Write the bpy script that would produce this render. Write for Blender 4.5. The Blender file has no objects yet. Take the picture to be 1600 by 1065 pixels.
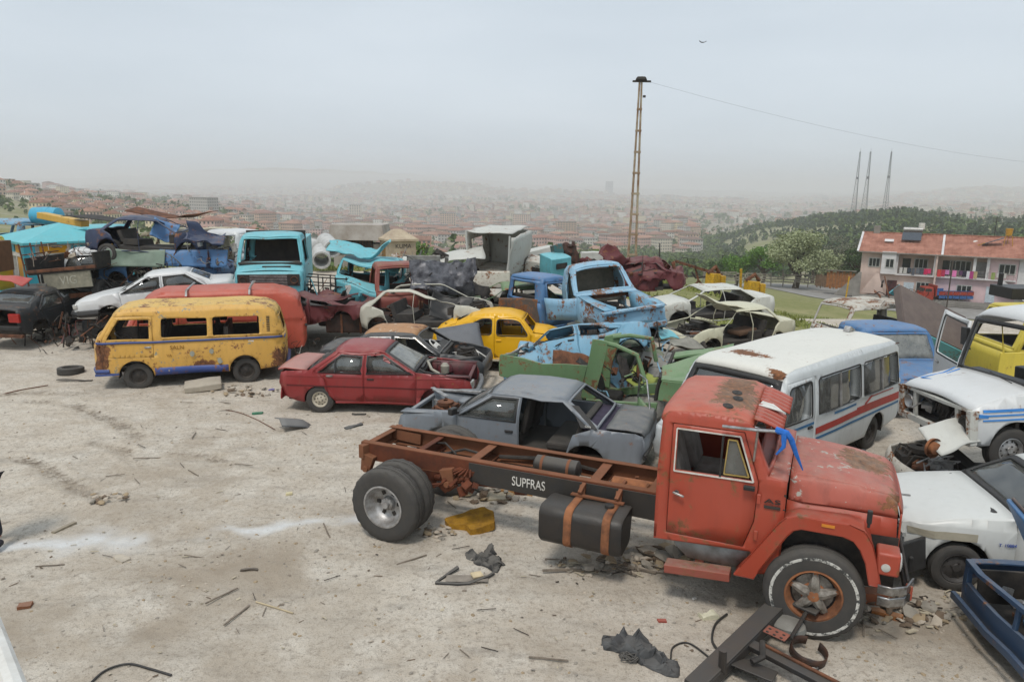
import bpy,bmesh,math,random
import numpy as np
from mathutils import Vector,Matrix,Euler,noise as mnoise
from mathutils.geometry import tessellate_polygon
random.seed(7);rs=np.random.RandomState(11)
SC=bpy.context.scene;COL=SC.collection
# ---------------------------------------------------------------- camera
CAM_H=4.78;F_PX=1146.0;PITCH=0.207;ROLL=0.012
_R=Vector((1,0,0));_F=Vector((0,math.cos(PITCH),-math.sin(PITCH)));_U=Vector((0,math.sin(PITCH),math.cos(PITCH)))
_R2=_R*math.cos(ROLL)+_U*math.sin(ROLL);_U2=_U*math.cos(ROLL)-_R*math.sin(ROLL)
cd=bpy.data.cameras.new('camera');cam=bpy.data.objects.new('camera',cd);COL.objects.link(cam);SC.camera=cam
cd.sensor_width=36.0;cd.lens=36.0*F_PX/1600.0;cd.clip_start=0.1;cd.clip_end=60000
m=Matrix.Identity(4)
for i in range(3):
 m[i][0]=_R2[i];m[i][1]=_U2[i];m[i][2]=-_F[i]
m[0][3]=0;m[1][3]=0;m[2][3]=CAM_H
cam.matrix_world=m
SC.render.resolution_x=1024;SC.render.resolution_y=681
SC.view_settings.view_transform='Standard';SC.view_settings.look='None';SC.view_settings.gamma=1;SC.view_settings.use_curve_mapping=False
SC.view_settings.exposure=0.42
SC.render.engine='CYCLES'
SC.cycles.use_denoising=True
SC.cycles.max_bounces=6;SC.cycles.diffuse_bounces=3;SC.cycles.glossy_bounces=2;SC.cycles.transmission_bounces=4
SC.cycles.transparent_max_bounces=12;SC.cycles.volume_bounces=2;SC.cycles.caustics_reflective=False;SC.cycles.caustics_refractive=False
# ---------------------------------------------------------------- sky and sun (bright overcast)
SUN_EL=math.radians(62);SUN_AZ=math.radians(200)
W=bpy.data.worlds.new('World');SC.world=W;W.use_nodes=True
nt=W.node_tree;N=nt.nodes;L=nt.links
bg=N['Background']
sky=N.new('ShaderNodeTexSky');sky.sky_type='NISHITA';sky.sun_disc=False;sky.sun_elevation=SUN_EL;sky.sun_rotation=SUN_AZ;sky.dust_density=4;sky.air_density=1;sky.altitude=900
hs=N.new('ShaderNodeHueSaturation');hs.inputs['Saturation'].default_value=0.30;L.new(sky.outputs[0],hs.inputs['Color'])
# the cloud deck: a soft grey layer, brighter and cooler overhead, with faint banks
tc=N.new('ShaderNodeTexCoord');mp=N.new('ShaderNodeMapping');mp.inputs['Scale'].default_value=(1,1,4.5);L.new(tc.outputs['Generated'],mp.inputs['Vector'])
nz=N.new('ShaderNodeTexNoise');nz.inputs['Scale'].default_value=1.6;nz.inputs['Detail'].default_value=5;nz.inputs['Roughness'].default_value=0.5;L.new(mp.outputs[0],nz.inputs['Vector'])
rp=N.new('ShaderNodeValToRGB');rp.color_ramp.elements[0].position=0.3;rp.color_ramp.elements[0].color=(5.15,6.0,6.85,1)
rp.color_ramp.elements[1].position=0.72;rp.color_ramp.elements[1].color=(6.6,7.4,8.2,1);L.new(nz.outputs['Fac'],rp.inputs['Fac'])
mx=N.new('ShaderNodeMix');mx.data_type='RGBA';mx.inputs['Factor'].default_value=0.80
L.new(hs.outputs[0],mx.inputs['A']);L.new(rp.outputs[0],mx.inputs['B']);L.new(mx.outputs['Result'],bg.inputs['Color'])
bg.inputs['Strength'].default_value=0.0875
sd=bpy.data.lights.new('sun','SUN');sd.energy=1.5;sd.angle=math.radians(12);sd.color=(1.0,0.95,0.88)
so=bpy.data.objects.new('sun',sd);COL.objects.link(so)
_d=Vector((math.sin(SUN_AZ)*math.cos(SUN_EL),math.cos(SUN_AZ)*math.cos(SUN_EL),math.sin(SUN_EL)))
so.rotation_euler=_d.to_track_quat('Z','Y').to_euler()
# ---------------------------------------------------------------- pixel -> place (photo pixels, 1600 x 1065)
def ray(px,py):
 u=(px-800);v=(py-532.5);c,s=math.cos(ROLL),math.sin(ROLL)
 uu=c*u+s*v;vv=-s*u+c*v
 return _F+_R*(uu/F_PX)-_U*(vv/F_PX)
def G(px,py,z=0.0):
 d=ray(px,py);t=(z-CAM_H)/d.z
 return Vector((0,0,CAM_H))+d*t
def At(px,py,Y):
 d=ray(px,py);t=Y/d.y
 return Vector((0,0,CAM_H))+d*t
# ---------------------------------------------------------------- materials
def lin(h):
 if isinstance(h,str):
  h=h.lstrip('#');c=[int(h[i:i+2],16)/255 for i in(0,2,4)]
  return tuple((x/12.92 if x<=0.04045 else((x+0.055)/1.055)**2.4)for x in c)
 return tuple(h[:3])
_mats={}
class NT:
 def __init__(s,name):
  s.m=bpy.data.materials.new(name);s.m.use_nodes=True;s.t=s.m.node_tree;s.p=s.t.nodes['Principled BSDF']
 def n(s,typ,**kw):
  nd=s.t.nodes.new('ShaderNode'+typ)
  for k,v in kw.items():
   if k in nd.inputs:s.set(nd.inputs[k],v)
   else:setattr(nd,k,v)
  return nd
 def set(s,inp,v):
  if isinstance(v,bpy.types.NodeSocket):s.t.links.new(v,inp)
  elif isinstance(v,(tuple,list))and len(v)==3 and inp.type=='RGBA':inp.default_value=(*v,1)
  else:inp.default_value=v
 def co(s,off=0,scale=(1,1,1),kind='Object'):
  t=s.n('TexCoord');mp=s.n('Mapping');s.set(mp.inputs['Vector'],t.outputs[kind]);mp.inputs['Location'].default_value=(off*3.7,off*1.9,off*5.3);mp.inputs['Scale'].default_value=scale
  return mp.outputs[0]
 def noise(s,vec,scale,detail=6,rough=.6):
  n=s.n('TexNoise');s.set(n.inputs['Vector'],vec);n.inputs['Scale'].default_value=scale;n.inputs['Detail'].default_value=detail;n.inputs['Roughness'].default_value=rough
  return n.outputs['Fac']
 def ramp(s,f,a,b,ca=(0,0,0),cb=(1,1,1)):
  r=s.n('ValToRGB');s.set(r.inputs['Fac'],f);e=r.color_ramp.elements;e[0].position=a;e[0].color=(*ca,1);e[1].position=max(b,a+.001);e[1].color=(*cb,1)
  return r.outputs[0]
 def math(s,op,a,b=0.0,clamp=False):
  n=s.n('Math',operation=op);n.use_clamp=clamp;s.set(n.inputs[0],a);s.set(n.inputs[1],b);return n.outputs[0]
 def mix(s,f,a,b,typ='MIX'):
  n=s.n('Mix',data_type='RGBA',blend_type=typ);s.set(n.inputs['Factor'],f);s.set(n.inputs['A'],a);s.set(n.inputs['B'],b);return n.outputs['Result']
 def bump(s,h,strength=.3,dist=.02):
  b=s.n('Bump');s.set(b.inputs['Height'],h);b.inputs['Strength'].default_value=strength;b.inputs['Distance'].default_value=dist
  s.set(s.p.inputs['Normal'],b.outputs[0])
 def fin(s,color=None,rough=None,metal=None,spec=None):
  if color is not None:s.set(s.p.inputs['Base Color'],color)
  if rough is not None:s.set(s.p.inputs['Roughness'],rough)
  if metal is not None:s.set(s.p.inputs['Metallic'],metal)
  if spec is not None:s.set(s.p.inputs['Specular IOR Level'],spec)
  return s.m
def paint(name,col,rust=.25,dust=.35,rough=.42,seed=1,fade=.35,under=None,grime=.3,spots=()):
 """old car paint: faded, dusty on top, rust blooming and chipping through"""
 key=(name,col,rust,dust,rough,seed)
 if key in _mats:return _mats[key]
 s=NT(name);c=lin(col);v=s.co(seed)
 n1=s.noise(v,2.2,9,.68);n2=s.noise(v,14,7,.7);n3=s.noise(s.co(seed+3,(1,1,.25)),9,5,.6);n4=s.noise(v,.9,3,.5)
 pale=tuple(min(.85,x*1.15+.06)for x in c)
 base=s.mix(s.ramp(n4,.38,.7,(0,0,0),(fade,)*3),c,pale)
 base=s.mix(s.ramp(n3,.48,.8,(0,0,0),(grime,)*3),base,tuple(x*.45+.02 for x in c))
 th=.665-rust*.25
 rsum=s.math('ADD',s.math('MULTIPLY',n1,.62),s.math('MULTIPLY',n2,.38))
 rsum2=s.math('ADD',rsum,s.math('MULTIPLY',s.math('SUBTRACT',n3,.5),.14))
 for(sc_,sr_)in spots:
  tcx=s.n('TexCoord');vs_=s.n('Mapping');s.set(vs_.inputs['Vector'],tcx.outputs['Object']);vs_.vector_type='TEXTURE';vs_.inputs['Location'].default_value=sc_;vs_.inputs['Scale'].default_value=sr_
  ln=s.n('VectorMath',operation='LENGTH');s.set(ln.inputs[0],vs_.outputs[0]);rsum2=s.math('ADD',rsum2,s.math('MULTIPLY',s.ramp(ln.outputs['Value'],.25,1.25,(1,1,1),(0,0,0)),.21))
 mask=s.ramp(rsum2,th-.012,th+.012);halo=s.ramp(rsum2,th-.05,th+.008)
 if under:base=s.mix(s.ramp(s.math('ADD',s.math('MULTIPLY',s.noise(s.co(seed+9),3.1,8,.7),.6),s.math('MULTIPLY',n2,.4)),.575,.59),base,lin(under))
 rc=s.mix(s.ramp(n2,.35,.65),(.055,.025,.014),(.26,.10,.035))
 base=s.mix(s.math('MULTIPLY',halo,.5),base,(.22,.095,.04))
 base=s.mix(mask,base,rc)
 g=s.n('NewGeometry');sp=s.n('SeparateXYZ');s.set(sp.inputs[0],g.outputs['Normal'])
 up=s.ramp(sp.outputs['Z'],.45,.95);dn=s.ramp(s.noise(v,4.5,6,.7),.3,.75)
 dm=s.math('MULTIPLY',s.math('MULTIPLY',up,dust),dn)
 base=s.mix(s.math('ADD',dm,dust*.12),base,(.42,.38,.32))
 s.fin(base,s.math('ADD',s.math('ADD',s.math('MULTIPLY',mask,.35),rough),s.math('MULTIPLY',dm,.5),True),0,.42)
 s.bump(s.math('ADD',s.math('MULTIPLY',rsum2,-.6),s.math('MULTIPLY',mask,-.25)),.35,.012)
 _mats[key]=s.m;return s.m
def simple(name,col,rough=.7,metal=0,var=.25,scale=6,bump=.2,seed=0,spec=.4,col2=None,dust=.0):
 key=(name,col,rough,metal,seed,col2)
 if key in _mats:return _mats[key]
 s=NT(name);c=lin(col);v=s.co(seed)
 n=s.noise(v,scale,7,.65);c2=lin(col2)if col2 else tuple(x*(1-var)for x in c);c1=tuple(min(.9,x*(1+var*.5))for x in c)
 b=s.mix(s.ramp(n,.35,.65),c1,c2)
 if dust:
  g=s.n('NewGeometry');sp=s.n('SeparateXYZ');s.set(sp.inputs[0],g.outputs['Normal'])
  b=s.mix(s.math('ADD',s.math('MULTIPLY',s.ramp(sp.outputs['Z'],.2,.9),dust),dust*.3),b,(.40,.36,.30))
 s.fin(b,rough,metal,spec)
 if bump:s.bump(s.noise(v,scale*6,5,.6),bump,.01)
 _mats[key]=s.m;return s.m
def glass_mat(name='dusty_glass',tint=(.55,.62,.62),dirt=.25,seed=0,alpha=.35):
 key=(name,tint,dirt,seed)
 if key in _mats:return _mats[key]
 s=NT(name);v=s.co(seed)
 tr=s.n('BsdfTransparent',Color=(*tint,1));gl=s.n('BsdfGlossy',Roughness=.06);gl.inputs['Color'].default_value=(.9,.93,.95,1)
 df=s.n('BsdfDiffuse',Color=(.38,.38,.35,1))
 fr=s.n('Fresnel',IOR=1.5);f2=s.math('ADD',s.math('MULTIPLY',fr.outputs[0],1.3),.05,True)
 m1=s.n('MixShader');s.set(m1.inputs[0],f2);s.set(m1.inputs[1],tr.outputs[0]);s.set(m1.inputs[2],gl.outputs[0])
 dm=s.math('ADD',s.math('MULTIPLY',s.ramp(s.noise(v,2.5,7,.7),.35,.75),dirt),dirt*.4)
 m2=s.n('MixShader');s.set(m2.inputs[0],dm);s.set(m2.inputs[1],m1.outputs[0]);s.set(m2.inputs[2],df.outputs[0])
 out=[n for n in s.t.nodes if n.type=='OUTPUT_MATERIAL'][0];s.t.links.new(m2.outputs[0],out.inputs['Surface'])
 _mats[key]=s.m;return s.m
RUST=simple('rusty_iron',(.17,.07,.035),.85,.1,.5,5,.5,col2=(.06,.03,.02))
RUSTO=simple('orange_rust',(.30,.12,.05),.85,.1,.5,4,.5,col2=(.13,.055,.03))
DARK=simple('grimy_black_metal',(.022,.021,.02),.7,.2,.4,7,.3,col2=(.06,.05,.042))
BLACKP=simple('black_plastic',(.018,.018,.019),.45,0,.3,8,.1,dust=.05)
RUBBER=simple('dusty_rubber',(.035,.034,.033),.85,0,.3,9,.2,col2=(.055,.05,.045),dust=.08)
CHROME=simple('dull_chrome',(.45,.45,.45),.35,.9,.4,8,.1,col2=(.22,.2,.18))
ALUM=simple('aluminium',(.42,.42,.42),.5,.6,.4,8,.2,col2=(.25,.23,.21))
INTER=simple('dark_interior',(.022,.021,.02),.8,0,.4,5,.2,col2=(.05,.043,.038),dust=.05)
SEAT_G=simple('grey_upholstery',(.14,.13,.12),.9,0,.3,5,.4,col2=(.08,.07,.065))
GLASS=glass_mat();GLASS_D=glass_mat('tinted_glass',(.22,.26,.27),.22,2)
LAMP=simple('lamp_glass',(.55,.55,.52),.15,.3,.2,12,.1)
AMBER=simple('amber_lens',(.6,.22,.03),.3,0,.1,9,0)
REDL=simple('red_lens',(.35,.02,.015),.3,0,.2,9,0)
WHITEP=simple('white_paint',(.68,.67,.63),.6,0,.15,6,.1,col2=(.5,.47,.42))
# ---------------------------------------------------------------- objects
def tag(o,label=None,cat=None,group=None,kind=None):
 if label:o['label']=label
 if cat:o['category']=cat
 if group:o['group']=group
 if kind:o['kind']=kind
 return o
def empty(name,loc=(0,0,0),rot=(0,0,0),label=None,cat=None,group=None,scale=1):
 o=bpy.data.objects.new(name,None);COL.objects.link(o);o.empty_display_size=.3
 o.location=loc;o.rotation_euler=rot;o.scale=(scale,)*3
 return tag(o,label,cat,group)
def obj(name,bm,mats,parent=None,smooth=35,solid=0,bevel=0,**kw):
 me=bpy.data.meshes.new(name)
 if isinstance(bm,bmesh.types.BMesh):
  bmesh.ops.recalc_face_normals(bm,faces=bm.faces)if kw.pop('recalc',False)else None
  bm.to_mesh(me);bm.free()
 else:
  me.from_pydata(bm[0],[],bm[1]);me.update()
 for mt in(mats if isinstance(mats,(list,tuple))else[mats]):me.materials.append(mt)
 if smooth:
  me.polygons.foreach_set('use_smooth',[True]*len(me.polygons))
  try:me.set_sharp_from_angle(angle=math.radians(smooth))
  except Exception:pass
 o=bpy.data.objects.new(name,me);COL.objects.link(o);o.parent=parent
 if bevel:
  b=o.modifiers.new('b','BEVEL');b.width=bevel;b.segments=2;b.limit_method='ANGLE';b.angle_limit=math.radians(40);b.harden_normals=False
 if solid:
  q=o.modifiers.new('s','SOLIDIFY');q.thickness=solid;q.offset=-1
 return o
def link_copy(src,parent=None,**kw):
 c=src.copy();COL.objects.link(c);c.parent=parent
 return c
def copy_tree(o,parent=None,label=None,group=None):
 c=link_copy(o,parent)
 for ch in list(o.children):copy_tree(ch,c)
 if label:c['label']=label
 if group:c['group']=group
 return c
def nb():return bmesh.new()
def add_box(bm,c,s,rot=None,mi=0,taper=None):
 """box centre c, full sizes s; taper=(tx,ty) scales the top"""
 vs=[]
 for z in(-.5,.5):
  for x,y in((-.5,-.5),(.5,-.5),(.5,.5),(-.5,.5)):
   k=taper if(taper and z>0)else(1,1)
   p=Vector((x*s[0]*k[0],y*s[1]*k[1],z*s[2]))
   if rot is not None:p=rot@p
   vs.append(bm.verts.new(p+Vector(c)))
 for f in((3,2,1,0),(4,5,6,7),(0,1,5,4),(1,2,6,5),(2,3,7,6),(3,0,4,7)):
  q=bm.faces.new([vs[i]for i in f]);q.material_index=mi
 return vs
def E(x=0,y=0,z=0):return Euler((math.radians(x),math.radians(y),math.radians(z))).to_matrix()
def add_bar(bm,a,b,w,h=None,mi=0,up=(0,0,1)):
 a=Vector(a);b=Vector(b);d=(b-a);l=d.length
 if l<1e-6:return
 d/=l;u=Vector(up);
 if abs(d.dot(u))>.99:u=Vector((1,0,0))
 s=d.cross(u).normalized();u=s.cross(d);h=h or w
 R=Matrix((d,s,u)).transposed()
 add_box(bm,(a+b)/2,(l,w,h),R,mi)
def add_tube(bm,pts,r,n=8,mi=0,cap=True,closed=False):
 pts=[Vector(p)for p in pts];rings=[];prev=None
 for i,p in enumerate(pts):
  if closed:d=pts[(i+1)%len(pts)]-pts[i-1]
  else:d=pts[min(i+1,len(pts)-1)]-pts[max(i-1,0)]
  d.normalize()
  if prev is None:u=Vector((0,0,1))if abs(d.z)<.9 else Vector((1,0,0))
  else:u=prev
  u=(u-d*u.dot(d)).normalized();prev=u;s=d.cross(u)
  rr=r[i]if isinstance(r,(list,tuple))else r
  rings.append([bm.verts.new(p+(u*math.cos(a)+s*math.sin(a))*rr)for a in[2*math.pi*k/n for k in range(n)]])
 m=len(rings)
 for i in range(m if closed else m-1):
  A,B=rings[i],rings[(i+1)%m]
  for k in range(n):
   f=bm.faces.new((A[k],A[(k+1)%n],B[(k+1)%n],B[k]));f.material_index=mi
 if cap and not closed:
  bm.faces.new(rings[0][::-1]).material_index=mi;bm.faces.new(rings[-1]).material_index=mi
def add_lathe(bm,prof,n=32,mi=0,axis='y',c=(0,0,0),closed=False,mod=None,a0=0,a1=2*math.pi,flip=False):
 """prof: (axial, radius[, mat]) list, swept round the axis"""
 full=abs(a1-a0-2*math.pi)<1e-6;k=n if full else n+1;rings=[]
 for j,p in enumerate(prof):
  row=[]
  for i in range(k):
   a=a0+(a1-a0)*i/n;r=p[1];h=p[0]
   if mod:h,r=mod(h,r,a,j)
   x,z=r*math.cos(a),r*math.sin(a)
   q={'y':(x,h,z),'x':(h,x,z),'z':(x,z,h)}[axis]
   row.append(bm.verts.new(Vector(q)+Vector(c)))
  rings.append(row)
 m=len(rings)
 for j in range(m if closed else m-1):
  A,B=rings[j],rings[(j+1)%m];mj=prof[j][2]if len(prof[j])>2 else mi
  for i in range(n):
   q=(A[i],A[(i+1)%k],B[(i+1)%k],B[i])
   f=bm.faces.new(q[::-1]if flip else q);f.material_index=mj
 return rings
def add_grid(bm,P,mi=0,closed=False):
 V=[[bm.verts.new(p)for p in row]for row in P];fs=[]
 for i in range(len(V)-1):
  for j in range(len(V[0])-1):
   f=bm.faces.new((V[i][j],V[i][j+1],V[i+1][j+1],V[i+1][j]));f.material_index=mi;fs.append(f)
 return V
def add_prism(bm,poly,a,b,axis='y',mi=0):
 """extrude a 2D polygon between a and b along axis"""
 def P(u,v,t):return{'y':(u,t,v),'x':(t,u,v),'z':(u,v,t)}[axis]
 A=[bm.verts.new(P(u,v,a))for u,v in poly];B=[bm.verts.new(P(u,v,b))for u,v in poly];n=len(poly)
 for t in tessellate_polygon([[Vector((u,v,0))for u,v in poly]]):
  f=bm.faces.new([A[i]for i in t]);f.material_index=mi;f=bm.faces.new([B[i]for i in t[::-1]]);f.material_index=mi
 for i in range(n):
  f=bm.faces.new((A[i],A[(i+1)%n],B[(i+1)%n],B[i]));f.material_index=mi
def rough_up(bm,amp,freq=3.0,seed=0,cuts=0):
 if cuts:bmesh.ops.subdivide_edges(bm,edges=bm.edges[:],cuts=cuts,use_grid_fill=True)
 for v in bm.verts:
  v.co+=mnoise.noise_vector(v.co*freq+Vector((seed*7.1,seed*3.3,1.7)))*amp
def text_mesh(txt,size,depth=.004,extrude_dir=None):
 cu=bpy.data.curves.new('lettering','FONT');cu.body=txt;cu.size=size;cu.extrude=depth;cu.align_x='CENTER';cu.align_y='CENTER'
 o=bpy.data.objects.new('lettering',cu);COL.objects.link(o)
 dg=bpy.context.evaluated_depsgraph_get();me=bpy.data.meshes.new_from_object(o.evaluated_get(dg))
 bpy.data.objects.remove(o);me.materials.clear();return me
def text_obj(name,txt,size,mat,parent,loc,xdir,updir,depth=.003):
 me=text_mesh(txt,size,depth);me.name=name;me.materials.append(mat)
 o=bpy.data.objects.new(name,me);COL.objects.link(o);o.parent=parent
 x=Vector(xdir).normalized();u=Vector(updir);u=(u-x*u.dot(x)).normalized();z=x.cross(u)
 M=Matrix((x,u,z)).transposed().to_4x4();M.translation=Vector(loc);o.matrix_local=M
 return o
# numpy fractal value noise
_perm=rs.rand(256,256)
def vnoise(x,y):
 xi=np.floor(x).astype(int);yi=np.floor(y).astype(int);fx=x-xi;fy=y-yi;fx=fx*fx*(3-2*fx);fy=fy*fy*(3-2*fy)
 a=_perm[xi%256,yi%256];b=_perm[(xi+1)%256,yi%256];c=_perm[xi%256,(yi+1)%256];d=_perm[(xi+1)%256,(yi+1)%256]
 return(a*(1-fx)+b*fx)*(1-fy)+(c*(1-fx)+d*fx)*fy-.5
def fbm(x,y,oct=5,g=.5):
 s=0;a=1;k=1
 for i in range(oct):s=s+a*vnoise(x*k+17.3*i,y*k+9.1*i);a*=g;k*=2.03
 return s
def smooth01(t):t=np.clip(t,0,1);return t*t*(3-2*t)
def np_mesh(name,V,F,mats,mi=None,smooth=False,uv=None):
 """fast mesh from numpy: V (n,3); F (m,k) constant k"""
 me=bpy.data.meshes.new(name);k=F.shape[1]
 me.vertices.add(len(V));me.vertices.foreach_set('co',np.asarray(V,np.float32).ravel())
 me.loops.add(F.size);me.loops.foreach_set('vertex_index',F.astype(np.int32).ravel())
 me.polygons.add(len(F));me.polygons.foreach_set('loop_start',np.arange(0,F.size,k,dtype=np.int32))
 for mt in mats:me.materials.append(mt)
 if mi is not None:me.polygons.foreach_set('material_index',mi.astype(np.int32))
 me.polygons.foreach_set('use_smooth',np.full(len(F),smooth))
 if uv is not None:
  l=me.uv_layers.new(name='UVMap');l.data.foreach_set('uv',np.asarray(uv,np.float32).ravel())
 me.update(calc_edges=True);me.validate()
 o=bpy.data.objects.new(name,me);COL.objects.link(o);return o
# ================================================================ terrain
_cols=[-600,0,120,250,350,500,700,900,1000,1100,1200,1300,1400,1500,1650,2200]
_zrows={0:[0]*16,28:[0]*10+[-.1,-.3,-.4,-.5,-.5,-.5],46:[0,-.1,-.1,-.1,-.2,-.2,-.2,-.3,-.6,-1.3,-2.3,-2.9,-3.1,-3.3,-3.4,-3.4],60:[.3,-.6,-.8,-1,-2.2,-3,-3,-3,-3.1,-3.5,-4.9,-5.3,-5.6,-5.8,-5.8,-5.8],80:[1,-1.4,-2.4,-3.2,-6,-8,-8.5,-8.5,-8,-7.2,-7.4,-7.6,-7.8,-8,-8,-8],100:[1,-2,-4,-6,-11,-14,-15,-15,-12.5,-9.2,-8.3,-8.6,-9.1,-9.2,-9.2,-9.2],130:[0,-3,-6,-9,-18,-21,-23,-23,-19,-13,-10.5,-10.5,-10.8,-10.6,-10.5,-10.5]}
_prows={200:[330,362,378,388,402,432,436,436,434,432,440,440,430,430,430,430],300:[312,352,364,373,388,428,430,430,428,428,428,415,405,405,405,405],450:[295,330,344,355,370,420,424,424,418,414,404,382,372,382,385,385],650:[278,304,320,338,353,398,402,403,400,398,374,348,340,355,356,356],850:[272,287,307,327,344,382,385,388,388,384,352,331,327,343,347,347],1100:[285,298,311,325,341,366,369,372,374,372,361,342,338,344,347,347],1600:[293,302,313,323,333,346,349,350,351,353,354,350,346,345,347,347],2500:[295,302,309,316,320,325,327,329,331,333,335,335,335,336,336,336],4000:[292,299,302,306,308,308,308,310,313,315,317,317,316,315,315,315],6500:[287,291,292,294,294,294,297,302,305,307,308,308,307,304,302,302],9500:[280,282,279,275,272,273,277,291,297,301,303,304,301,294,291,291],13000:[300]*16}
_az=[]
for c in _cols:
 d=ray(c,400);_az.append(math.atan2(d.x,d.y))
_Ds=[];_Zt=[]
for D,row in sorted(_zrows.items()):_Ds.append(D);_Zt.append(row)
for D,row in sorted(_prows.items()):
 r=[]
 for c,p in zip(_cols,row):
  d=ray(c,p);h=math.hypot(d.x,d.y);r.append(CAM_H+d.z/h*D)
 _Ds.append(D);_Zt.append(r)
_Zt=np.array(_Zt);_Ls=np.log(np.array(_Ds,float)+12)
def Tz(X,Y,detail=True):
 X=np.asarray(X,float);Y=np.asarray(Y,float)
 D=np.hypot(X,Y);A=np.arctan2(X,Y)
 A=np.where(np.abs(A)>_az[-1],np.clip(A,_az[0],_az[-1]),A)
 j=np.clip(np.searchsorted(_az,A)-1,0,len(_az)-2);az=np.array(_az)
 t=np.clip((A-az[j])/(az[j+1]-az[j]),0,1);t=t*t*(3-2*t)*.5+t*.5
 l=np.log(np.clip(D,0,12900)+12);i=np.clip(np.searchsorted(_Ls,l)-1,0,len(_Ls)-2)
 s=(l-_Ls[i])/(_Ls[i+1]-_Ls[i])
 z=(_Zt[i,j]*(1-t)+_Zt[i,j+1]*t)*(1-s)+(_Zt[i+1,j]*(1-t)+_Zt[i+1,j+1]*t)*s
 if detail:
  far=smooth01((D-130)/400)
  z=z+far*(fbm(X/260,Y/260,5)*np.minimum(D*.022,26))+smooth01((D-3000)/3000)*fbm(X/1900+4,Y/1900,5)*55
# the long hills in the city's middle distance
  for px,py0,Dc,wx,wy,h in((690,0,4300,520,500,62),(600,0,4500,300,400,40),(860,0,4400,260,300,30),(420,0,9300,900,900,70),(1560,0,5200,500,600,50)):
   d=ray(px,300);h_=math.hypot(d.x,d.y);cx,cy=d.x/h_*Dc,d.y/h_*Dc
   z=z+h*np.exp(-(((X-cx)/wx)**2+((Y-cy)/wy)**2))
 return z
def T(x,y):return float(Tz(np.array([x]),np.array([y]))[0])
# yard surface
def yard_z(X,Y):
 z=fbm(X/3.1,Y/3.1,4)*.10+fbm(X/.55,Y/.55,4,.55)*.012+fbm(X/.13+5,Y/.13,3)*.012
 return z
_tracks=[]
def _px(*pts):return[tuple(G(a,b).xy)for a,b in pts]
_tracks.append((_px((45,628),(110,634),(170,655),(215,680),(250,700),(300,712),(350,716)),.21,.085,1))
_tracks.append((_px((20,712),(60,720),(95,748),(130,765),(170,778)),.20,.08,1))
_tracks.append((_px((150,690),(195,705),(225,728),(240,740)),.18,.10,1))
_tracks.append((_px((300,716),(420,716),(560,690),(660,660)),.35,.02,0))
_tracks.append((_px((180,770),(330,745),(480,730),(600,700)),.3,.018,0))
_tracks.append((_px((-80,618),(40,612),(130,618)),.24,.06,1))
_streak=_px((-60,862),(30,852),(100,846),(150,836),(200,842),(250,838),(300,832),(340,828),(390,830),(440,826),(490,815),(540,808),(640,800))
def seg_dist(X,Y,pts):
 best=np.full(X.shape,1e9);along=np.zeros(X.shape);acc=0
 for(ax,ay),(bx,by)in zip(pts[:-1],pts[1:]):
  dx,dy=bx-ax,by-ay;L2=dx*dx+dy*dy;t=np.clip(((X-ax)*dx+(Y-ay)*dy)/L2,0,1)
  sx=X-ax-t*dx;sy=Y-ay-t*dy;d=np.hypot(sx,sy);sg=np.sign(sx*dy-sy*dx)
  m=d<np.abs(best);best=np.where(m,d*sg+1e-9,best);along=np.where(m,acc+t*math.sqrt(L2),along);acc+=math.sqrt(L2)
 return best,along
def yard_full(X,Y):
 z=yard_z(X,Y);dirt=np.zeros(X.shape)
 for pts,w,dep,kind in _tracks:
  d,s=seg_dist(X,Y,pts);a=np.abs(d)
  k=smooth01(1-a/w);rim=np.exp(-((a-w*1.25)/(w*.3))**2)
  tread=(np.sin(s*2*math.pi/.17+np.sign(d)*1.2+a*6)>.15)*1.0
  n=smooth01((fbm(X*1.3,Y*1.3,3)+.5)*2.2)
  if kind:z=z-k*dep*n*.5+k*tread*dep*.6*n+rim*dep*.35*n*(.6+fbm(X*5,Y*5,3));dirt=np.maximum(dirt,np.clip(k*1.9,0,1)*n*(.35+.65*tread)*np.clip(.6+fbm(X*4,Y*4,3)*1.5,.1,1))
  else:z=z-k*dep+rim*dep*.5
 return z,dirt
def YZ(x,y):
 a=np.array([float(x)]);b=np.array([float(y)]);return float(yard_full(a,b)[0][0])
def grow(a,b,f0,lim):
 out=[a];st=f0
 while out[-1]<b:st=min(st*1.08,lim);out.append(out[-1]+st)
 return out
ys=[];y=2.2
while y<28:ys.append(y);y+=max(.022,y*.0033)
ys+=grow(y,44.6,.12,.6);ys=[-14,-9,-5,-2,0,1.2]+ys
xs=list(np.arange(-14,9.5,.052));xs=[-x for x in grow(14.05,46,.06,1)][::-1]+xs+grow(9.5,34,.06,.8)
XX,YY=np.meshgrid(np.array(xs),np.array(ys));ZZ,DIRT=yard_full(XX,YY)
edge=np.minimum.reduce([smooth01((44.4-YY)/3),smooth01((XX+45)/4),smooth01((34-XX)/4),smooth01((YY+13)/3)])
rt=smooth01((XX-6-(YY-24)*-.2)/6)*smooth01((YY-22)/5)
ZZ=ZZ*edge-(1-edge)*1.3-rt*2.4*smooth01((YY-24)/7)
sd_,_=seg_dist(XX,YY,_streak)
stk=np.clip(1.25-np.abs(sd_+fbm(XX*2,YY*2+9,4)*.22)/(.10+.42*(fbm(XX*.9,YY*.9,3)+.5)),0,1)*smooth01(fbm(XX*1.1+3,YY*1.1,4)*1.8+1.05)
V=np.stack([XX.ravel(),YY.ravel(),ZZ.ravel()],1);ny,nx=XX.shape
I=np.arange(ny*nx).reshape(ny,nx);Fq=np.stack([I[:-1,:-1].ravel(),I[:-1,1:].ravel(),I[1:,1:].ravel(),I[1:,:-1].ravel()],1)
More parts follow.
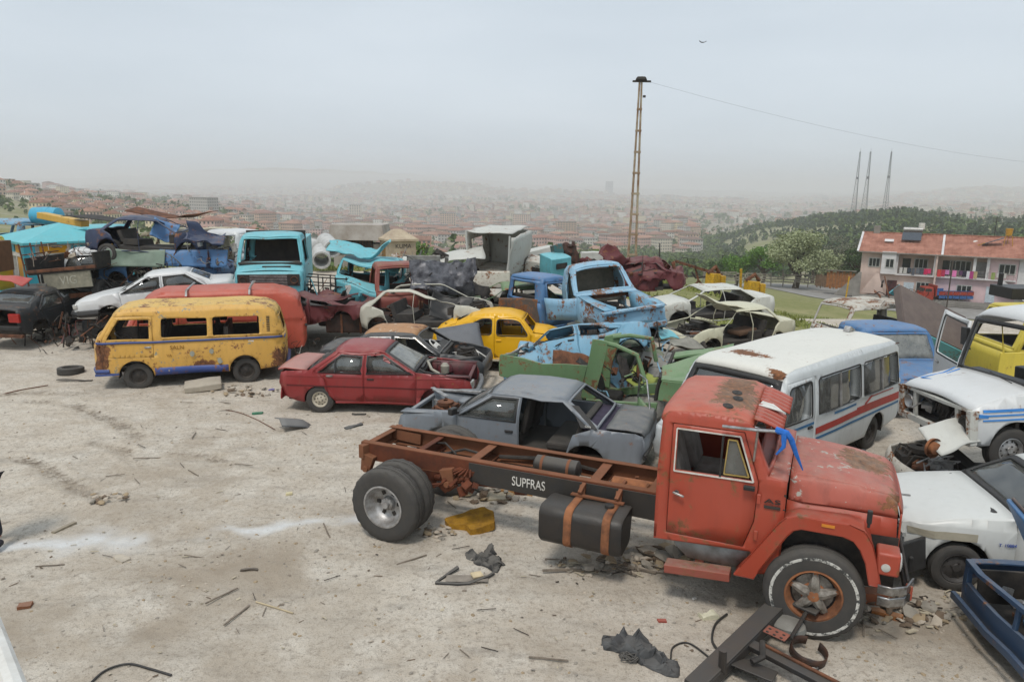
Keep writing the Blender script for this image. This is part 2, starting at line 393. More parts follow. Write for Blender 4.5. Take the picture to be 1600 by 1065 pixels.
def ground_material():
 s=NT('yard_dust');v=s.co(0,kind='Object');a=s.n('Attribute',attribute_name='stain_and_shade');sp=s.n('SeparateColor');s.set(sp.inputs[0],a.outputs['Color'])
 big=s.noise(v,.28,6,.62);mid=s.noise(v,1.6,8,.66);fine=s.noise(v,14,8,.72);sm=s.noise(v,60,4,.7);vo=s.n('TexVoronoi',feature='DISTANCE_TO_EDGE',Scale=5.5);s.set(vo.inputs['Vector'],s.mix(.12,v,s.n('TexNoise',Scale=3.0,Detail=4.0).outputs['Color']));crk=s.math('MULTIPLY',s.ramp(vo.outputs['Distance'],.0,.035,(1,1,1),(0,0,0)),s.ramp(mid,.45,.6))
 st=s.noise(s.co(4,(1,3.2,1)),1.1,7,.65)
 c=s.mix(s.ramp(big,.36,.62),lin('#c3b9aa'),lin('#aea292'))
 c=s.mix(s.ramp(mid,.42,.66),c,lin('#cbc3b6'))
 c=s.mix(s.math('MULTIPLY',s.ramp(st,.52,.7),.45),c,lin('#8b847b'))
 c=s.mix(s.math('MULTIPLY',s.ramp(fine,.51,.66),.6),c,lin('#7d7368'))
 c=s.mix(s.math('MULTIPLY',s.ramp(sm,.53,.66),.6),c,lin('#736b62'))
 c=s.mix(s.math('MULTIPLY',crk,.35),c,lin('#70675c'))
 c=s.mix(s.math('MULTIPLY',s.ramp(fine,.30,.46,(1,1,1),(0,0,0)),.35),c,lin('#ccc6bc'))
 c=s.mix(s.math('MULTIPLY',sp.outputs[1],s.ramp(fine,.3,.6,(.5,)*3,(1,1,1))),c,lin('#74695c'))
 c=s.mix(s.math('MULTIPLY',sp.outputs[2],.8),c,s.mix(s.ramp(fine,.35,.65),lin('#877866'),lin('#978a79')))
 c=s.mix(s.math('MULTIPLY',sp.outputs[0],s.ramp(fine,.35,.6,(.65,)*3,(1,1,1))),c,lin('#cfcfcd'))
 s.fin(c,.95,0,.15);h=s.math('ADD',s.math('ADD',s.math('MULTIPLY',mid,.5),s.math('MULTIPLY',fine,.28)),s.math('MULTIPLY',sm,.10));s.bump(h,.8,.09)
 return s.m
yard=np_mesh('yard_ground',V,Fq,[ground_material()],smooth=True);tag(yard,kind='structure')
at=yard.data.color_attributes.new('stain_and_shade','FLOAT_COLOR','POINT')
# brown patches, partly painted lens falloff and contact shade (bottom left and middle foreground)
br=np.zeros(XX.shape)
for px,py,r,k in((140,960,1.6,1),(420,890,1.4,.9),(300,920,1.4,.8),(880,900,.9,.6),(300,745,1.4,.5),(700,770,.8,.6),(500,1010,1.5,.55),(900,1010,1.2,.45),(40,1040,1.0,.9),(1450,980,1.3,.8),(1250,950,1.0,.7),(1000,870,1.2,.6),(250,800,1.6,.5)):
 g=G(px,py);br=np.maximum(br,k*np.exp(-(((XX-g.x)/r)**2+((YY-g.y)/(r*.55))**2)))
br=br*smooth01(fbm(XX*.9,YY*.9+8,4)*2+.7)
at.data.foreach_set('color',np.stack([stk.ravel(),DIRT.ravel(),br.ravel(),np.ones(stk.size)],1).astype(np.float32).ravel())
# terrain sheet
a_in=np.arange(_az[0]*1.0,_az[-1]*1.0,.0032);a_out=np.linspace(_az[-1],_az[0]+2*math.pi,60)[1:-1]
AA=np.concatenate([a_in,a_out]);RR=[6]
while RR[-1]<14500:RR.append(RR[-1]*1.030+.2)
RR=np.array(RR);Rg,Ag=np.meshgrid(RR,AA,indexing='ij');TX=Rg*np.sin(Ag);TY=Rg*np.cos(Ag)
TZ=Tz(TX,TY)-.9*smooth01((42-Rg)/6)*(TX<12)-1.2*smooth01((34-Rg)/8)
nr,na=TX.shape;I=np.arange(nr*na).reshape(nr,na);J=np.roll(I,-1,axis=1)
Fq=np.stack([I[:-1].ravel(),I[1:].ravel(),J[1:].ravel(),J[:-1].ravel()],1)[:,::-1]
V=np.stack([TX.ravel(),TY.ravel(),TZ.ravel()],1);c0=len(V);
def terrain_material():
 s=NT('hillside_soil_and_grass');v=s.co(0);a=s.n('Attribute',attribute_name='cover');sp=s.n('SeparateColor');s.set(sp.inputs[0],a.outputs['Color'])
 n1=s.noise(v,.012,8,.65);n2=s.noise(v,.11,8,.7);n3=s.noise(v,1.5,6,.7);n4=s.noise(v,9,4,.7)
 tan=s.mix(s.ramp(n2,.35,.65),lin('#8f8c68'),lin('#717650'));tan=s.mix(s.ramp(n1,.45,.6),tan,lin('#a19a86'))
 grn=s.mix(s.ramp(n3,.35,.65),lin('#75784a'),lin('#8d8a60'));grn=s.mix(s.math('MULTIPLY',s.ramp(n4,.45,.65),.5),grn,lin('#5a6638'));grn=s.mix(s.ramp(n2,.5,.68),grn,lin('#97906a'))
 c=s.mix(sp.outputs[1],tan,grn);c=s.mix(sp.outputs[0],c,s.mix(s.ramp(n2,.4,.6),lin('#9b9184'),lin('#7b735f')))
 c=s.mix(sp.outputs[2],c,s.mix(s.ramp(n3,.4,.6),lin('#505d36'),lin('#6d7346')))
 s.fin(c,.95,0,.1);s.bump(s.math('ADD',n3,n4),.4,.15);return s.m
ter=np_mesh('terrain',V,Fq,[terrain_material()],smooth=True);tag(ter,kind='structure')
def pxcol(X,Y):return np.interp(np.arctan2(X,Y),_az,_cols)
PC=pxcol(TX,TY)
cvn=fbm(TX/90,TY/90,4)
grass=np.clip(smooth01((120-Rg)/30)+smooth01((PC-1050)/60)*smooth01((1000-Rg)/200)*.55*smooth01(.5+cvn*2)+smooth01((130-PC)/60)*smooth01((260-Rg)/40),0,1)
city=smooth01((Rg-300)/300)*(1-smooth01((PC-1060)/80)*smooth01((1150-Rg)/200))*(1-.55*smooth01((420-PC)/60)*smooth01((700-Rg)/100))
wood=smooth01((PC-950)/50)*smooth01((1180-PC)/60)*smooth01((760-Rg)/120)*smooth01((Rg-130)/60)*smooth01(.6+cvn*1.5)
at=ter.data.color_attributes.new('cover','FLOAT_COLOR','POINT')
at.data.foreach_set('color',np.stack([city.ravel(),grass.ravel(),wood.ravel(),np.ones(city.size)],1).astype(np.float32).ravel())
# ================================================================ haze
def build_haze():
 zmin=float(V[:,2].min())-3;bm=nb();add_box(bm,(0,0,(zmin+115)/2),(33000,33000,115-zmin));s=NT('city_haze');s.t.nodes.remove(s.p)
 pv=s.n('VolumePrincipled');pv.inputs['Color'].default_value=(.975,.975,.965,1);pv.inputs['Density'].default_value=HAZE_D;pv.inputs['Anisotropy'].default_value=.2
 out=[n for n in s.t.nodes if n.type=='OUTPUT_MATERIAL'][0];s.t.links.new(pv.outputs[0],out.inputs['Volume'])
 o=obj('haze',bm,s.m,smooth=0);tag(o,kind='stuff')
 return o
HAZE_D=.00037
build_haze()
# ================================================================ town and trees far off
WALLS=['#cfc6b4','#dcd8cd','#cdb19c','#c4ab9a','#d9caa9','#c8c1ba','#d0b0a6','#b3b0a9']
ROOFS=['#936757','#9b7462','#85604f','#a37c69','#8f6c61','#7b645b']
def wall_mat(i):
 s=NT('plaster_wall');c=lin(WALLS[i]);u=s.n('UVMap');br=s.n('TexBrick');s.set(br.inputs['Vector'],u.outputs[0]);br.offset=0;br.inputs['Scale'].default_value=1
 br.inputs['Color1'].default_value=br.inputs['Color2'].default_value=(.07,.07,.07,1);br.inputs['Mortar'].default_value=(*c,1);br.inputs['Brick Width'].default_value=2.9;br.inputs['Row Height'].default_value=2.9
 br.inputs['Mortar Size'].default_value=.78;br.inputs['Mortar Smooth'].default_value=.0
 s.fin(br.outputs[0],.9,0,.2);return s.m
WM=[wall_mat(i)for i in range(8)]
RM=[simple('clay_roof_%s'%'abcdef'[i],ROOFS[i],.9,0,.3,.6,0,i)for i in range(6)]
for i,mm in enumerate(RM):mm.name='clay_roof'
FLAT=simple('flat_concrete_roof','#8d8a84',.95,0,.3,.5,0)
HM=WM+RM+[FLAT]
FR=[(0,1,5,4),(1,2,6,5),(2,3,7,6),(3,0,4,7)]
def house_arrays(w,d,h,rise,ov=.5):
 """box with a hip or gable roof: 12 verts body+roof, quads only"""
 v=[(-w/2,-d/2,-3),(w/2,-d/2,-3),(w/2,d/2,-3),(-w/2,d/2,-3),(-w/2,-d/2,h),(w/2,-d/2,h),(w/2,d/2,h),(-w/2,d/2,h)]
 W2,D2=w/2+ov,d/2+ov;r=max(0,w/2-d/2*.8)
 v+=[(-W2,-D2,h),(W2,-D2,h),(W2,D2,h),(-W2,D2,h),(-r,0,h+rise),(r,0,h+rise),(r,0,h+rise),(-r,0,h+rise)]
 f=list(FR)+[(8,9,13,12),(9,10,14,13),(10,11,15,14),(11,8,12,15)]
 uv=[]
 for k,(a,b)in enumerate(((w,0),(d,0),(w,0),(d,0))):
  n=max(1,round(a/2.9))*2.9;H=h+3;nh=max(1,round(h/2.9))*2.9/h*H;uv+=[(0,0),(n,0),(n,nh),(0,nh)]
 uv+=[(0,0)]*16
 return v,f,uv
cand=[]
def inside(px,D,rng):
 """what stands there: probability of a house, of a tree"""
 if D<180:return 0,0
 if px<400:
  if D<400:return 0,.02
  if px<60 and D<600:return 0,.12
  if D<1000:return.95,.5
 if 1080<px and D<1050:
  if D<330 and px>1150:return 0,.25
  return(.01 if px<1180 and D>800 else.0),(.45 if px<1420 else.35)
 if px>1080 and D<1700:return.12,.25
 if 940<px<1200 and D<700:return 0,1.0 if D>330 else.3
 if px>=400 and D<560:return 0,.12
 if D<1000:return.95,.6
 return 1.0,.6
rng=random.Random(5)
Nh,Ntree=0,0
houses=[];trees=[]
grid_seen={}
NC=70000
caz=rs.uniform(_az[1]-.06,_az[-2]+.03,NC);cD=190*np.exp(rs.rand(NC)**.8*math.log(6200/190));cx_,cy_=cD*np.sin(caz),cD*np.cos(caz)
cpx=np.interp(caz,_az,_cols);cn=fbm(cx_/130,cy_/130,3);cth=fbm(cx_/500,cy_/500+7,2)*5;cbl=fbm(cx_/350+31,cy_/350,2)
for D,x,y,px,n,th0,blocky in zip(cD,cx_,cy_,cpx,cn,cth,cbl):
 if len(houses)>=13500:break
 ph,_=inside(px,D,rng)
 if rng.random()>ph*(1 if n>-.22 else.25):continue
 cell=14+D*.0035;key=(int(x/cell),int(y/cell))
 if key in grid_seen:continue
 grid_seen[key]=1
 th=th0+rng.choice((0,math.pi/2))+rng.gauss(0,.06);k=rng.random()
 if D>700 and(blocky>.1 and k<.5 or k<.10):w,d,h=rng.uniform(14,24),rng.uniform(11,15),rng.choice((11.6,14.5,14.5,17.4))
 elif D>420 and k<.35:w,d,h=rng.uniform(11,16),rng.uniform(9,12),rng.choice((5.8,8.7,8.7))
 else:w,d,h=rng.uniform(8,12.5),rng.uniform(7,9.5),rng.choice((2.9,2.9,5.8))
 if px<320 and D<1400:w,d,h=rng.uniform(6.5,9),rng.uniform(6,7.5),rng.choice((2.9,2.9,5.8))
 if px>1080 and D<1700:w,d,h=rng.uniform(8,12),8,2.9
 if D>2500:w*=1.5;d*=1.3
 houses.append([D,x,y,th,w,d,h,rng.randrange(8),14 if rng.random()<.3 else 8+rng.randrange(6),px])
NC=62000
caz=rs.uniform(_az[1]-.06,_az[-2]+.03,NC);cD=150*np.exp(rs.rand(NC)*math.log(3600/150))
caz[:11000]=rs.uniform(_az[9]-.05,_az[-2],11000);cD[:11000]=rs.uniform(260,960,11000)
cx_,cy_=cD*np.sin(caz),cD*np.cos(caz);cpx=np.interp(caz,_az,_cols);cn=fbm(cx_/55+9,cy_/55,4)
for D,x,y,px,n in zip(cD,cx_,cy_,cpx,cn):
 if len(trees)>=17000:break
 _,ptr=inside(px,D,rng)
 if rng.random()>ptr*max(0,min(1,.42+n*2.6)):continue
 hill=px>1130 and D<1050
 if hill:kind=0 if rng.random()<.8 else 1;hh=rng.uniform(4,8)
 elif px>940 and D<700:kind=1;hh=rng.uniform(3.5,7)
 elif px<400 and D<800:kind=2 if rng.random()<.2 else 1;hh=rng.uniform(3,5.5)*(1.3 if kind==2 else 1)
 else:kind=2 if rng.random()<.16 else 1;hh=rng.uniform(6,10)*(1.3 if kind==2 else 1)*(1.3 if D>1500 else 1)
 trees.append([D,x,y,kind,hh,px])
houses.sort(key=lambda q:q[0]);trees.sort(key=lambda q:q[0]-q[4]*20)
hz=Tz(np.array([q[1]for q in houses]),np.array([q[2]for q in houses]));tz=Tz(np.array([q[1]for q in trees]),np.array([q[2]for q in trees]))
# visibility test against the terrain so that the individual ones are those the photo shows
def seen(x,y,z):
 D=math.hypot(x,y);ts=np.linspace(.25,.985,60);zz=Tz(x*ts,y*ts,False);return bool(np.all(CAM_H+(z-CAM_H)*ts>zz-.4))
def in_frame(x,y,z):
 c,s=math.cos(PITCH),math.sin(PITCH);zc=y*c-(z-CAM_H)*s;return abs(x/zc*F_PX)<812
# individual houses: 14 kinds with built windows
WIN=simple('dark_window_pane',(.05,.055,.06),.3,0,.2,2,0)
def house_kind(w,d,h,wi,ri):
 v,f,_=house_arrays(w,d,h,2.0 if ri!=14 else.25);bm=nb();V_=[bm.verts.new(p)for p in v]
 for k,q in enumerate(f):bm.faces.new([V_[i]for i in q]).material_index=0 if k<4 else 1
 nf=max(1,round(h/2.9))
 for sx,sy,W_ in((0,-1,w),(0,1,w),(1,0,d),(-1,0,d)):
  n=max(2,round(W_/3))
  for k in range(n):
   for fl in range(nf):
    t=(k+.5)/n*W_-W_/2;z=fl*2.9+1.6
    add_box(bm,(t if sy else sx*w/2,sy*d/2 if sy else t,z),(1.15 if sy else.10,.10 if sy else 1.15,1.3),mi=2)
 add_box(bm,(w*.2,d*.15,h+1.6),(.7,.7,1.8),mi=0)
 return bm
WPL=[simple('painted_plaster',WALLS[i],.9,0,.15,.5,0,i)for i in range(8)]
protos=[]
for i in range(14):
 w,d,h=[(9,8,2.9),(11,8,5.8),(12,9,5.8),(9.5,8,5.8),(13,9,5.8),(15,11,8.7),(17,11,11.6)][i%7]
 me=obj('hillside_house',house_kind(w,d,h,0,0),[WPL[i%8],RM[(i*5)%6],WIN],smooth=0);protos.append((me.data,w));bpy.data.objects.remove(me)
ni=0;stuffH=[]
for q,z in zip(houses,hz):
 D,x,y,th,w,d,h,wi,ri,px=q
 if ni<300 and in_frame(x,y,z)and seen(x,y,z+h*.7):
  big=[p for p in range(14)if(p%7>=5)==(h>8)];me,w0=protos[rng.choice(big)]
  o=bpy.data.objects.new('hillside_house',me);COL.objects.link(o);o.location=(x,y,z+.3);o.rotation_euler=(0,0,th);s=w/w0;o.scale=(s,s,min(1.15,max(.85,s)))
  where='on the slope at the left edge of the town' if px<400 else 'in the valley town beyond the yard'
  tag(o,'small plastered house with clay roof '+where,'house','houses '+where);ni+=1
 else:stuffH.append((q,z))
def town_stuff(name,lst):
 Vs=[];Fs=[];Us=[];Ms=[];b=0
 for(D,x,y,th,w,d,h,wi,ri,px),z in lst:
  v,f,uv=house_arrays(w,d,h,.3 if ri==14 else rng.uniform(1.6,2.8));v=np.array(v);c,s=math.cos(th),math.sin(th)
  vv=np.stack([x+v[:,0]*c-v[:,1]*s,y+v[:,0]*s+v[:,1]*c,z+v[:,2]],1);Vs.append(vv);Fs.append(np.array(f)+b);b+=16;Us.append(np.array(uv));Ms+=[wi]*4+[ri]*4
 o=np_mesh(name,np.concatenate(Vs),np.concatenate(Fs),HM,np.array(Ms),uv=np.concatenate(Us));return tag(o,kind='stuff')
o=town_stuff('town_houses',stuffH)
# trees
def leaf_mat(name,a,b,c=None,seed=0):
 s=NT(name);v=s.co(seed);n=s.noise(v,2.2,5,.7);n2=s.noise(v,9,3,.6);oi=s.n('ObjectInfo')
 col=s.mix(s.ramp(n,.35,.65),lin(a),lin(b));col=s.mix(s.math('MULTIPLY',s.ramp(n2,.5,.7),.6),col,lin(c or a));s.fin(col,.75,0,.25);return s.m
LF=[leaf_mat('pine_needles','#33442a','#4a5c36','#283722'),leaf_mat('broad_leaves','#4d5f30','#66773e','#3b4a28',3),leaf_mat('poplar_leaves','#3f4f2c','#55653a','#33402a',5)]
BARK=simple('bark',(.10,.075,.055),.95,0,.4,6,.5)
def far_tree(kind,h,r,sd):
 """a tree seen from hundreds of metres: clumps of small leaf faces"""
 rr=random.Random(sd);P=[]
 n=34 if kind!=2 else 40
 for k in range(n):
  if kind==0:t=rr.random()**.7;z=.12+.88*t;R=.30*(1-t)**.8+.03
  elif kind==1:t=rr.random();z=.22+.75*t;R=.42*math.sqrt(max(0.05,1-(2*t-.9)**2))
  else:t=rr.random();z=.06+.92*t;R=.13*math.sin(math.pi*min(1,.12+t*.88))+.02
  a=rr.uniform(0,6.283);q=R*rr.random()**.35;cx,cy,cz=q*math.cos(a),q*math.sin(a),z
  s=(.17 if kind==1 else.12 if kind==0 else.085)*rr.uniform(.7,1.3)
  nrm=Vector((rr.gauss(0,1),rr.gauss(0,1),rr.gauss(0,1)+.4)).normalized();u=nrm.orthogonal().normalized();w=nrm.cross(u)
  c=Vector((cx,cy,cz));P.append([c+u*s,c+w*s*.8+nrm*s*.3,c-u*s,c-w*s*.8-nrm*s*.2])
 return np.array([[tuple(p)for p in q]for q in P])*h
FT=[[far_tree(k,1,1,40+k*10+j)for j in range(5)]for k in range(3)]
def tree_mesh(kind,j):
 q=FT[kind][j];V_=q.reshape(-1,3);F_=np.arange(len(V_)).reshape(-1,4);bm=nb()
 vs=[bm.verts.new(p)for p in V_]
 for f in F_:bm.faces.new([vs[i]for i in f])
 add_tube(bm,[(0,0,-.05),(.01,0,.35),(0,.01,.7)],[.025,.018,.006],5,mi=1)
 o=obj('t',bm,[LF[kind],BARK],smooth=0);me=o.data;bpy.data.objects.remove(o);return me
TM=[[tree_mesh(k,j)for j in range(5)]for k in range(3)]
TN=[('pine_tree','dark green pine on the wooded hill slope','pine trees on the slope'),('broadleaf_tree','round green tree on the slope below the yard','round trees on the slopes'),('poplar_tree','tall narrow dark poplar standing among the hillside houses','poplars among the houses')]
ni=0;st=[[],[],[]]
for(D,x,y,kind,hh,px),z in zip(trees,tz):
 if ni<300 and in_frame(x,y,z)and seen(x,y,z+hh*.7):
  o=bpy.data.objects.new(TN[kind][0],TM[kind][rng.randrange(5)]);COL.objects.link(o);o.location=(x,y,z-.2);o.rotation_euler=(0,0,rng.uniform(0,6.28));s=hh;o.scale=(s*rng.uniform(.85,1.2),s,s)
  tag(o,TN[kind][1],'tree',TN[kind][2]);ni+=1
 else:st[kind].append((x,y,z,hh))
for kind in range(3):
 if not st[kind]:continue
 Vs=[]
 for x,y,z,hh in st[kind]:
  q=FT[kind][rng.randrange(5)].reshape(-1,3)*hh;a=rng.uniform(0,6.28);c,s=math.cos(a),math.sin(a)
  Vs.append(np.stack([x+q[:,0]*c-q[:,1]*s,y+q[:,0]*s+q[:,1]*c,z-.2+q[:,2]],1))
 Vs=np.concatenate(Vs);tag(np_mesh('distant_trees',Vs,np.arange(len(Vs)).reshape(-1,4),[LF[kind]]),kind='stuff')
# big blocks that stand out, and the hazy high-rises
def tower_block(px,py,D,w,d,h,th,floors,cols,col,label,roof=None):
 dd=ray(px,py);hh=math.hypot(dd.x,dd.y);x,y=dd.x/hh*D,dd.y/hh*D;z=CAM_H+dd.z/hh*D
 r=empty('apartment_block',(x,y,z),(0,0,th),label,'apartment block');mt=simple('render_'+col.strip('#'),col,.9,0,.12,.2,0);mt.name='block_plaster'
 bm=nb();add_box(bm,(0,0,h/2-6),(w,d,h+12));obj('wall',bm,mt,r,0)
 bm=nb();(add_box(bm,(0,0,h+.3),(w+.8,d+.8,.6))if not roof else add_prism(bm,[(-d/2-.5,h+.02),(d/2+.5,h+.02),(0,h+2.6)],-w/2-.4,w/2+.4,'x'));obj('roof',bm,roof or FLAT,r,0)
 me=None
 for f in range(floors):
  for k in range(cols):
   if me is None:
    bm=nb();add_box(bm,(0,0,0),(w/cols*.5,.3,h/floors*.5));o=obj('window',bm,WIN,r,0);me=o.data
   else:o=bpy.data.objects.new('window',me);COL.objects.link(o);o.parent=r
   o.location=((k+.5)/cols*w-w/2,-d/2-.05,(f+.5)/floors*h)
 return r
tower_block(322,340,900,30,14,14,-.1,5,9,'#d2cdc2','wide pale apartment block with rows of windows below the left hillside')
tower_block(368,343,930,22,13,11,-.1,4,6,'#c2a493','pinkish apartment block beside the wide pale one',RM[0])
tower_block(1222,363,1150,17,15,21,.2,7,4,'#c9a592','tall pinkish block just left of the wooded hill')
tower_block(1246,362,1180,20,15,19,.2,6,5,'#b98f80','brownish pink block touching the wooded hill edge',RM[1])
tower_block(1278,345,1900,60,30,14,.1,3,12,'#dcdcd8','long low white hall behind the wooded hill')
tower_block(556,342,1500,22,16,27,.1,9,5,'#cfc4b4','pale high apartment block in the middle of the town')
tower_block(700,352,1250,26,14,20,.05,7,7,'#c9b29c','beige seven storey apartment block above the white crushed van')
tower_block(815,352,1300,30,14,19,-.1,6,8,'#d0b9a6','light tan apartment block in the town, left of the lamp pole')
tower_block(884,366,1000,26,13,17,.1,6,7,'#bda48c','tan six storey block behind the teal seat wreck')
tower_block(651,392,520,20,11,8,.15,3,6,'#b98873','orange pink house block right of the domed kiosk',RM[2])
for px,w,h,nm in((904,32,80,'left of the hazy tower pair'),(951,44,135,'tallest of the grey towers lost in the haze')):
 tower_block(px,318,4700,w,30,h,0,14,4,'#8b9096','high-rise office tower, '+nm)
# ---------------------------------------------------------------- three lattice masts on the hill
STEEL=simple('mast_steel',(.16,.16,.17),.6,.3,.2,3,0)
for i,(px,top,tilt,lb)in enumerate(((1335,238,0,'left one of three tall lattice masts on the wooded hill'),(1351,238,0,'middle lattice mast with the widest foot on the wooded hill'),(1383,238,0,'right lattice mast standing apart on the wooded hill'))):
 D=850;dd=ray(px,326);h_=math.hypot(dd.x,dd.y);x,y=dd.x/h_*D,dd.y/h_*D;z=T(x,y)-1;ztop=CAM_H+ray(px+6,top).z/h_*D
 H=ztop-z;r=empty('lattice_mast',(x,y,z),(0,0,.3*i),lb,'mast');bm=nb();w0=(3.2,3.6,2.8)[i];n=22
 def cw(t):return w0*(1-t)**1.3+.55
 cs=lambda t:[Vector((math.cos(a)*cw(t),math.sin(a)*cw(t),H*t))for a in(.5,2.6,4.7)]
 for k in range(n):
  A,B=cs(k/n),cs((k+1)/n)
  for q in range(3):add_bar(bm,A[q],B[q],.30);add_bar(bm,A[q],B[(q+1)%3],.16);add_bar(bm,B[q],B[(q+1)%3],.16)
 obj('lattice',bm,STEEL,r,0);bm=nb();add_tube(bm,[(0,0,H*.98),(0,0,H*1.05)],.12,6);obj('antenna',bm,STEEL,r,0)
 bm=nb();add_box(bm,(0,0,H*.62),(1.6,1.6,2.4));obj('equipment_box',bm,STEEL,r,0)
# ================================================================ vehicle building kit
def lerp_poly(pts,x):
 if x<=pts[0][0]:return pts[0][1]
 for(a,za),(b,zb)in zip(pts[:-1],pts[1:]):
  if x<=b:return za+(zb-za)*(x-a)/max(b-a,1e-6)
 return pts[-1][1]
class Shell:
 """half-width and top-line functions of one body; x forward, z up, y left"""
 def __init__(s,prof,W=.82,roofW=None,belt=.85,roofz=1.35,plan=.10,planp=3.5,tuck=.05,bottom=.22,shoulder=.035,nosew=None):
  s.prof=prof;s.W=W;s.rW=roofW or W*.76;s.belt=belt;s.rz=roofz;s.plan=plan;s.pp=planp;s.tuck=tuck;s.bot=bottom;s.sh=shoulder;s.nosew=nosew
  allp=[p for q in prof for p in q[1]];s.x0=min(p[0]for p in allp);s.x1=max(p[0]for p in allp);s.xc=(s.x0+s.x1)/2;s.L2=(s.x1-s.x0)/2
  s.top=sorted([(p[0],p[1])for p in allp],key=lambda p:p[0])
  t={}
  for x,z in s.top:t[round(x,3)]=max(z,t.get(round(x,3),-9))
  s.top=sorted(t.items())
 def y(s,x,z):
  w=s.W*(1-s.plan*min(1.2,abs((x-s.xc)/s.L2))**s.pp)
  if s.nosew and x>s.nosew[0]:w=min(w,w+(s.nosew[2]-w)*min(1,(x-s.nosew[0])/(s.nosew[1]-s.nosew[0])))
  b=s.belt(x)if callable(s.belt)else s.belt
  if z>b:w-=(s.W-s.rW)*min(1.3,(z-b)/(s.rz-b))**1.25
  mid=(b+s.bot)/2
  if z<mid:w-=s.tuck*((mid-z)/(mid-s.bot+.01))**2
  elif z<b:w-=.02*((z-mid)/(b-mid))**2
  d=lerp_poly(s.top,x)-z
  if d<.10:w-=s.sh*(1-max(0,d)/.10)**2
  return max(.05,w)
def deform_fn(dents=0,freq=1.6,seed=0,pushes=(),twist=0,roof=None,fine=0):
 """dents: amplitude of the general battering; pushes: (centre, radius, vector); roof: (z0, drop) crushes what stands above z0"""
 fr_=random.Random(seed*31+7);rv=lambda:Vector((fr_.gauss(0,1),fr_.gauss(0,1),fr_.gauss(0,1))).normalized();folds=[(rv(),fr_.uniform(-.8,1.0),rv())for _ in range(6)]
 def f(v):
  v=v.copy()
  for c,r,d in pushes:
   k=(v-Vector(c)).length/r
   if k<1:v+=Vector(d)*(1-k*k)**2
  if roof and v.z>roof[0]:v.z=roof[0]+(v.z-roof[0])*roof[1];v.x+=(roof[2]if len(roof)>2 else 0);v.y+=(roof[3]if len(roof)>3 else 0)
  if dents:v+=mnoise.noise_vector(v*freq+Vector((seed*3.7,seed*1.3,seed*5.9)))*dents
  if fine:
   for(pn,pc,pd)in folds:v+=pd*(abs(v.dot(pn)-pc)-.3)*fine*4
  if twist:
   a=twist*v.x;c,s_=math.cos(a),math.sin(a);v=Vector((v.x,v.y*c-v.z*s_,v.y*s_+v.z*c))
  return v
 return f
def flat_panel(polys,step=.17,planes=None):
 """2-D polygon (x,z) with holes -> bmesh lying in x,z with y=0, cut to a grid so it can be curved"""
 tri=tessellate_polygon([[Vector((x,z,0))for x,z in p]for p in polys]);flat=[q for p in polys for q in p]
 bm=nb();vs=[bm.verts.new((x,0,z))for x,z in flat]
 for t in tri:
  try:bm.faces.new([vs[i]for i in t])
  except ValueError:pass
 border=set()
 xs=[p[0]for p in polys[0]];zs=[p[1]for p in polys[0]]
 nx=max(2,int((max(xs)-min(xs))/step));nz=max(2,int((max(zs)-min(zs))/step))
 diag=bm.edges.layers.int.new('d')
 for e in bm.edges:e[diag]=1 if len(e.link_faces)==2 else 0
 for k in range(1,nx):
  bmesh.ops.bisect_plane(bm,geom=bm.verts[:]+bm.edges[:]+bm.faces[:],plane_co=(min(xs)+(max(xs)-min(xs))*k/nx+1e-4,0,0),plane_no=(1,0,0))
 for k in range(1,nz):
  bmesh.ops.bisect_plane(bm,geom=bm.verts[:]+bm.edges[:]+bm.faces[:],plane_co=(0,0,min(zs)+(max(zs)-min(zs))*k/nz+1e-4),plane_no=(0,0,1))
 kill=[]
 for e in bm.edges:
  if len(e.link_faces)==2:
   a,b=e.verts[0].co,e.verts[1].co
   if abs(a.x-b.x)>1e-4 and abs(a.z-b.z)>1e-4:kill.append(e)
 try:bmesh.ops.dissolve_edges(bm,edges=kill,use_verts=False)
 except Exception:pass
 return bm
def side_mesh(sh,polys,side,df=None,off=0,step=.17):
 bm=flat_panel(polys,step)
 for v in bm.verts:v.co=Vector((v.co.x,side*(sh.y(v.co.x,v.co.z)+off),v.co.z))
 bm.normal_update()
 for f in bm.faces:
  if f.normal.y*side<0:f.normal_flip()
 if df:
  for v in bm.verts:v.co=df(v.co)
 return bm
def resample(pts,st):
 out=[pts[0]]
 for a,b in zip(pts[:-1],pts[1:]):
  l=math.dist(a,b);n=max(1,int(round(l/st)))
  for k in range(1,n+1):out.append((a[0]+(b[0]-a[0])*k/n,a[1]+(b[1]-a[1])*k/n))
 return out
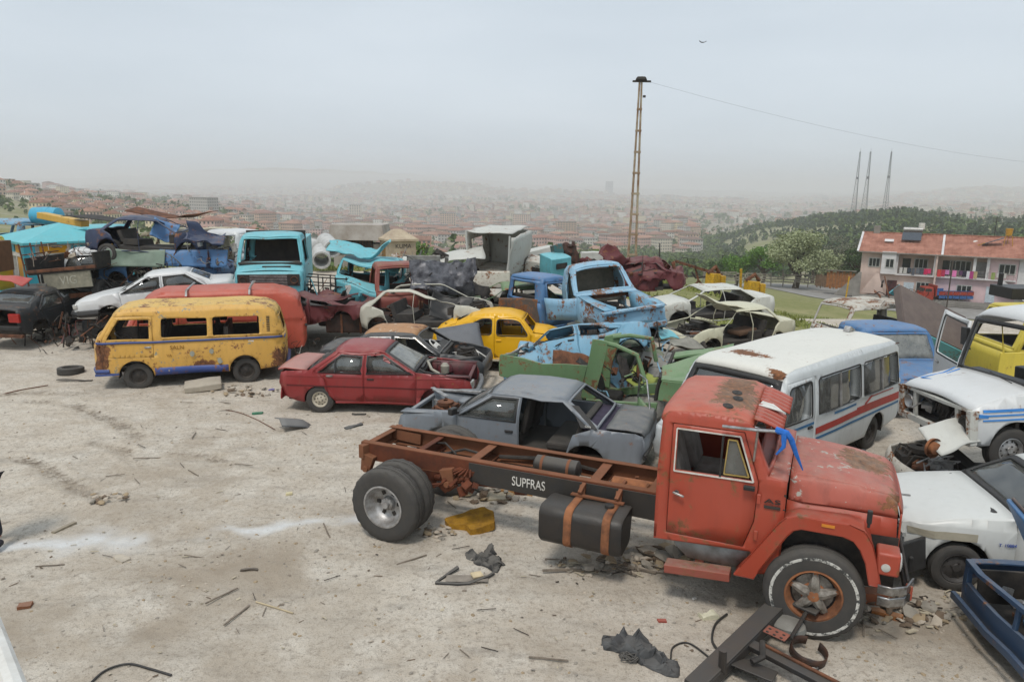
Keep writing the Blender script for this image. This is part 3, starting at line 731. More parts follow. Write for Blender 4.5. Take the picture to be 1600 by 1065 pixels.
def cross_mesh(sh,pts,crown=.05,st=.16,ncol=12,frame=None,pane=None,inset=0,wscale=1,trim=0,df=None,mir=False,rnd=4):
 """panel running across the body along a stretch of its profile. frame=(side,end) widths keep only the border; pane keeps only the inside"""
 P=resample(pts,st)
 if frame or pane:
  fs,fe=frame or pane;L_=sum(math.dist(a,b)for a,b in zip(pts[:-1],pts[1:]));t0=fe/L_
  def at(t):
   d=t*L_
   for a,b in zip(pts[:-1],pts[1:]):
    l=math.dist(a,b)
    if d<=l+1e-9:return(a[0]+(b[0]-a[0])*d/l,a[1]+(b[1]-a[1])*d/l)
    d-=l
   return pts[-1]
  n=max(4,int(L_/st));P=[at(t)for t in[0,t0]+[t0+(1-2*t0)*k/n for k in range(1,n)]+[1-t0,1]]
 rows=[];nv=[]
 for i,(x,z)in enumerate(P):
  a=P[max(i-1,0)];b=P[min(i+1,len(P)-1)];dx,dz=b[0]-a[0],b[1]-a[1];l=math.hypot(dx,dz)or 1;nx,nz=-dz/l,dx/l
  hw=sh.y(x,z)*wscale-trim
  if frame or pane:ts=[-1,-1+(frame or pane)[0]/hw];ts=ts+[ts[1]+(-2*ts[1])*k/(ncol-2)for k in range(1,ncol-2)]+[-ts[1],1]
  else:ts=[-1,-.97,-.9]+[-.9+1.8*k/(ncol-4)for k in range(1,ncol-4)]+[.9,.97,1]
  row=[]
  for t in ts:
   o=crown*(1-abs(t)**rnd)-inset;row.append(Vector((x+nx*o,hw*t,z+nz*o)))
  rows.append(row)
 bm=nb();V_=[[bm.verts.new(df(p)if df else p)for p in r]for r in rows];R_,C_=len(V_),len(V_[0])
 for i in range(R_-1):
  for j in range(C_-1):
   inner=(0<i<R_-2)and(0<j<C_-2)
   if(frame and inner)or(pane and not inner):continue
   bm.faces.new((V_[i][j],V_[i+1][j],V_[i+1][j+1],V_[i][j+1]))
 bmesh.ops.delete(bm,geom=[v for v in bm.verts if not v.link_faces],context='VERTS')
 bm.normal_update()
 return bm
def inset_poly(p,d):
 cx=sum(q[0]for q in p)/len(p);cz=sum(q[1]for q in p)/len(p);out=[]
 n=len(p);ar=sum(p[i][0]*p[(i+1)%n][1]-p[(i+1)%n][0]*p[i][1]for i in range(n));s=1 if ar>0 else-1
 for i in range(n):
  a,b,c=p[i-1],p[i],p[(i+1)%n]
  e1=(b[0]-a[0],b[1]-a[1]);e2=(c[0]-b[0],c[1]-b[1]);l1=math.hypot(*e1)or 1;l2=math.hypot(*e2)or 1
  n1=(-e1[1]/l1*s,e1[0]/l1*s);n2=(-e2[1]/l2*s,e2[0]/l2*s);k=1+n1[0]*n2[0]+n1[1]*n2[1];k=max(k,.4)
  out.append((b[0]+(n1[0]+n2[0])/k*d,b[1]+(n1[1]+n2[1])/k*d))
 return out
def round_poly(p,r=.06,n=3):
 out=[]
 for i in range(len(p)):
  a,b,c=Vector(p[i-1]),Vector(p[i]),Vector(p[(i+1)%len(p)]);u=(a-b);w=(c-b);k=min(r,u.length*.45,w.length*.45);A=b+u.normalized()*k;C=b+w.normalized()*k
  for j in range(n+1):t=j/n;q=A*(1-t)**2+b*2*t*(1-t)+C*t*t;out.append((q.x,q.y))
 return out
# ---------------------------------------------------------------- wheels
_wh={}
def wheel_meshes(R=.31,wd=.18,rimr=.19,style='steel',lugs=0,flat=0):
 key=(R,wd,rimr,style,lugs,flat)
 if key in _wh:return _wh[key]
 h=wd/2
 prof=[(-h*.75,rimr),(-h*.95,rimr+.01),(-h*1.05,(rimr+R)/2),(-h*.95,R-.03),(-h*.8,R-.006),(-h*.4,R),(-h*.36,R-.008),(-h*.30,R),(0,R),(h*.05,R-.008),(h*.30,R),(h*.36,R-.008),(h*.4,R),(h*.8,R-.006),(h*.95,R-.03),(h*1.05,(rimr+R)/2),(h*.95,rimr+.01),(h*.75,rimr)]
 def mod(hh,r,a,j):
  if lugs and 3<=j<=14:
   k=math.sin(a*lugs+hh*18)>.2
   if j in(3,4,13,14)and not k:r-=R*.022
   elif not k and j in(6,9,11):r-=R*.012
  if flat:
   z=r*math.sin(a)
   if z<-R+flat:r=r*(R-flat)/max(1e-6,-z)if-z>1e-6 else r;hh*=1.13
  return hh,r
 bm=nb();add_lathe(bm,prof,64 if lugs else 40,0,'y',closed=True,mod=mod);bmesh.ops.recalc_face_normals(bm,faces=bm.faces)
 me=obj('t',bm,RUBBER,smooth=40);ty=me.data;bpy.data.objects.remove(me)
 bm=nb()
 if style=='open':
  rm=None;bm.free()
 else:
  if style=='steel':pr=[(h*.8,rimr+.004),(h*.88,rimr-.008),(h*.7,rimr-.02),(h*.55,rimr-.035),(h*.35,rimr*.78),(h*.42,rimr*.62),(h*.55,rimr*.45),(h*.62,rimr*.28),(h*.75,rimr*.24),(h*.78,0.0001)]
  elif style=='deep':pr=[(h*1.02,rimr+.012),(h*1.04,rimr-.012),(h*.8,rimr-.02),(h*.1,rimr-.05),(-h*.2,rimr-.09),(-h*.32,rimr*.6),(-h*.3,rimr*.36),(h*.15,rimr*.30),(h*.2,rimr*.17),(h*.55,rimr*.15),(h*.6,.0001)]
  elif style=='star':pr=[(h*.9,rimr+.012),(h*.95,rimr-.012),(h*.7,rimr-.03),(h*.3,rimr-.05),(h*.22,rimr*.80)]
  for s_ in(1,):add_lathe(bm,pr,32,0,'y',flip=False)
  add_lathe(bm,[(-h*.85,rimr-.005),(h*.7,rimr-.02)],32,0,'y')
  if style=='steel':
   for k in range(10):
    a=k*math.pi/5;add_box(bm,(math.cos(a)*rimr*.70,h*.40,math.sin(a)*rimr*.70),(rimr*.17,.012,rimr*.10),E(0,-math.degrees(a),0),1)
   for k in range(4):
    a=k*math.pi/2+.4;add_box(bm,(math.cos(a)*rimr*.33,h*.66,math.sin(a)*rimr*.33),(.018,.02,.018),mi=1)
  if style=='deep':
   for k in range(6):
    a=k*math.pi/3;add_box(bm,(math.cos(a)*rimr*.55,-h*.27,math.sin(a)*rimr*.55),(rimr*.2,.02,rimr*.16),E(0,-math.degrees(a),0),1)
   for k in range(10):
    a=k*math.pi/5;add_tube(bm,[(math.cos(a)*rimr*.26,h*.1,math.sin(a)*rimr*.26),(math.cos(a)*rimr*.26,h*.24,math.sin(a)*rimr*.26)],.012,6)
  if style=='star':
   for k in range(5):
    a=k*2*math.pi/5+.35;c,s_=math.cos(a),math.sin(a);q=rimr
    add_tube(bm,[(0,h*.5,0),(c*q*.4,h*.62,s_*q*.4),(c*q*.72,h*.42,s_*q*.72),(c*q*.86,h*.3,s_*q*.86)],[q*.27,q*.2,q*.15,q*.12],8,mi=2)
    add_box(bm,(c*q*.84,h*.45,s_*q*.84),(q*.12,.05,q*.14),E(0,-math.degrees(a),0),0)
   add_lathe(bm,[(h*.4,q*.45),(h*.75,q*.30),(h*.8,q*.26),(h*1.05,q*.2),(h*1.1,q*.14),(h*1.08,.0001)],16,3,'y');add_lathe(bm,[(h*.12,q*.74),(h*.26,q*.5),(h*.3,.01)],20,2,'y');add_lathe(bm,[(h*.05,q*.9),(h*.0,.001)],20,1,'y')
  bmesh.ops.recalc_face_normals(bm,faces=bm.faces)
  o=obj('r',bm,[ALUM,DARK,simple('oily_cast_hub','#8f8a82',.5,.3,.4,9,.5,col2='#5a5249'),RUSTO],smooth=40);rm=o.data;bpy.data.objects.remove(o)
 _wh[key]=(ty,rm);return _wh[key]
RIMS={}
def add_wheel(parent,x,y,z,rim=None,R=.31,wd=.18,rimr=.19,style='steel',lugs=0,steer=0,flat=0,camber=0,bare=False):
 ty,rm=wheel_meshes(R,wd,rimr,style,lugs,flat);w=empty('wheel',(x,y,z),(math.radians(camber),0,math.radians(steer)+(0 if y>0 else math.pi)));w.parent=parent
 t=bpy.data.objects.new('tyre',ty);COL.objects.link(t);t.parent=w
 if rm:
  if rim is not None:
   key=(rm.name,rim.name)
   if key not in RIMS:m2=rm.copy();m2.materials[0]=rim;RIMS[key]=m2
   rm=RIMS[key]
  r=bpy.data.objects.new('rim',rm);COL.objects.link(r);r.parent=w
 return w
def seat_mesh(w=.5,h=.62,d=.48,lean=12):
 bm=nb();add_box(bm,(0,0,.10),(d,w,.16),taper=(.94,.9));add_box(bm,(-d/2+.02-math.sin(math.radians(lean))*h/2,0,.16+h/2),(.12,w*.92,h),E(0,-lean,0),taper=(.8,.8))
 return bm
def interior(root,x0,x1,floor,w,seats=(0,),mat=SEAT_G,wheel=None,dash=None,bench=False,df=None):
 bm=nb();add_box(bm,((x0+x1)/2,0,floor),(x1-x0,w*2,.05));obj('floor_pan',bm,INTER,root,0)
 for sx in seats:
  for sy in((0,)if bench else(-w*.48,w*.48)):
   o=obj('seat',seat_mesh(w*1.7 if bench else w*.62),mat,root,0,bevel=.03);o.location=(sx,sy,floor+.1)
 if dash:
  bm=nb();add_box(bm,(dash[0],0,dash[1]),(.32,w*1.85,.2),E(0,18,0));obj('dashboard',bm,BLACKP,root,0,bevel=.03)
 if wheel:
  bm=nb();R_=E(0,-58,0);c=Vector(wheel)
  add_tube(bm,[c+R_@Vector((0,math.cos(a)*.19,math.sin(a)*.19))for a in[k*2*math.pi/20 for k in range(20)]],.014,6,closed=True)
  for a in(0,math.pi/2*2,-math.pi/2):add_bar(bm,c,c+R_@Vector((0,math.cos(a)*.18,math.sin(a)*.18)),.025,.012)
  add_tube(bm,[c,c+Vector((.32,0,-.22))],.025,6);obj('steering_wheel',bm,BLACKP,root)
def engine_bits(root,x,y,z,s=1.0,sd=0,mats=None):
 """block, head, air cleaner, battery, hoses left in an open engine bay"""
 rr=random.Random(sd);A=mats or[DARK,RUST,ALUM]
 bm=nb();add_box(bm,(x,y,z),(.5*s,.32*s,.36*s),E(0,6,rr.uniform(-8,8)));add_box(bm,(x-.02,y,z+.2*s),(.42*s,.2*s,.09*s));add_lathe(bm,[(z+.22*s,.16*s),(z+.30*s,.17*s),(z+.32*s,.05*s)],16,0,'z',c=(x,y+.05,0))
 for k in range(5):add_tube(bm,[(x+.3*s,y-.2+.1*k,z-.05),(x+.15*s,y-.25+.12*k,z+.2*s+rr.uniform(0,.08)),(x-.2*s,y-.2+.12*k,z+.15*s)],.022*s,6)
 obj('engine',bm,A[0],root)
 bm=nb()
 for k in range(9):
  p=Vector((x+rr.uniform(-.35,.4)*s,y+rr.choice((-1,1))*rr.uniform(.25,.55)*s,z+rr.uniform(-.1,.15)*s));add_box(bm,p,(rr.uniform(.06,.2),rr.uniform(.06,.18),rr.uniform(.06,.16)),E(rr.uniform(-20,20),rr.uniform(-20,20),rr.uniform(0,90)))
  add_tube(bm,[p,p+Vector((rr.uniform(-.2,.2),rr.uniform(-.2,.2),.1)),p+Vector((rr.uniform(-.4,.4),rr.uniform(-.3,.3),rr.uniform(-.05,.1)))],.014,5)
 obj('engine_fittings',bm,A[2],root,0)
 bm=nb();add_box(bm,(x-.15,y-.42*s,z+.05),(.2,.16,.18),E(0,0,12));obj('battery',bm,WHITEP if sd%2 else BLACKP,root,0,bevel=.01)
 bm=nb();add_box(bm,(x+.1,y+.4*s,z+.1),(.24,.2,.05),E(5,5,30));add_tube(bm,[(x+.2,y+.3,z+.1),(x-.1,y+.1,z+.2),(x-.3,y+.35,z+.12)],.02,6);obj('rusty_bracket',bm,A[1],root,0)
def arch(xc,zc,r,a0=0,a1=180,n=12,sill=None):
 """wheel-arch points from front to back"""
 return[(xc+r*math.cos(math.radians(a)),zc+r*math.sin(math.radians(a)))for a in[a0+(a1-a0)*k/n for k in range(n+1)]]
def build_car(name,label,cat,S,loc,rot=(0,0,0),group=None,scale=1):
 """S: dict describing the body"""
 root=empty(name,loc,tuple(math.radians(a)for a in rot),label,cat,group,scale)
 sh=Shell(S['prof'],**S.get('shape',{}));df=S.get('df');P=S['paint'];st=S.get('step',.17);th=S.get('thick',.028)
 prof_pts=[]
 for q in S['prof']:
  for p in q[1]:
   if not prof_pts or math.dist(prof_pts[-1],p)>1e-4:prof_pts.append(p)
 sill=S.get('sill',.24);outline=list(prof_pts);fx,rx=prof_pts[-1][0],prof_pts[0][0]
 low=[]
 if prof_pts[-1][1]>sill+.02:low.append((fx-.02,S.get('chin',sill+.08)))
 ww=sorted(S.get('arches',[]),key=lambda a:-a[0])
 for(ax,az,ar)in ww:
  a0=math.degrees(math.asin(max(-1,min(1,(sill-az)/ar))))
  low+=[(x,max(sill,z))for x,z in arch(ax,az,ar,a0,180-a0)]
 low.append((rx+.02,S.get('tail',sill+.1)))
 outline=outline+low
 for side in S.get('sides',(1,-1)):
  key='L' if side>0 else 'R'
  doors=S.get('doors'+key,S.get('doors',[]));wins=S.get('wins'+key,S.get('wins',[]))
  holes=[d['poly']for d in doors]+[w['poly']for w in wins]
  bm=side_mesh(sh,[outline]+holes,side,df,step=st);obj('side_panel',bm,P,root,38,th)
  if S.get('shade_lining'):
   obj('inner_shade_lining',side_mesh(sh,[outline]+[w['poly']for w in wins]+[d['win']for d in doors if d.get('win')],side,df,-.05,st*1.5),INTER,root,38)  # dark inner skin, added to paint cabin shade behind the windows
  for w in wins:
   if w.get('glass'):obj('window_glass',side_mesh(sh,[inset_poly(w['poly'],-.01)],side,df,-.015,.4),w['glass'],root,60,.005)
   if w.get('trim'):
    bm=side_mesh(sh,[inset_poly(w['poly'],-.02),inset_poly(w['poly'],.006)],side,df,.006,.5);obj('window_seal',bm,w['trim'],root,0,.014)
  for d in doors:
   if d.get('missing'):continue
   hinge=d.get('hinge',max(p[0]for p in d['poly']))
   pl=[inset_poly(d['poly'],.007)]
   if d.get('win'):pl.append(d['win'])
   bm=side_mesh(sh,pl,side,df,0,st);o=obj('door',bm,d.get('paint',P),root,38,.035)
   kids=[]
   if d.get('win')and d.get('glass'):
    gp=inset_poly(d['win'],-.01)
    if d.get('glass_drop'):z0=min(p[1]for p in gp);zt=max(p[1]for p in gp);zz=z0+(zt-z0)*(1-d['glass_drop']);gp=[(x,min(z,zz))for x,z in gp]
    kids.append(obj('window_glass',side_mesh(sh,[gp],side,df,-.018,.4),d['glass'],o,60,.005))
   if d.get('win')and d.get('seal',True):kids.append(obj('window_seal',side_mesh(sh,[inset_poly(d['win'],-.022),inset_poly(d['win'],.004)],side,df,.005,.5),d.get('sealmat',BLACKP),o,0,.014))
   if d.get('quarter'):
    x_=d['quarter'];z0=lerp_z(d['win'],x_);bm=nb();a=Vector((x_,side*(sh.y(x_,z0[0])+.002),z0[0]));b=Vector((x_,side*(sh.y(x_,z0[1])+.002),z0[1]))
    if df:a,b=df(a),df(b)
    add_bar(bm,a,b,.028,.02);kids.append(obj('quarter_light_bar',bm,d.get('sealmat',BLACKP),o,0))
   if d.get('handle'):
    hx,hz=d['handle'];p=Vector((hx,side*(sh.y(hx,hz)+.012),hz));p=df(p)if df else p
    bm=nb();add_box(bm,p,(.13,.03,.028));add_box(bm,p-Vector((0,side*.012,0)),(.15,.012,.045));kids.append(obj('door_handle',bm,d.get('handlemat',CHROME),o,0,bevel=.006))
   if d.get('open'):
    yh=side*sh.y(hinge,.7);M=Matrix.Translation((hinge,yh,0))@Matrix.Rotation(math.radians(d['open'])*(1 if side>0 else-1)*-1,4,'Z')@Matrix.Translation((-hinge,-yh,0))
    o.matrix_local=M
 for q in S['prof']:
  nm,pts=q[0],q[1];o_=q[2]if len(q)>2 else{}
  if o_.get('skip'):continue
  cr=o_.get('crown',S.get('crown',.045));kw=dict(crown=cr,df=df,ncol=o_.get('ncol',14),st=o_.get('st',st*.9),trim=o_.get('trim',0),rnd=o_.get('rnd',4))
  if nm in('windscreen','rear_window'):
   obj(nm+'_frame',cross_mesh(sh,pts,frame=o_.get('frame',(.07,.05)),**kw),P,root,40,th)
   if o_.get('glass'):
    kw['crown']=cr;obj(nm,cross_mesh(sh,pts,pane=o_.get('frame',(.07,.05)),inset=.012,**kw),o_['glass'],root,60,.005)
   if o_.get('seal'):
    kw2=dict(kw);f=o_.get('frame',(.07,.05));kw2['crown']=cr+.006;bm=cross_mesh(sh,pts,frame=(f[0]+.035,f[1]+.035),**kw2)
    obj(nm+'_seal',bm,BLACKP,root,40,.01)
  else:
   if nm=='roof' and S.get('shade_lining'):obj('roof_shade_lining',cross_mesh(sh,pts,inset=.05,**dict(kw,trim=.04)),INTER,root,40)  # same added dark skin under the roof, standing in for shade
   obj(nm,cross_mesh(sh,pts,**kw),o_.get('mat',P),root,40,o_.get('th',th))
# wheel wells and underside
 if S.get('under',True):
  bm=nb();x0,x1=rx+.12,fx-.12;w=sh.W-.12
  segs=[];cur=x0
  for(ax,az,ar)in sorted(ww,key=lambda a:a[0]):segs.append((cur,ax-ar-.02));cur=ax+ar+.02
  segs.append((cur,x1))
  for a,b in segs:
   if b-a>.05:add_box(bm,((a+b)/2,0,sill+.07),(b-a,w*2,.09))
  for(ax,az,ar)in ww:
   add_box(bm,(ax,0,sill+.07),(ar*2,w*2-.5,.09))
   for side in(1,-1):
    add_grid(bm,[[(ax+(ar+.015)*math.cos(math.radians(a)),side*yy,az+(ar+.015)*math.sin(math.radians(a)))for yy in(w+.06,w-.28)]for a in range(-8,189,14)])
  if df:
   for v in bm.verts:v.co=df(v.co)
  obj('underbody',bm,DARK,root,0)
 wk=S.get('wheels')
 if wk:
  for(wx,wy,wz,kw)in wk:add_wheel(root,wx,wy,wz,**kw)
 return root,sh
def lerp_z(poly,x):
 zs=[]
 for i in range(len(poly)):
  a,b=poly[i-1],poly[i]
  if(a[0]-x)*(b[0]-x)<0:zs.append(a[1]+(b[1]-a[1])*(x-a[0])/(b[0]-a[0]))
 return(min(zs),max(zs))if len(zs)>=2 else(0,0)
def part_box(root,name,c,s,mat,rot=None,bevel=.01,df=None,taper=None):
 bm=nb();add_box(bm,c,s,rot,taper=taper)
 if df:
  for v in bm.verts:v.co=df(v.co)
 return obj(name,bm,mat,root,0 if not bevel else 35,bevel=bevel)
def hd(deg):return(0,0,deg)
# ================================================================ the red truck
TRED=paint('truck_red_paint','#a03a22',.30,.28,.42,3,.4);TROOF=paint('truck_roof_paint','#ac4a30',.20,.3,.5,8,.5,spots=[((4.42,-.25,2.36),(.40,.75,.4)),((4.38,.45,2.36),(.36,.5,.4))]);THOOD=paint('truck_hood_paint','#a04836',.16,.35,.5,5,.6,under='#a9a69c',grime=.6,spots=[((5.85,.1,1.7),(.5,.6,.25)),((6.1,-.6,1.55),(.25,.2,.2))])
FRAMEP=simple('black_frame_paint','#1b1c1e',.6,0,.4,5,.3,col2='#2b2622',dust=.15)
FRUST=simple('rust_brown_frame','#69452f',.85,.1,.4,3,.5,col2='#84553c');FRUST2=simple('rust_dark_frame','#4a2a1e',.85,.1,.5,4,.5,col2='#6e3b25')
def build_truck():
 t=empty('red_truck',(-1.292,10.286,0),(0,0,math.radians(-23.3)),'stripped red long-nosed truck with a bare rusty chassis behind its cab','truck')
# ---- chassis
 for s in(-1,1):
  bm=nb();y=s*.42
  add_box(bm,(2.55,y,.975),(6.7,.012,.24),mi=1 if s<0 else 0);add_box(bm,(2.55,y-s*.045,1.10),(6.7,.10,.014));add_box(bm,(2.55,y-s*.045,.85),(6.7,.10,.014))
  obj('frame_rail',bm,[FRUST,FRUST2],t,0,bevel=.004)
 bm=nb();add_box(bm,(2.35,-.436,.905),(2.75,.014,.34),mi=0)
 for v in bm.verts:
  if v.co.x<1.2 and v.co.z<.9:v.co.z+=.06
 sp=obj('side_plate',bm,FRAMEP,t,0)
 text_obj('painted_word','SUPFRAS',.135,WHITEP,sp,(1.86,-.447,.925),(1,0,0),(0,0,1)).data.transform(Matrix.Diagonal((.92,1.35,1,1)))
 for x,w,m_ in((-.72,.1,FRUST),(.12,.09,FRUST2),(.98,.13,FRUST),(2.72,.13,FRUST),(3.5,.12,FRUST)):
  bm=nb();add_box(bm,(x,0,1.07),(w,.83,.014));add_box(bm,(x-w/2,0,.98),(.014,.83,.18));add_box(bm,(x,0,.89),(w,.83,.014));obj('crossmember',bm,m_,t,0)
 for s in(-1,1):
  bm=nb()
  for k in range(6):
   L_=.62-k*.075;add_tube(bm,[(x_,s*.49,.62+.11*(x_/.62)**2-.017*k)for x_ in(-L_,-L_*.5,0,L_*.5,L_)],.018,4)
  add_box(bm,(0,s*.49,.56),(.16,.1,.2));obj('leaf_spring',bm,FRUST2,t,0)
  for x in(-.66,.68):
   bm=nb();add_box(bm,(x,s*.47,.82),(.14,.1,.26),E(0,14 if x<0 else-14,0),taper=(1.5,1));add_tube(bm,[(x,s*.40,.74),(x,s*.56,.74)],.045,10);obj('spring_hanger',bm,FRUST,t,0,bevel=.008)
  bm=nb();add_box(bm,(-.5,s*.36,.98),(.5,.03,.17),E(0,4,0));add_box(bm,(-.72,s*.47,.99),(.10,.12,.2),E(0,0,s*15));obj('gusset_plate',bm,FRUST,t,0,bevel=.006)
 bm=nb();add_tube(bm,[(0,-1.0,.51),(0,-.3,.51),(0,-.18,.51),(0,0,.51),(0,.18,.51),(0,.3,.51),(0,1.0,.51)],[.06,.07,.16,.2,.16,.07,.06],14);obj('rear_axle',bm,FRUST2,t)
 bm=nb();add_tube(bm,[(.2,0,.56),(2.6,0,.72),(3.6,0,.78)],.05,10);add_tube(bm,[(1.5,0,.62),(1.65,0,.64)],.09,10);obj('drive_shaft',bm,FRUST2,t)
 bm=nb();add_tube(bm,[(x,.12,1.0+.0*x)for x in(1.72,1.76,2.36,2.40)],[.06,.125,.125,.06],18);obj('air_tank',bm,FRAMEP,t)
 for x in(1.86,2.24):bm=nb();add_lathe(bm,[(x-.02,.13),(x+.02,.13)],18,0,'x',c=(0,.12,1.0));obj('tank_band',bm,FRUST,t)
 bm=nb();add_tube(bm,[(x,-.02,.92)for x in(2.86,2.9,3.5,3.56)],[.08,.14,.14,.09],18);obj('rusty_gearbox_tube',bm,RUSTO,t)
 for k,(x,y)in enumerate(((3.05,.22),(3.25,-.2),(2.95,-.24))):
  bm=nb();add_bar(bm,(x,y,.86),(x+.14,y*.4,1.06),.05,.02);obj('bracket',bm,FRUST,t,0)
 for a,b,r in(((.98,.1,1.0),(.3,-.05,.95),.02),((.0,.2,1.0),(.6,-.1,1.02),.014),((1.1,.3,.93),(2.7,.34,.93),.03),((1.1,-.25,.9),(2.6,-.2,.9),.018)):
  bm=nb();m_=(Vector(a)+Vector(b))/2+Vector((0,.08,.06));add_tube(bm,[a,m_,b],r,7);obj('brake_pipe',bm,DARK,t)
 bm=nb();rr=random.Random(4)
 for k in range(16):add_box(bm,(.75+rr.uniform(-.25,.35),-.40+rr.uniform(-.14,.1),.82+rr.uniform(-.16,.14)),(rr.uniform(.05,.18),rr.uniform(.04,.12),rr.uniform(.04,.14)),E(rr.uniform(-40,40),rr.uniform(-40,40),rr.uniform(0,90)))
 for k in range(6):add_tube(bm,[(.5+k*.09,-.42,.75),(.62+k*.08,-.5,.9),(.85+k*.03,-.44,.98)],.015,6)
 obj('valve_cluster',bm,FRUST2,t,0,bevel=.006)
# ---- fuel tank on the right side
 pr=[(-.52,.50),(-.60,.44),(-.98,.44),(-1.06,.52),(-1.04,.86),(-.96,.93),(-.60,.93),(-.52,.92)]
 bm=nb();P_=round_poly(pr,.05,2);A=[[Vector((x,y,z))for y,z in P_]for x in(2.24,2.27,2.5,2.75,2.95,3.15,3.26,3.29)]
 for i,row in enumerate(A):
  c=Vector((row[0].x,-.79,.71));k=.93 if i in(0,7)else 1
  for j,p in enumerate(row):row[j]=c+(p-c)*k+mnoise.noise_vector(p*2.2)*.02
 V_=[[bm.verts.new(p)for p in r]for r in A];n=len(P_)
 for i in range(7):
  for j in range(n):bm.faces.new((V_[i][j],V_[i][(j+1)%n],V_[i+1][(j+1)%n],V_[i+1][j]))
 bm.faces.new(V_[0]);bm.faces.new(V_[-1][::-1]);bmesh.ops.recalc_face_normals(bm,faces=bm.faces)
 ft=obj('fuel_tank',bm,simple('tank_black','#141517',.45,0,.4,4,.4,col2='#2b2420',dust=.08),t,40)
 for x in(2.62,3.1):
  bm=nb();q=[(y_*1.0+(y_+.79)*.02,z_+(z_-.71)*.02)for y_,z_ in P_];rows=[[(x-.05,y_,z_)for y_,z_ in q+q[:1]],[(x+.05,y_,z_)for y_,z_ in q+q[:1]]];add_grid(bm,rows);obj('tank_strap',bm,RUSTO,ft,30,.006)
  bm=nb();add_bar(bm,(x,-.52,.9),(x,-.45,1.05),.08,.04);add_bar(bm,(x,-.6,1.0),(x+.02,-.46,1.08),.05,.03);obj('strap_bracket',bm,FRUST,ft,0)
 bm=nb();add_lathe(bm,[(.97,.06),(1.01,.06),(1.015,.05),(1.015,.001)],16,0,'z',c=(3.05,-.72,-.04));obj('filler_cap',bm,DARK,ft)
 bm=nb();add_bar(bm,(2.5,-.56,.955),(3.2,-.60,.96),.06,.02);obj('loose_strap',bm,FRUST,ft,0)
# ---- wheels
 add_wheel(t,0,-.98,.51,None,.52,.26,.29,'deep',42);add_wheel(t,0,-.68,.51,None,.52,.26,.29,'deep',42)
 add_wheel(t,0,.98,.51,None,.52,.26,.29,'deep',42);add_wheel(t,0,.68,.51,None,.52,.26,.29,'deep',42)
 w=add_wheel(t,5.42,-.94,.51,RUSTO,.52,.26,.29,'star',38,steer=4)
 s=NT('scuffed_white_ring');v=s.co(2);s.fin(s.mix(s.ramp(s.noise(v,12,5,.7),.47,.56),lin('#c3c1ba'),(.05,.05,.048)),.85)
 bm=nb();add_lathe(bm,[(.137,.452),(.1385,.443),(.1385,.428),(.137,.42)],56,0,'y');obj('white_ring',bm,s.m,w,40)
 add_wheel(t,5.42,.9,.51,RUSTO,.52,.26,.29,'star',38)
 bm=nb();add_tube(bm,[(5.42,-.85,.46),(5.42,.85,.46)],.06,8);add_box(bm,(5.42,-.45,.6),(1.1,.09,.09));add_box(bm,(5.42,.45,.6),(1.1,.09,.09));obj('front_axle',bm,DARK,t)
# ---- cab
 prof=[('back_wall',[(3.66,.78),(3.66,1.62),(3.68,2.24)]),('roof',[(3.68,2.24),(3.74,2.31),(4.1,2.34),(4.52,2.33),(4.64,2.28)],{'skip':True}),('windscreen',[(4.64,2.28),(4.86,1.74)],{'skip':True}),('cowl',[(4.86,1.74),(5.06,1.70)],{'crown':.05}),('firewall',[(5.06,1.70),(5.06,.62)],{'crown':.0,'mat':DARK})]
 sh=Shell(prof,W=.97,roofW=.90,belt=1.62,roofz=2.3,plan=.0,tuck=.0,bottom=.5,shoulder=.02)
 out=[]
 for q in prof:
  for p in q[1]:
   if not out or math.dist(out[-1],p)>1e-4:out.append(p)
 out+=[(4.98,.62),(4.78,.58),(4.74,.84),(3.66,.80)];out=out[:-1]
 door=[(3.80,.88),(4.66,.88),(4.755,1.2),(4.775,1.66),(4.58,2.19),(3.80,2.19)];win=[(3.865,1.66),(4.70,1.67),(4.535,2.125),(3.865,2.125)]
 for s in(1,-1):
  obj('cab_side',side_mesh(sh,[out,door],s,None,step=.07),TRED,t,38,.03)
  d=obj('door',side_mesh(sh,[inset_poly(door,.008),win],s,None,.004),TRED,t,38,.035)
  bm=nb();yw=sh.y(4.4,2.0)
  ys_=lambda z:s*(sh.y(4.4,z)+.008)
  for a,b in(((4.36,1.665),(4.36,2.12)),):add_bar(bm,(a[0],ys_(a[1]),a[1]),(b[0],ys_(b[1]),b[1]),.035,.02)
  obj('window_divider',bm,BLACKP,d,0);bm=nb();q=[(4.40,1.70),(4.665,1.705),(4.51,2.09),(4.42,2.09)]
  for i in range(4):a,b=q[i-1],q[i];add_bar(bm,(a[0],ys_(a[1])+s*.004,a[1]),(b[0],ys_(b[1])+s*.004,b[1]),.016,.012)
  obj('quarter_light_frame',bm,simple('yellowed_rubber','#a88f52',.7),d,0)
  obj('quarter_light',side_mesh(sh,[q],s,None,-.006,.4),GLASS_D,d,0)
  bm=nb();q=inset_poly(win,-.012)
  for i in range(4):a,b=q[i-1],q[i];add_bar(bm,(a[0],s*(sh.y(*a)+.008),a[1]),(b[0],s*(sh.y(*b)+.008),b[1]),.022,.014)
  obj('window_trim',bm,WHITEP if s<0 else BLACKP,d,0)
  bm=nb();y_=s*.985;add_lathe(bm,[(0,.028),(.02,.028),(.022,.001)],12,0,'y',c=(3.90,y_-(.0 if s>0 else.02),1.40));add_bar(bm,(3.86,y_+s*.03,1.405),(3.99,y_+s*.045,1.375),.028,.022);obj('door_handle',bm,CHROME,d,35,bevel=.004)
  for z in(1.05,1.48):
   bm=nb();add_box(bm,(4.785,s*.985,z),(.04,.035,.11));obj('hinge',bm,TRED,d,0,bevel=.008)
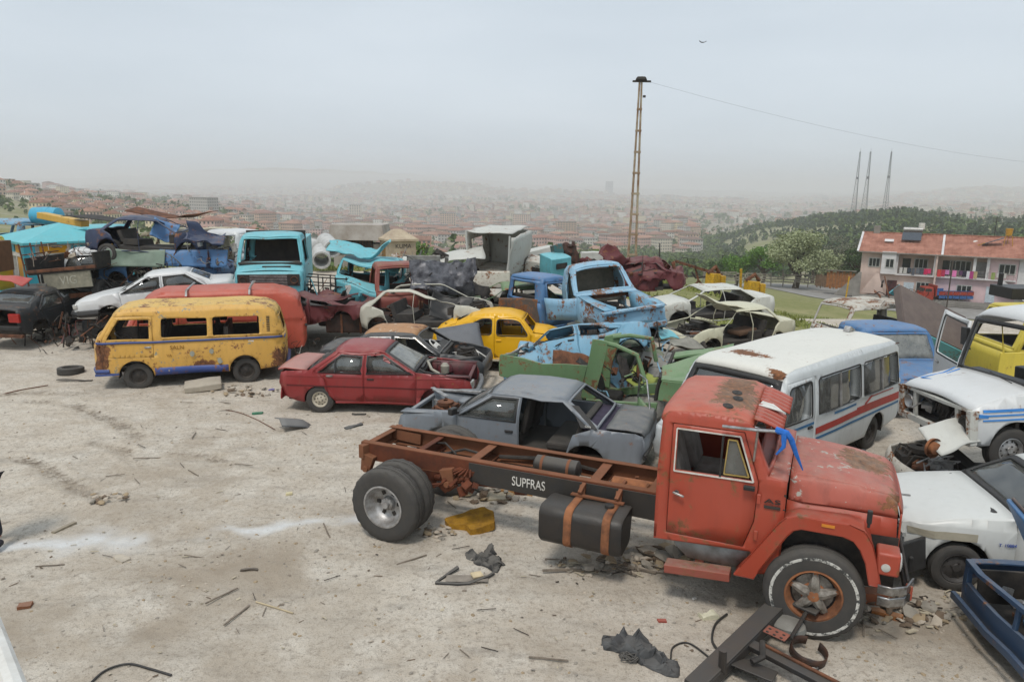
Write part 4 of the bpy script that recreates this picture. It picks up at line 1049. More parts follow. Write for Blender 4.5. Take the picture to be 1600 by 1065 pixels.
 def roofd(v):
  v=v.copy();v.z+=mnoise.noise(v*1.7)*.008;return v
 rf=obj('roof',cross_mesh(sh,[(3.67,2.20),(3.69,2.27),(3.76,2.31),(4.1,2.34),(4.52,2.33),(4.66,2.27)],crown=.05,st=.1,ncol=22,df=roofd,rnd=9),TROOF,t,60,.03)
 for x,y,r in((4.35,-.62,20),(4.42,-.28,15),(4.38,-.02,12)):
  bm=nb();add_lathe(bm,[(2.398,.012),(2.402,.05),(2.396,.07),(2.39,.075)],12,0,'z',c=(0,0,0))
  for v in bm.verts:v.co=E(0,0,r)@Vector((v.co.x*.8,v.co.y*1.4,v.co.z))+Vector((x,y,-.004-.02*(abs(y)/.9)**3))
  obj('rusted_hole',bm,DARK,rf,0)
 obj('back_wall',cross_mesh(sh,[(3.66,.8),(3.66,1.62)],crown=.0),TRED,t,38,.03);obj('back_window_frame',cross_mesh(sh,[(3.66,1.62),(3.68,2.26)],crown=0,frame=(.28,.12)),TRED,t,38,.03)
 obj('windscreen_frame',cross_mesh(sh,[(4.64,2.28),(4.87,1.74)],crown=.05,frame=(.07,.05)),TRED,t,38,.03)
 obj('cowl',cross_mesh(sh,[(4.86,1.74),(5.065,1.71)],crown=.05,st=.08),THOOD,t,38,.02);obj('firewall',cross_mesh(sh,[(5.06,1.70),(5.06,.62)],crown=0),DARK,t,38,.02)
# visor: two slatted red flaps, a white triangle behind the tear
 vs_=empty('sun_visor',(0,0,0));vs_.parent=t
 for y0,y1,x1,dz,nm in((-.88,-.22,.30,-.14,1),(-.12,.62,.33,-.12,2)):
  n=5
  for k in range(n):
   a=y0+(y1-y0)*k/n+.008;b=y0+(y1-y0)*(k+1)/n-.004;bm=nb();zc=2.335
   add_grid(bm,[[Vector((4.66+x1*u,a+(b-a)*w_+(.10*u if nm==1 else.02*u),zc+dz*u**1.3+(.012 if w_ in(.3,.7)else 0)))for w_ in(0,.3,.7,1)]for u in(0,.3,.6,.85,1)])
   obj('visor_slat',bm,TRED,vs_,30,.012)
 bm=nb();add_prism(bm,[(0,0),(.30,.02),(.10,.40)],-.004,.004,'z');
 o=obj('white_sheet_scrap',bm,WHITEP,vs_,0);o.location=(4.66,-.34,2.355);o.rotation_euler=(0,math.radians(14),math.radians(8))
 bm=nb();add_tube(bm,[(4.95,-.3,2.16),(4.98,-.33,1.95),(4.9,-.3,1.78)],.012,6);obj('wiper_arm',bm,DARK,vs_)
# mirror arm with a torn blue rag
 bm=nb();add_tube(bm,[(4.35,-.99,2.25),(4.72,-1.03,2.27),(4.98,-1.0,2.28)],.018,8);add_tube(bm,[(4.72,-1.02,2.27),(4.7,-.97,1.9)],.014,6);obj('mirror_arm',bm,CHROME,t)
 bm=nb()
 for pts,r in(([(4.9,-1.0,2.29),(5.0,-1.0,2.27),(5.06,-.98,2.2),(5.12,-.95,2.05),(5.2,-.9,1.86)],[.03,.035,.028,.022,.006]),([(4.98,-1.01,2.26),(4.99,-1.04,2.13),(4.93,-1.05,2.04)],[.03,.022,.01])):add_tube(bm,pts,r,7)
 rough_up(bm,.02,14,3);tr=obj('blue_rag',bm,simple('blue_cloth','#2a6bc0',.8,0,.3,9,.3),t)
 bm=nb();add_box(bm,(4.68,-1.02,1.60),(.12,.05,.05));obj('mirror_bracket',bm,BLACKP,t,0,bevel=.01)
# inside
 bm=nb();add_box(bm,(4.3,0,.84),(1.25,1.8,.05));obj('cab_floor',bm,DARK,t,0)
 for y in(-.42,.42):
  o=obj('seat',seat_mesh(.62,.85,.5,14),simple('pale_seat_cloth','#8b877f',.9,0,.3,4,.4,col2='#6d6862'),t,0,bevel=.04);o.location=(4.12,y,1.1);
 bm=nb();add_box(bm,(4.82,0,1.58),(.3,1.78,.24),E(0,15,0));obj('dashboard',bm,TRED,t,0,bevel=.03)
 bm=nb();c=Vector((4.55,.42,1.62));add_tube(bm,[c+E(0,-40,0)@Vector((0,math.cos(a)*.22,math.sin(a)*.22))for a in[k*math.pi/10 for k in range(20)]],.015,6,closed=True);add_tube(bm,[c,c+Vector((.2,0,-.2))],.02,6);obj('steering_wheel',bm,BLACKP,t)
# hood and nose
 hp=[('hood',[(5.075,1.725),(5.35,1.715),(5.75,1.68),(6.08,1.62),(6.17,1.55)]),('nose',[(6.17,1.55),(6.21,1.3),(6.21,.78)])]
 hs_=Shell(hp,W=.80,roofW=.70,belt=1.45,roofz=1.75,plan=.0,tuck=0,bottom=.7,shoulder=.07,nosew=(5.1,6.2,.70))
 hs_.sh=.025
 def hdent(v):
  v=v.copy();v.z+=mnoise.noise(v*1.9+Vector((3,1,0)))*.007;return v
 obj('hood',cross_mesh(hs_,[(5.08,1.725),(5.35,1.715),(5.75,1.68),(6.08,1.62),(6.16,1.56)],crown=.035,st=.1,ncol=22,df=hdent,rnd=8),THOOD,t,60,.02)
 for s in(1,-1):
  obj('hood_side',side_mesh(hs_,[[(5.08,1.725),(5.35,1.715),(5.75,1.68),(6.08,1.62),(6.155,1.56),(6.165,1.40),(5.08,1.46)]],s,hdent,step=.05),THOOD,t,60,.02)
  obj('inner_wing',side_mesh(hs_,[[(5.07,1.452),(6.165,1.392),(6.20,.8),(5.95,.8),(5.8,1.12),(5.15,1.12),(5.07,.95)]],s,None),TRED,t,38,.02)
  bm=nb();add_grid(bm,[[(5.07,s*.80,.6),(6.2,s*.74,.6)],[(5.07,s*.80,1.2),(6.2,s*.74,1.2)]]);obj('engine_bay_side',bm,DARK,t,0,.01)
 obj('nose',cross_mesh(hs_,[(6.17,1.56),(6.21,1.45)],crown=.03,st=.05),TRED,t,40,.02);obj('grille_surround',cross_mesh(hs_,[(6.21,1.45),(6.21,.8)],crown=.02,frame=(.12,.08)),TRED,t,40,.02)
 bm=nb()
 for k in range(8):add_box(bm,(6.19,0,.90+k*.065),(.02,1.1,.018))
 obj('grille_bars',bm,DARK,t,0)
# fenders
 outer=[(4.60,.56),(4.66,.66),(5.02,1.25),(5.09,1.33),(5.20,1.375),(5.70,1.375),(5.85,1.33),(5.93,1.2),(5.99,1.0),(6.05,.76)]
 inner=[(5.95,.76),(5.90,.98),(5.83,1.13),(5.76,1.21),(5.65,1.245),(5.24,1.245),(5.16,1.21),(5.10,1.13),(4.84,.66),(4.80,.56)]
 for s in(1,-1):
  bm=nb();add_prism(bm,outer+inner,s*1.0,s*1.035,'y');rows=[]
  for(x,z)in outer:rows.append([Vector((x,s*yy,z+(.0 if yy<1.03 else-.015)))for yy in(.72,.85,.98,1.02)])
  add_grid(bm,rows);add_grid(bm,[[Vector((x,s*.72,z))for x,z in outer],[Vector((x,s*.72,z))for x,z in outer[:1]*0+[(min(max(x,4.8),5.98),max(.7,z-.2))for x,z in outer]]])
  fd=obj('fender',bm,TRED,t,30,.012,bevel=.014)
  bm=nb();add_box(bm,(6.10,s*.90,1.01),(.22,.26,.25));o=obj('headlight_box',bm,TRED,t,35,bevel=.025)
  bm=nb();add_lathe(bm,[(0,.045),(.008,.043),(.012,.02),(.012,.0001)],18,0,'y');q=obj('side_lamp',bm,LAMP,o);q.location=(6.08,s*1.03,.98);q.rotation_euler=(0,0,0 if s>0 else math.pi)
  bm=nb();add_lathe(bm,[(0,.10),(.015,.095),(.03,.04),(.032,.0001)],20,0,'x',c=(6.21,s*.90,1.01));obj('headlight',bm,LAMP,o)
  bm=nb();add_box(bm,(5.50,s*1.04,1.33),(.13,.012,.03));obj('reflector',bm,AMBER,fd,0)
  bm=nb();add_box(bm,(5.88,s*.99,1.49),(.05,.05,.14));add_box(bm,(5.88,s*.99,1.41),(.03,.03,.08));obj('marker_lamp',bm,BLACKP,fd,0,bevel=.008)
# badges, bumper, step
 bm=nb();add_box(bm,(4.93,-.974,1.40),(.17,.012,.035));obj('badge_plate',bm,DARK,t,0,bevel=.005)
 text_obj('badge_letters','AS',.12,DARK,t,(4.93,-.98,1.47),(1,0,0),(0,0,1),.006).data.transform(Matrix.Diagonal((1.3,.6,1,1)))
 bm=nb();add_box(bm,(6.32,0,.66),(.05,1.9,.09));add_box(bm,(6.32,0,.78),(.03,1.7,.05));obj('bumper_beam',bm,DARK,t,0,bevel=.01)
 for s in(1,-1):
  bm=nb();add_grid(bm,[[Vector((x,s*y,z))for x,y in((6.02,1.10),(6.15,1.12),(6.30,1.02),(6.38,.8))]for z in(.72,.735,.80,.815)]);add_grid(bm,[[Vector((x-.01,s*y,z))for x,y in((6.04,1.08),(6.15,1.10),(6.30,1.0),(6.38,.8))]for z in(.58,.60,.66,.68)]);obj('bumper_end',bm,CHROME,t,30,.018)
  bm=nb();add_box(bm,(6.33,s*.90,.70),(.03,.08,.16),E(0,0,-s*35));obj('bumper_bracket',bm,TRED,t,0,bevel=.008)
  bm=nb();add_box(bm,(4.18,s*.93,.47),(.74,.2,.10),E(0,-4,0));add_box(bm,(4.18,s*.78,.60),(.1,.1,.3));obj('running_board',bm,paint('board_red','#8a4030',.45,.4,.8,9,.3),t,0,bevel=.01)
  bm=nb();add_grid(bm,[[Vector((x,s*.955,.88))for x in(3.86,4.3,4.7)],[Vector((x,s*.90,.72))for x in(3.9,4.3,4.72)],[Vector((x,s*.84,.56))for x in(4.05,4.35,4.62)]]);obj('sill_panel',bm,simple('dusty_grey_sheet','#8a8f91',.7,0,.3,4,.2,col2='#6b6a66'),t,30,.01)
 engine_bits(t,5.6,0,1.0,1.3,5)
 return t
build_truck()
# ================================================================ cars standing in the yard
def rootat(P,lx,ly,h,z=0):
 a=math.radians(h);return(P[0]-(math.cos(a)*lx-math.sin(a)*ly),P[1]-(math.sin(a)*lx+math.cos(a)*ly),z)
def sedan_prof(rx=-2.0,tz=.92,gx=-1.3,rrx=-.85,rz=1.38,rfx=.3,wx=.95,wz=.92,hx=1.95,hz=.80,bz=.40,o={}):
 D=dict(tail_panel=[(rx+.03,bz),(rx,(bz+tz)/2),(rx+.04,tz-.04)],trunk_lid=[(rx+.04,tz-.04),(rx+.16,tz),(gx,tz+.03)],rear_window=[(gx,tz+.03),(rrx,rz-.06)],roof=[(rrx,rz-.06),(rrx+.14,rz-.015),((rrx+rfx)/2,rz),(rfx-.12,rz-.02),(rfx,rz-.06)],windscreen=[(rfx,rz-.06),(wx,wz)],hood=[(wx,wz),((wx+hx)/2,(wz+hz)/2+.02),(hx-.12,hz),(hx,hz-.05)],nose_panel=[(hx,hz-.05),(hx+.05,(hz+bz)/2),(hx+.03,bz)])
 return[(k,v,o.get(k,{}))for k,v in D.items()]
def sedan_doors(bx=-.25,fx=.92,rx=-1.15,s=.30,belt=.88,rz=1.38,rfx=.3,wx=.95,wz=.92,gx=-1.3,rrx=-.85,g=GLASS,o1={},o2={},two=False,seal=BLACKP,hz=.78):
 zt=rz-.12;A=lambda z:wx+(rfx-wx)*(z-wz)/(rz-.06-wz)-.13;C_=lambda z:gx+(rrx-gx)*(z-belt)/(rz-.06-belt)+.17
 f=dict(poly=[(bx,s),(fx-.02,s),(fx,belt-.1),(A(belt)+.07,belt+.02),(A(zt)+.05,zt+.045),(bx,zt+.045)],win=[(bx+.06,belt),(A(belt),belt),(A(zt),zt),(bx+.06,zt)],glass=g,sealmat=seal,handle=(bx+.14,hz));f.update(o1)
 r=dict(poly=[(bx-.012,s),(bx-.012,zt+.045),(C_(zt)-.0,zt+.045),(C_(belt)-.06,belt+.02),(rx,belt-.12),(rx+.12,s+.12),(rx+.25,s)],win=[(bx-.07,belt),(bx-.07,zt),(C_(zt)+.05,zt),(C_(belt)+.04,belt)],glass=g,sealmat=seal,handle=(rx+.30,hz));r.update(o2)
 return[f]if two else[f,r]
# ---------------------------------------------------------------- red sedan without a hood
PRED=paint('red_sedan_paint','#862022',.17,.22,.35,21,.35,grime=.35);EBAY=simple('maroon_engine_bay','#5e1a26',.6,0,.35,5,.2,col2='#3a1118',dust=.1)
def red_sedan():
 k=dict(rz=1.38,rfx=.18,wx=.88,wz=.93,gx=-1.42,rrx=-.88)
 S=dict(prof=sedan_prof(-2.08,.90,o=dict(hood=dict(skip=True),windscreen=dict(glass=glass_mat('dusty_windscreen',(.5,.55,.55),.75,5),seal=True,frame=(.06,.04)),rear_window=dict(glass=GLASS,seal=True),trunk_lid=dict(skip=True),nose_panel=dict(skip=True)),hx=2.02,**k),shape=dict(W=.82,roofW=.60,belt=.90,rz=1.38)if False else dict(W=.82,roofW=.60,belt=.90,roofz=1.38,plan=.07,bottom=.22),paint=PRED,sill=.22,arches=[(1.3,.28,.34),(-1.2,.27,.33)],doors=sedan_doors(bx=-.23,fx=.90,rx=-1.12,s=.27,belt=.90,**k,o1=dict(handlemat=BLACKP,quarter=None),o2=dict(quarter=-.86,handle=(-.98,.82))),df=deform_fn(.02,1.1,3,pushes=[((-.4,-.6,1.36),.5,(0,.02,-.05)),((-2.1,-.7,.3),.35,(.06,.05,.03))],roof=None),wheels=[(-1.2,-.70,.29,dict(rim=simple('cream_hubcap','#bdb4a2',.5,0,.2,8,.1),style='steel',rimr=.17,R=.30,wd=.19,flat=.012)),(-1.2,.70,.29,dict(R=.30)),(1.3,.70,.2,dict(R=.27))])
 P0=G(502,643);t,sh=build_car('red_sedan','dusty red four-door sedan with its hood gone and trunk ajar','car',S,rootat(P0,-1.2,-.72,-3),hd(-3))
 df=S['df']
 for s in(1,-1):
  for z,hh in((.60,.012),(.80,.008)):
   bm=nb();add_grid(bm,[[df(Vector((x,s*(sh.y(x,z)+.008),zz)))for x in np.linspace(-1.9,1.95,22)]for zz in(z-hh,z+hh)]);obj('rub_strip',bm,PRED if z>.7 else simple('dull_red_strip','#5a2020',.7),t,0,.006)
  bm=nb();add_tube(bm,[df(Vector((x,s*(sh.y(x,z)+.004),z)))for x,z in((-.92,1.30),(-.6,1.345),(-.3,1.35),(.1,1.325),(.2,1.30))],.011,5);obj('roof_gutter',bm,PRED,t)
 tl=obj('trunk_lid',cross_mesh(sh,[(-2.10,.93),(-1.95,.97),(-1.47,.935)],crown=.03),simple('faded_red_lid','#b1534e',.5,0,.2,3,.1,dust=.35),t,40,.03)
# front end: inner wings, nose, grey bumper
 for s in(1,-1):
  bm=nb();add_grid(bm,[[(x,s*.60,z)for x in(.9,1.2,1.6,2.0)]for z in(.35,.6,.84)]);add_grid(bm,[[(x,s*y,.87-.03*(x-.9))for x in(.9,1.3,1.7,2.02)]for y in(.60,.68,.775)])
  for v in bm.verts:v.co=df(v.co)
  obj('inner_wing',bm,EBAY,t,30,.01)
  bm=nb();add_lathe(bm,[(0,.18),(.12,.16),(.2,.09),(.2,.001)],16,0,'z',c=(1.3,s*.52,.66));obj('strut_tower',bm,EBAY,t)
 bm=nb();add_grid(bm,[[(.92,y,z)for y in(-.62,-.3,0,.3,.62)]for z in(.3,.6,.93)]);obj('firewall',bm,EBAY,t,0,.01)
 bm=nb();add_box(bm,(1.98,0,.78),(.07,1.34,.05));add_box(bm,(2.0,0,.40),(.07,1.34,.1));add_box(bm,(1.99,-.66,.6),(.07,.06,.4));add_box(bm,(1.99,.66,.6),(.07,.06,.4));obj('front_crossmember',bm,EBAY,t,0,bevel=.01)
 bm=nb();add_tube(bm,[(1.94,.9,.50),(2.1,.78,.50),(2.16,.4,.5),(2.17,0,.5),(2.16,-.4,.5),(2.1,-.78,.50),(1.9,-.9,.5)],.055,8);obj('front_bumper',bm,simple('grey_bumper','#77787a',.6,0,.2,5,.2),t)
 bm=nb();add_box(bm,(2.04,-.60,.66),(.05,.26,.17),E(0,0,-8));obj('headlight_housing',bm,LAMP,t,0,bevel=.01)
 bm=nb();add_tube(bm,[(1.1,.5,.95),(1.0,0,1.0),(1.15,-.4,.92),(1.35,-.55,.86)],.03,7);add_lathe(bm,[(.70,.09),(.86,.10),(.92,.05),(.93,.001)],14,0,'z',c=(1.35,.2,0));obj('reservoir_and_hose',bm,simple('dirty_white_plastic','#9c978a',.6),t)
 bm=nb();add_tube(bm,[(.92,-.62,.97),(1.05,-.7,.93),(1.3,-.72,.9),(1.5,-.7,.88)],.022,6);add_tube(bm,[(.95,.3,.98),(.96,-.5,.97)],.03,6);obj('cowl_seal',bm,BLACKP,t)
 bm=nb();add_grid(bm,[[(-2.06+.1*z,s,z)for s in(-.74,-.4,0,.4,.74)]for z in(.28,.4,.5)])
 rough_up(bm,.05,6,3,1);obj('torn_rear_valance',bm,PRED,t,0,.02)
 bm=nb();add_box(bm,(-1.75,0,.86),(.5,1.2,.04));obj('trunk_cavity',bm,BLACKP,t,0)
 interior(t,-1.2,.9,.32,.70,(.0,-.82),SEAT_G,(.62,.35,.88),(.82,.84));return t
red_sedan()
# ---------------------------------------------------------------- grey sedan
PGREY=paint('grey_sedan_paint','#6f767e',.10,.38,.38,31,.35,grime=.3)
PGREYD=paint('dark_grey_lid_paint','#4b4f53',.15,.38,.5,33,.35)
def grey_sedan():
 k=dict(rz=1.36,rfx=.42,wx=1.02,wz=.93,gx=-1.50,rrx=-.92);H_=161.0
 S=dict(prof=sedan_prof(-2.25,.90,hx=2.12,o=dict(hood=dict(skip=True),windscreen=dict(glass=glass_mat('greenish_windscreen',(.55,.66,.60),.32,7),seal=True,frame=(.06,.04)),rear_window=dict(frame=(.06,.04)),trunk_lid=dict(skip=True),nose_panel=dict(skip=True)),**k),shape=dict(W=.85,roofW=.62,belt=.90,roofz=1.36,plan=.07,bottom=.22),paint=PGREY,sill=.24,arches=[(1.30,.28,.35),(-1.30,.28,.35)],winsL=[dict(poly=[(-1.26,.92),(-1.02,1.22),(-.98,1.22),(-.98,.92)])]if False else[],doorsL=sedan_doors(bx=-.14,fx=1.0,rx=-1.08,s=.28,belt=.90,**k,o1=dict(glass=glass_mat('blue_green_glass',(.32,.44,.45),.22,8),handlemat=BLACKP,handle=(.02,.72)),o2=dict(missing=True)),doorsR=sedan_doors(bx=-.14,fx=1.0,rx=-1.08,s=.28,belt=.90,**k,o1=dict(glass=None),o2=dict(glass=None)),df=deform_fn(.022,1.2,8,pushes=[((-2.1,.8,.6),.5,(0,-.05,0)),((1.3,.8,.6),.5,(0,-.06,0)),((-.5,.5,1.36),.35,(0,0,-.05))]),wheels=[(-1.3,-.7,.29,dict(R=.30)),(1.3,-.7,.29,dict(R=.30))])
 t,sh=build_car('grey_sedan','grey saloon with open engine bay, missing rear door and black rear pillar','car',S,rootat((2.10,11.18),-2.22,.80,H_),hd(H_));df=S['df']
 def dl(v):
  v=v.copy();v.z+=mnoise.noise(v*2.3+Vector((4,0,0)))*.05;return v
 obj('trunk_lid',cross_mesh(sh,[(-2.25,.82),(-2.2,.905),(-1.95,.94),(-1.62,.93)],crown=.03,trim=.05,df=dl,st=.09,ncol=18),PGREYD,t,50,.025)
 obj('parcel_shelf',cross_mesh(sh,[(-1.62,.88),(-1.25,.90)],crown=.0,trim=.08),simple('purple_grey_trim','#3c3646',.9),t,0,.02)
 bm=nb();add_grid(bm,[[Vector((x,.805-.20*(z-.92)/.36*1.0+.018,z))for x in xs_]for z,xs_ in((.925,(-1.50,-1.22)),(1.06,(-1.35,-1.12)),(1.24,(-1.13,-.98)))])
 ob=obj('black_rear_pillar',bm,BLACKP,t,0,.008)
 text_obj('pillar_badge','Ghia',.055,WHITEP,ob,(-1.34,.835,.965),(-1,0,.0),(.0,-.4,1))
 for s in(1,-1):
  bm=nb();add_grid(bm,[[(x,s*.58,z)for x in(1.0,1.4,1.8,2.08)]for z in(.35,.6,.84)]);add_grid(bm,[[(x,s*y,.885-.05*(x-1.0))for x in(1.0,1.4,1.8,2.1)]for y in(.58,.68,.80)])
  for v in bm.verts:v.co=df(v.co)
  obj('inner_wing',bm,PGREY,t,30,.01)
  bm=nb();add_lathe(bm,[(0,.18),(.14,.16),(.2,.08),(.2,.001)],16,0,'z',c=(1.35,s*.50,.62));obj('strut_tower',bm,PGREY,t)
 bm=nb();add_grid(bm,[[(1.02,y,z)for y in(-.6,-.3,0,.3,.6)]for z in(.3,.6,.93)]);obj('firewall',bm,DARK,t,0,.01)
 bm=nb();add_box(bm,(2.08,0,.74),(.08,1.46,.07),E(0,0,2));add_box(bm,(2.10,0,.42),(.05,1.4,.1));add_box(bm,(2.1,.64,.58),(.06,.12,.3));add_box(bm,(2.1,-.64,.58),(.06,.12,.3));obj('front_crossmember',bm,PGREY,t,0,bevel=.015)
 bm=nb();add_bar(bm,(1.05,-.5,.95),(2.12,-.62,.86),.07,.04);add_bar(bm,(1.6,-.1,.92),(2.16,-.68,.88),.09,.02);obj('loose_trim',bm,ALUM,t,0,bevel=.01)
 engine_bits(t,1.55,0,.60,.9,12,[RUST,RUSTO,ALUM])
 bm=nb();add_box(bm,(1.02,.93,.99),(.10,.16,.12),E(0,0,-15));add_bar(bm,(.95,.80,.94),(1.02,.9,.96),.03);obj('door_mirror',bm,BLACKP,t,35,bevel=.02)
 bm=nb();add_box(bm,(-2.27,0,.52),(.05,1.5,.1));obj('rear_bumper',bm,BLACKP,t,0,bevel=.015)
 interior(t,-1.25,1.0,.34,.72,(.12,),simple('black_seat_vinyl','#242322',.7,0,.2,5,.2,dust=.12),(.72,.36,.88),(.92,.84))
 bm=nb();add_box(bm,(-.85,0,.48),(.55,1.3,.14));add_box(bm,(-1.15,0,.75),(.12,1.3,.5),E(0,-18,0));obj('rear_bench',bm,INTER,t,0,bevel=.04);return t
grey_sedan()
# ---------------------------------------------------------------- yellow and blue van
PYEL=paint('van_yellow_paint','#cfa04a',.27,.22,.5,41,.3,under='#8d8b78',spots=[((1.95,.8,.8),(.25,.5,.5)),((-.3,.88,.5),(.5,.3,.16)),((-2.0,.7,.6),(.25,.5,.4))]);PYELR=paint('van_roof_paint','#cfa850',.42,.3,.6,43,.4,under='#b9a878');PBLUE=simple('van_blue_band','#2c4687',.55,0,.3,6,.2,col2='#3b4d7a',dust=.15)
def small_van(name,label,P,Pr,loc,h,glass=None,L=(-2.12,2.10),roofz=1.94,wins=None,df=None,band=None,rearglass=None,wheels=True,W=.86,z0=.42):
 r,f=L
 prof=[('tail_panel',[(r+.06,z0),(r,.62),(r-.01,1.05),(r+.03,1.22)]),('rear_window',[(r+.03,1.22),(r+.13,1.66)],dict(frame=(.22,.03),glass=rearglass)),('roof',[(r+.13,1.66),(r+.22,1.80),(r+.42,1.89),(r+.8,roofz-.01),(0,roofz),(f-.9,roofz-.01),(f-.62,1.88),(f-.48,1.78)],dict(mat=Pr,crown=.06,rnd=2.6)),('windscreen',[(f-.48,1.78),(f-.12,1.24)],dict(frame=(.07,.04))),('nose_panel',[(f-.12,1.24),(f,1.0),(f+.02,.7),(f-.02,z0)],dict(crown=.10,rnd=2.5))]
 fd=dict(poly=[(.80,.50),(.80,.82)if False else(.84,.80),(1.0,.80),(1.46,.80),(1.60,.72),(1.86,.70),(1.90,1.12),(1.58,1.72),(.80,1.72)],win=[(.88,1.22),(1.80,1.22),(1.52,1.66),(.88,1.66)],glass=glass,seal=False,handle=(.92,1.02))
 fd['poly']=[(.80,.78),(1.66,.78),(1.88,.80),(1.93,1.14),(1.60,1.74),(.80,1.74)]
 ws=[dict(poly=round_poly(p,.06),glass=glass,trim=None)for p in(wins or[[(-.38,1.22),(.62,1.22),(.62,1.67),(-.38,1.67)],[(-1.56,1.22),(-.50,1.22),(-.50,1.67),(-1.56,1.67)]])]
 S=dict(prof=prof,shape=dict(W=W,roofW=W*.84,belt=1.2,roofz=roofz,plan=.06,planp=6,tuck=.04,bottom=.3,shoulder=.07),paint=P,sill=.34,arches=[(1.22,.33,.38),(-1.18,.36,.36)],doors=[fd],wins=ws,df=df,shade_lining=True,step=.10,crown=.05,tail=z0,chin=z0,wheels=[(x,y,.31,dict(R=.32,wd=.17,rimr=.19,rim=DARK,flat=.02))for x in(1.2,-1.2)for y in(.70,-.70)]if wheels else None)
 return build_car(name,label,'van',S,loc,h)
def yellow_van():
 h=196.0;P0=G(219,607);df=deform_fn(.018,1.3,5,pushes=[((2.0,.6,.8),.45,(-.08,-.03,0)),((-.2,.8,.5),.5,(0,-.04,0))])
 t,sh=small_van('yellow_van','rusty yellow panelled bus with a blue waistband and no window glass',PYEL,PYELR,rootat(P0,1.2,.72,h),hd(h),df=df)
 for s in(1,-1):
  rows=[[df(Vector((x,s*(sh.y(x,1.14)+.012),z)))for x in np.linspace(-2.08,2.04,26)]for z in(1.115,1.165)];bm=nb();add_grid(bm,rows);obj('waist_band',bm,PBLUE,t,40,.012)
  rows=[[df(Vector((x,s*(sh.y(x,.45)+.006+(.0 if z>.4 else-.01)),z)))for x in np.linspace(-.80,.82,12)]for z in(.345,.43,.52)];bm=nb();add_grid(bm,rows);obj('sill_band',bm,paint('sill_blue_paint','#2c4687',.36,.2,.5,44,.2,under='#b4a37c'),t,40,.006)
 bm=nb();add_grid(bm,[[df(Vector((-2.14-.0+.03*abs(y)**3,y,z)))for y in np.linspace(-.8,.8,9)]for z in(1.115,1.165)]);obj('rear_waist_band',bm,PBLUE,t,40,.012)
 bm=nb();add_tube(bm,[(1.78,.82,.48),(2.06,.78,.48),(2.14,.5,.48),(2.16,0,.48),(2.14,-.5,.48),(2.06,-.78,.48)],[.05,.055,.055,.055,.055,.05],8);add_box(bm,(1.84,.80,.40),(.5,.1,.05));obj('front_bumper',bm,PBLUE,t,35)
 bm=nb();add_box(bm,(-2.18,-.05,.42),(.09,1.6,.13));obj('rear_bumper',bm,PBLUE,t,35,bevel=.03)
 for s in(1,-1):
  for k in range(9):
   z=1.30+k*.042;bm=nb();y=s*(sh.y(-1.76,z)+.004);add_box(bm,(-1.76,y,z),(.075,.014,.018));obj('air_vent',bm,DARK,t,0)
  bm=nb();add_box(bm,(-1.35,s*(sh.y(-1.35,1.02)+.004),1.0),(.13,.006,.17));obj('paper_sticker',bm,WHITEP,t,0)
  for(x,z,w_,h_,r_)in((2.02,.9,.05,.5,0),(1.95,.72,.04,.34,12),(1.84,.66,.03,.2,-20),(-1.99,.7,.05,.3,10),(-2.02,.52,.08,.14,0)):
   bm=nb();bmesh.ops.create_grid(bm,x_segments=4,y_segments=7,size=.5)
   for v in bm.verts:
    x_=x+v.co.x*w_*(1-.6*abs(v.co.y))+mnoise.noise(Vector((v.co.y*4,x*9,0)))*.05;z_=z+v.co.y*h_;v.co=df(Vector((x_,s*(sh.y(x_,z_)+.007),z_)))
   obj('rust_scab',bm,RUST,t,0)
 text_obj('scratched_name','SALN',.13,simple('scratched_paint','#8a6220',.8),t,(.30,.872,.985),(-1,0,0),(0,0,1),.002)
 text_obj('scratched_note','VA',.09,simple('scratched_paint','#8a6220',.8),t,(.48,.880,.80),(-1,0,.0),(0,0,1),.002)
 for x,z,r in((-.02,.82,.055),(-.45,.86,.05),(-.62,.62,.06)):
  bm=nb();n=9;ring=[bm.verts.new((x+math.cos(k*.7)*r*(1+.5*mnoise.noise(Vector((k,x*9,0)))),.878,z+math.sin(k*.7)*r*1.3))for k in range(n)];bm.faces.new(ring);obj('bare_patch',bm,simple('bare_grey_primer','#9a9a8c',.8),t,0,.004)
 bm=nb();add_box(bm,(0,0,.55),(3.6,1.5,.05));add_box(bm,(-.55,0,.85),(.5,1.3,.12));add_box(bm,(-.78,0,1.15),(.1,1.3,.5));obj('floor_and_bench',bm,INTER,t,0)
 bm=nb();c=Vector((1.52,.38,1.2));add_tube(bm,[c+E(0,-30,0)@Vector((math.cos(a)*.2,math.sin(a)*.2,0))for a in[k*math.pi/8 for k in range(16)]],.016,6,closed=True);add_tube(bm,[c,(1.7,.38,.6)],.02,6);obj('steering_wheel',bm,BLACKP,t)
 for sy in(-.4,.4):
  o=obj('seat',seat_mesh(.5,.55),INTER,t,0,bevel=.03);o.location=(.95,sy,.8)
 for x in(-1.5,-.44,.7,1.3):
  for y in(-.3,):bm=nb();add_tube(bm,[(x,y,.6),(x+.05,y-.1,1.2),(x,y,1.75)],.02,5);obj('inner_post',bm,DARK,t)
 return t
yellow_van()
PORA=paint('red_van_paint','#b34a34',.12,.3,.42,51,.35)
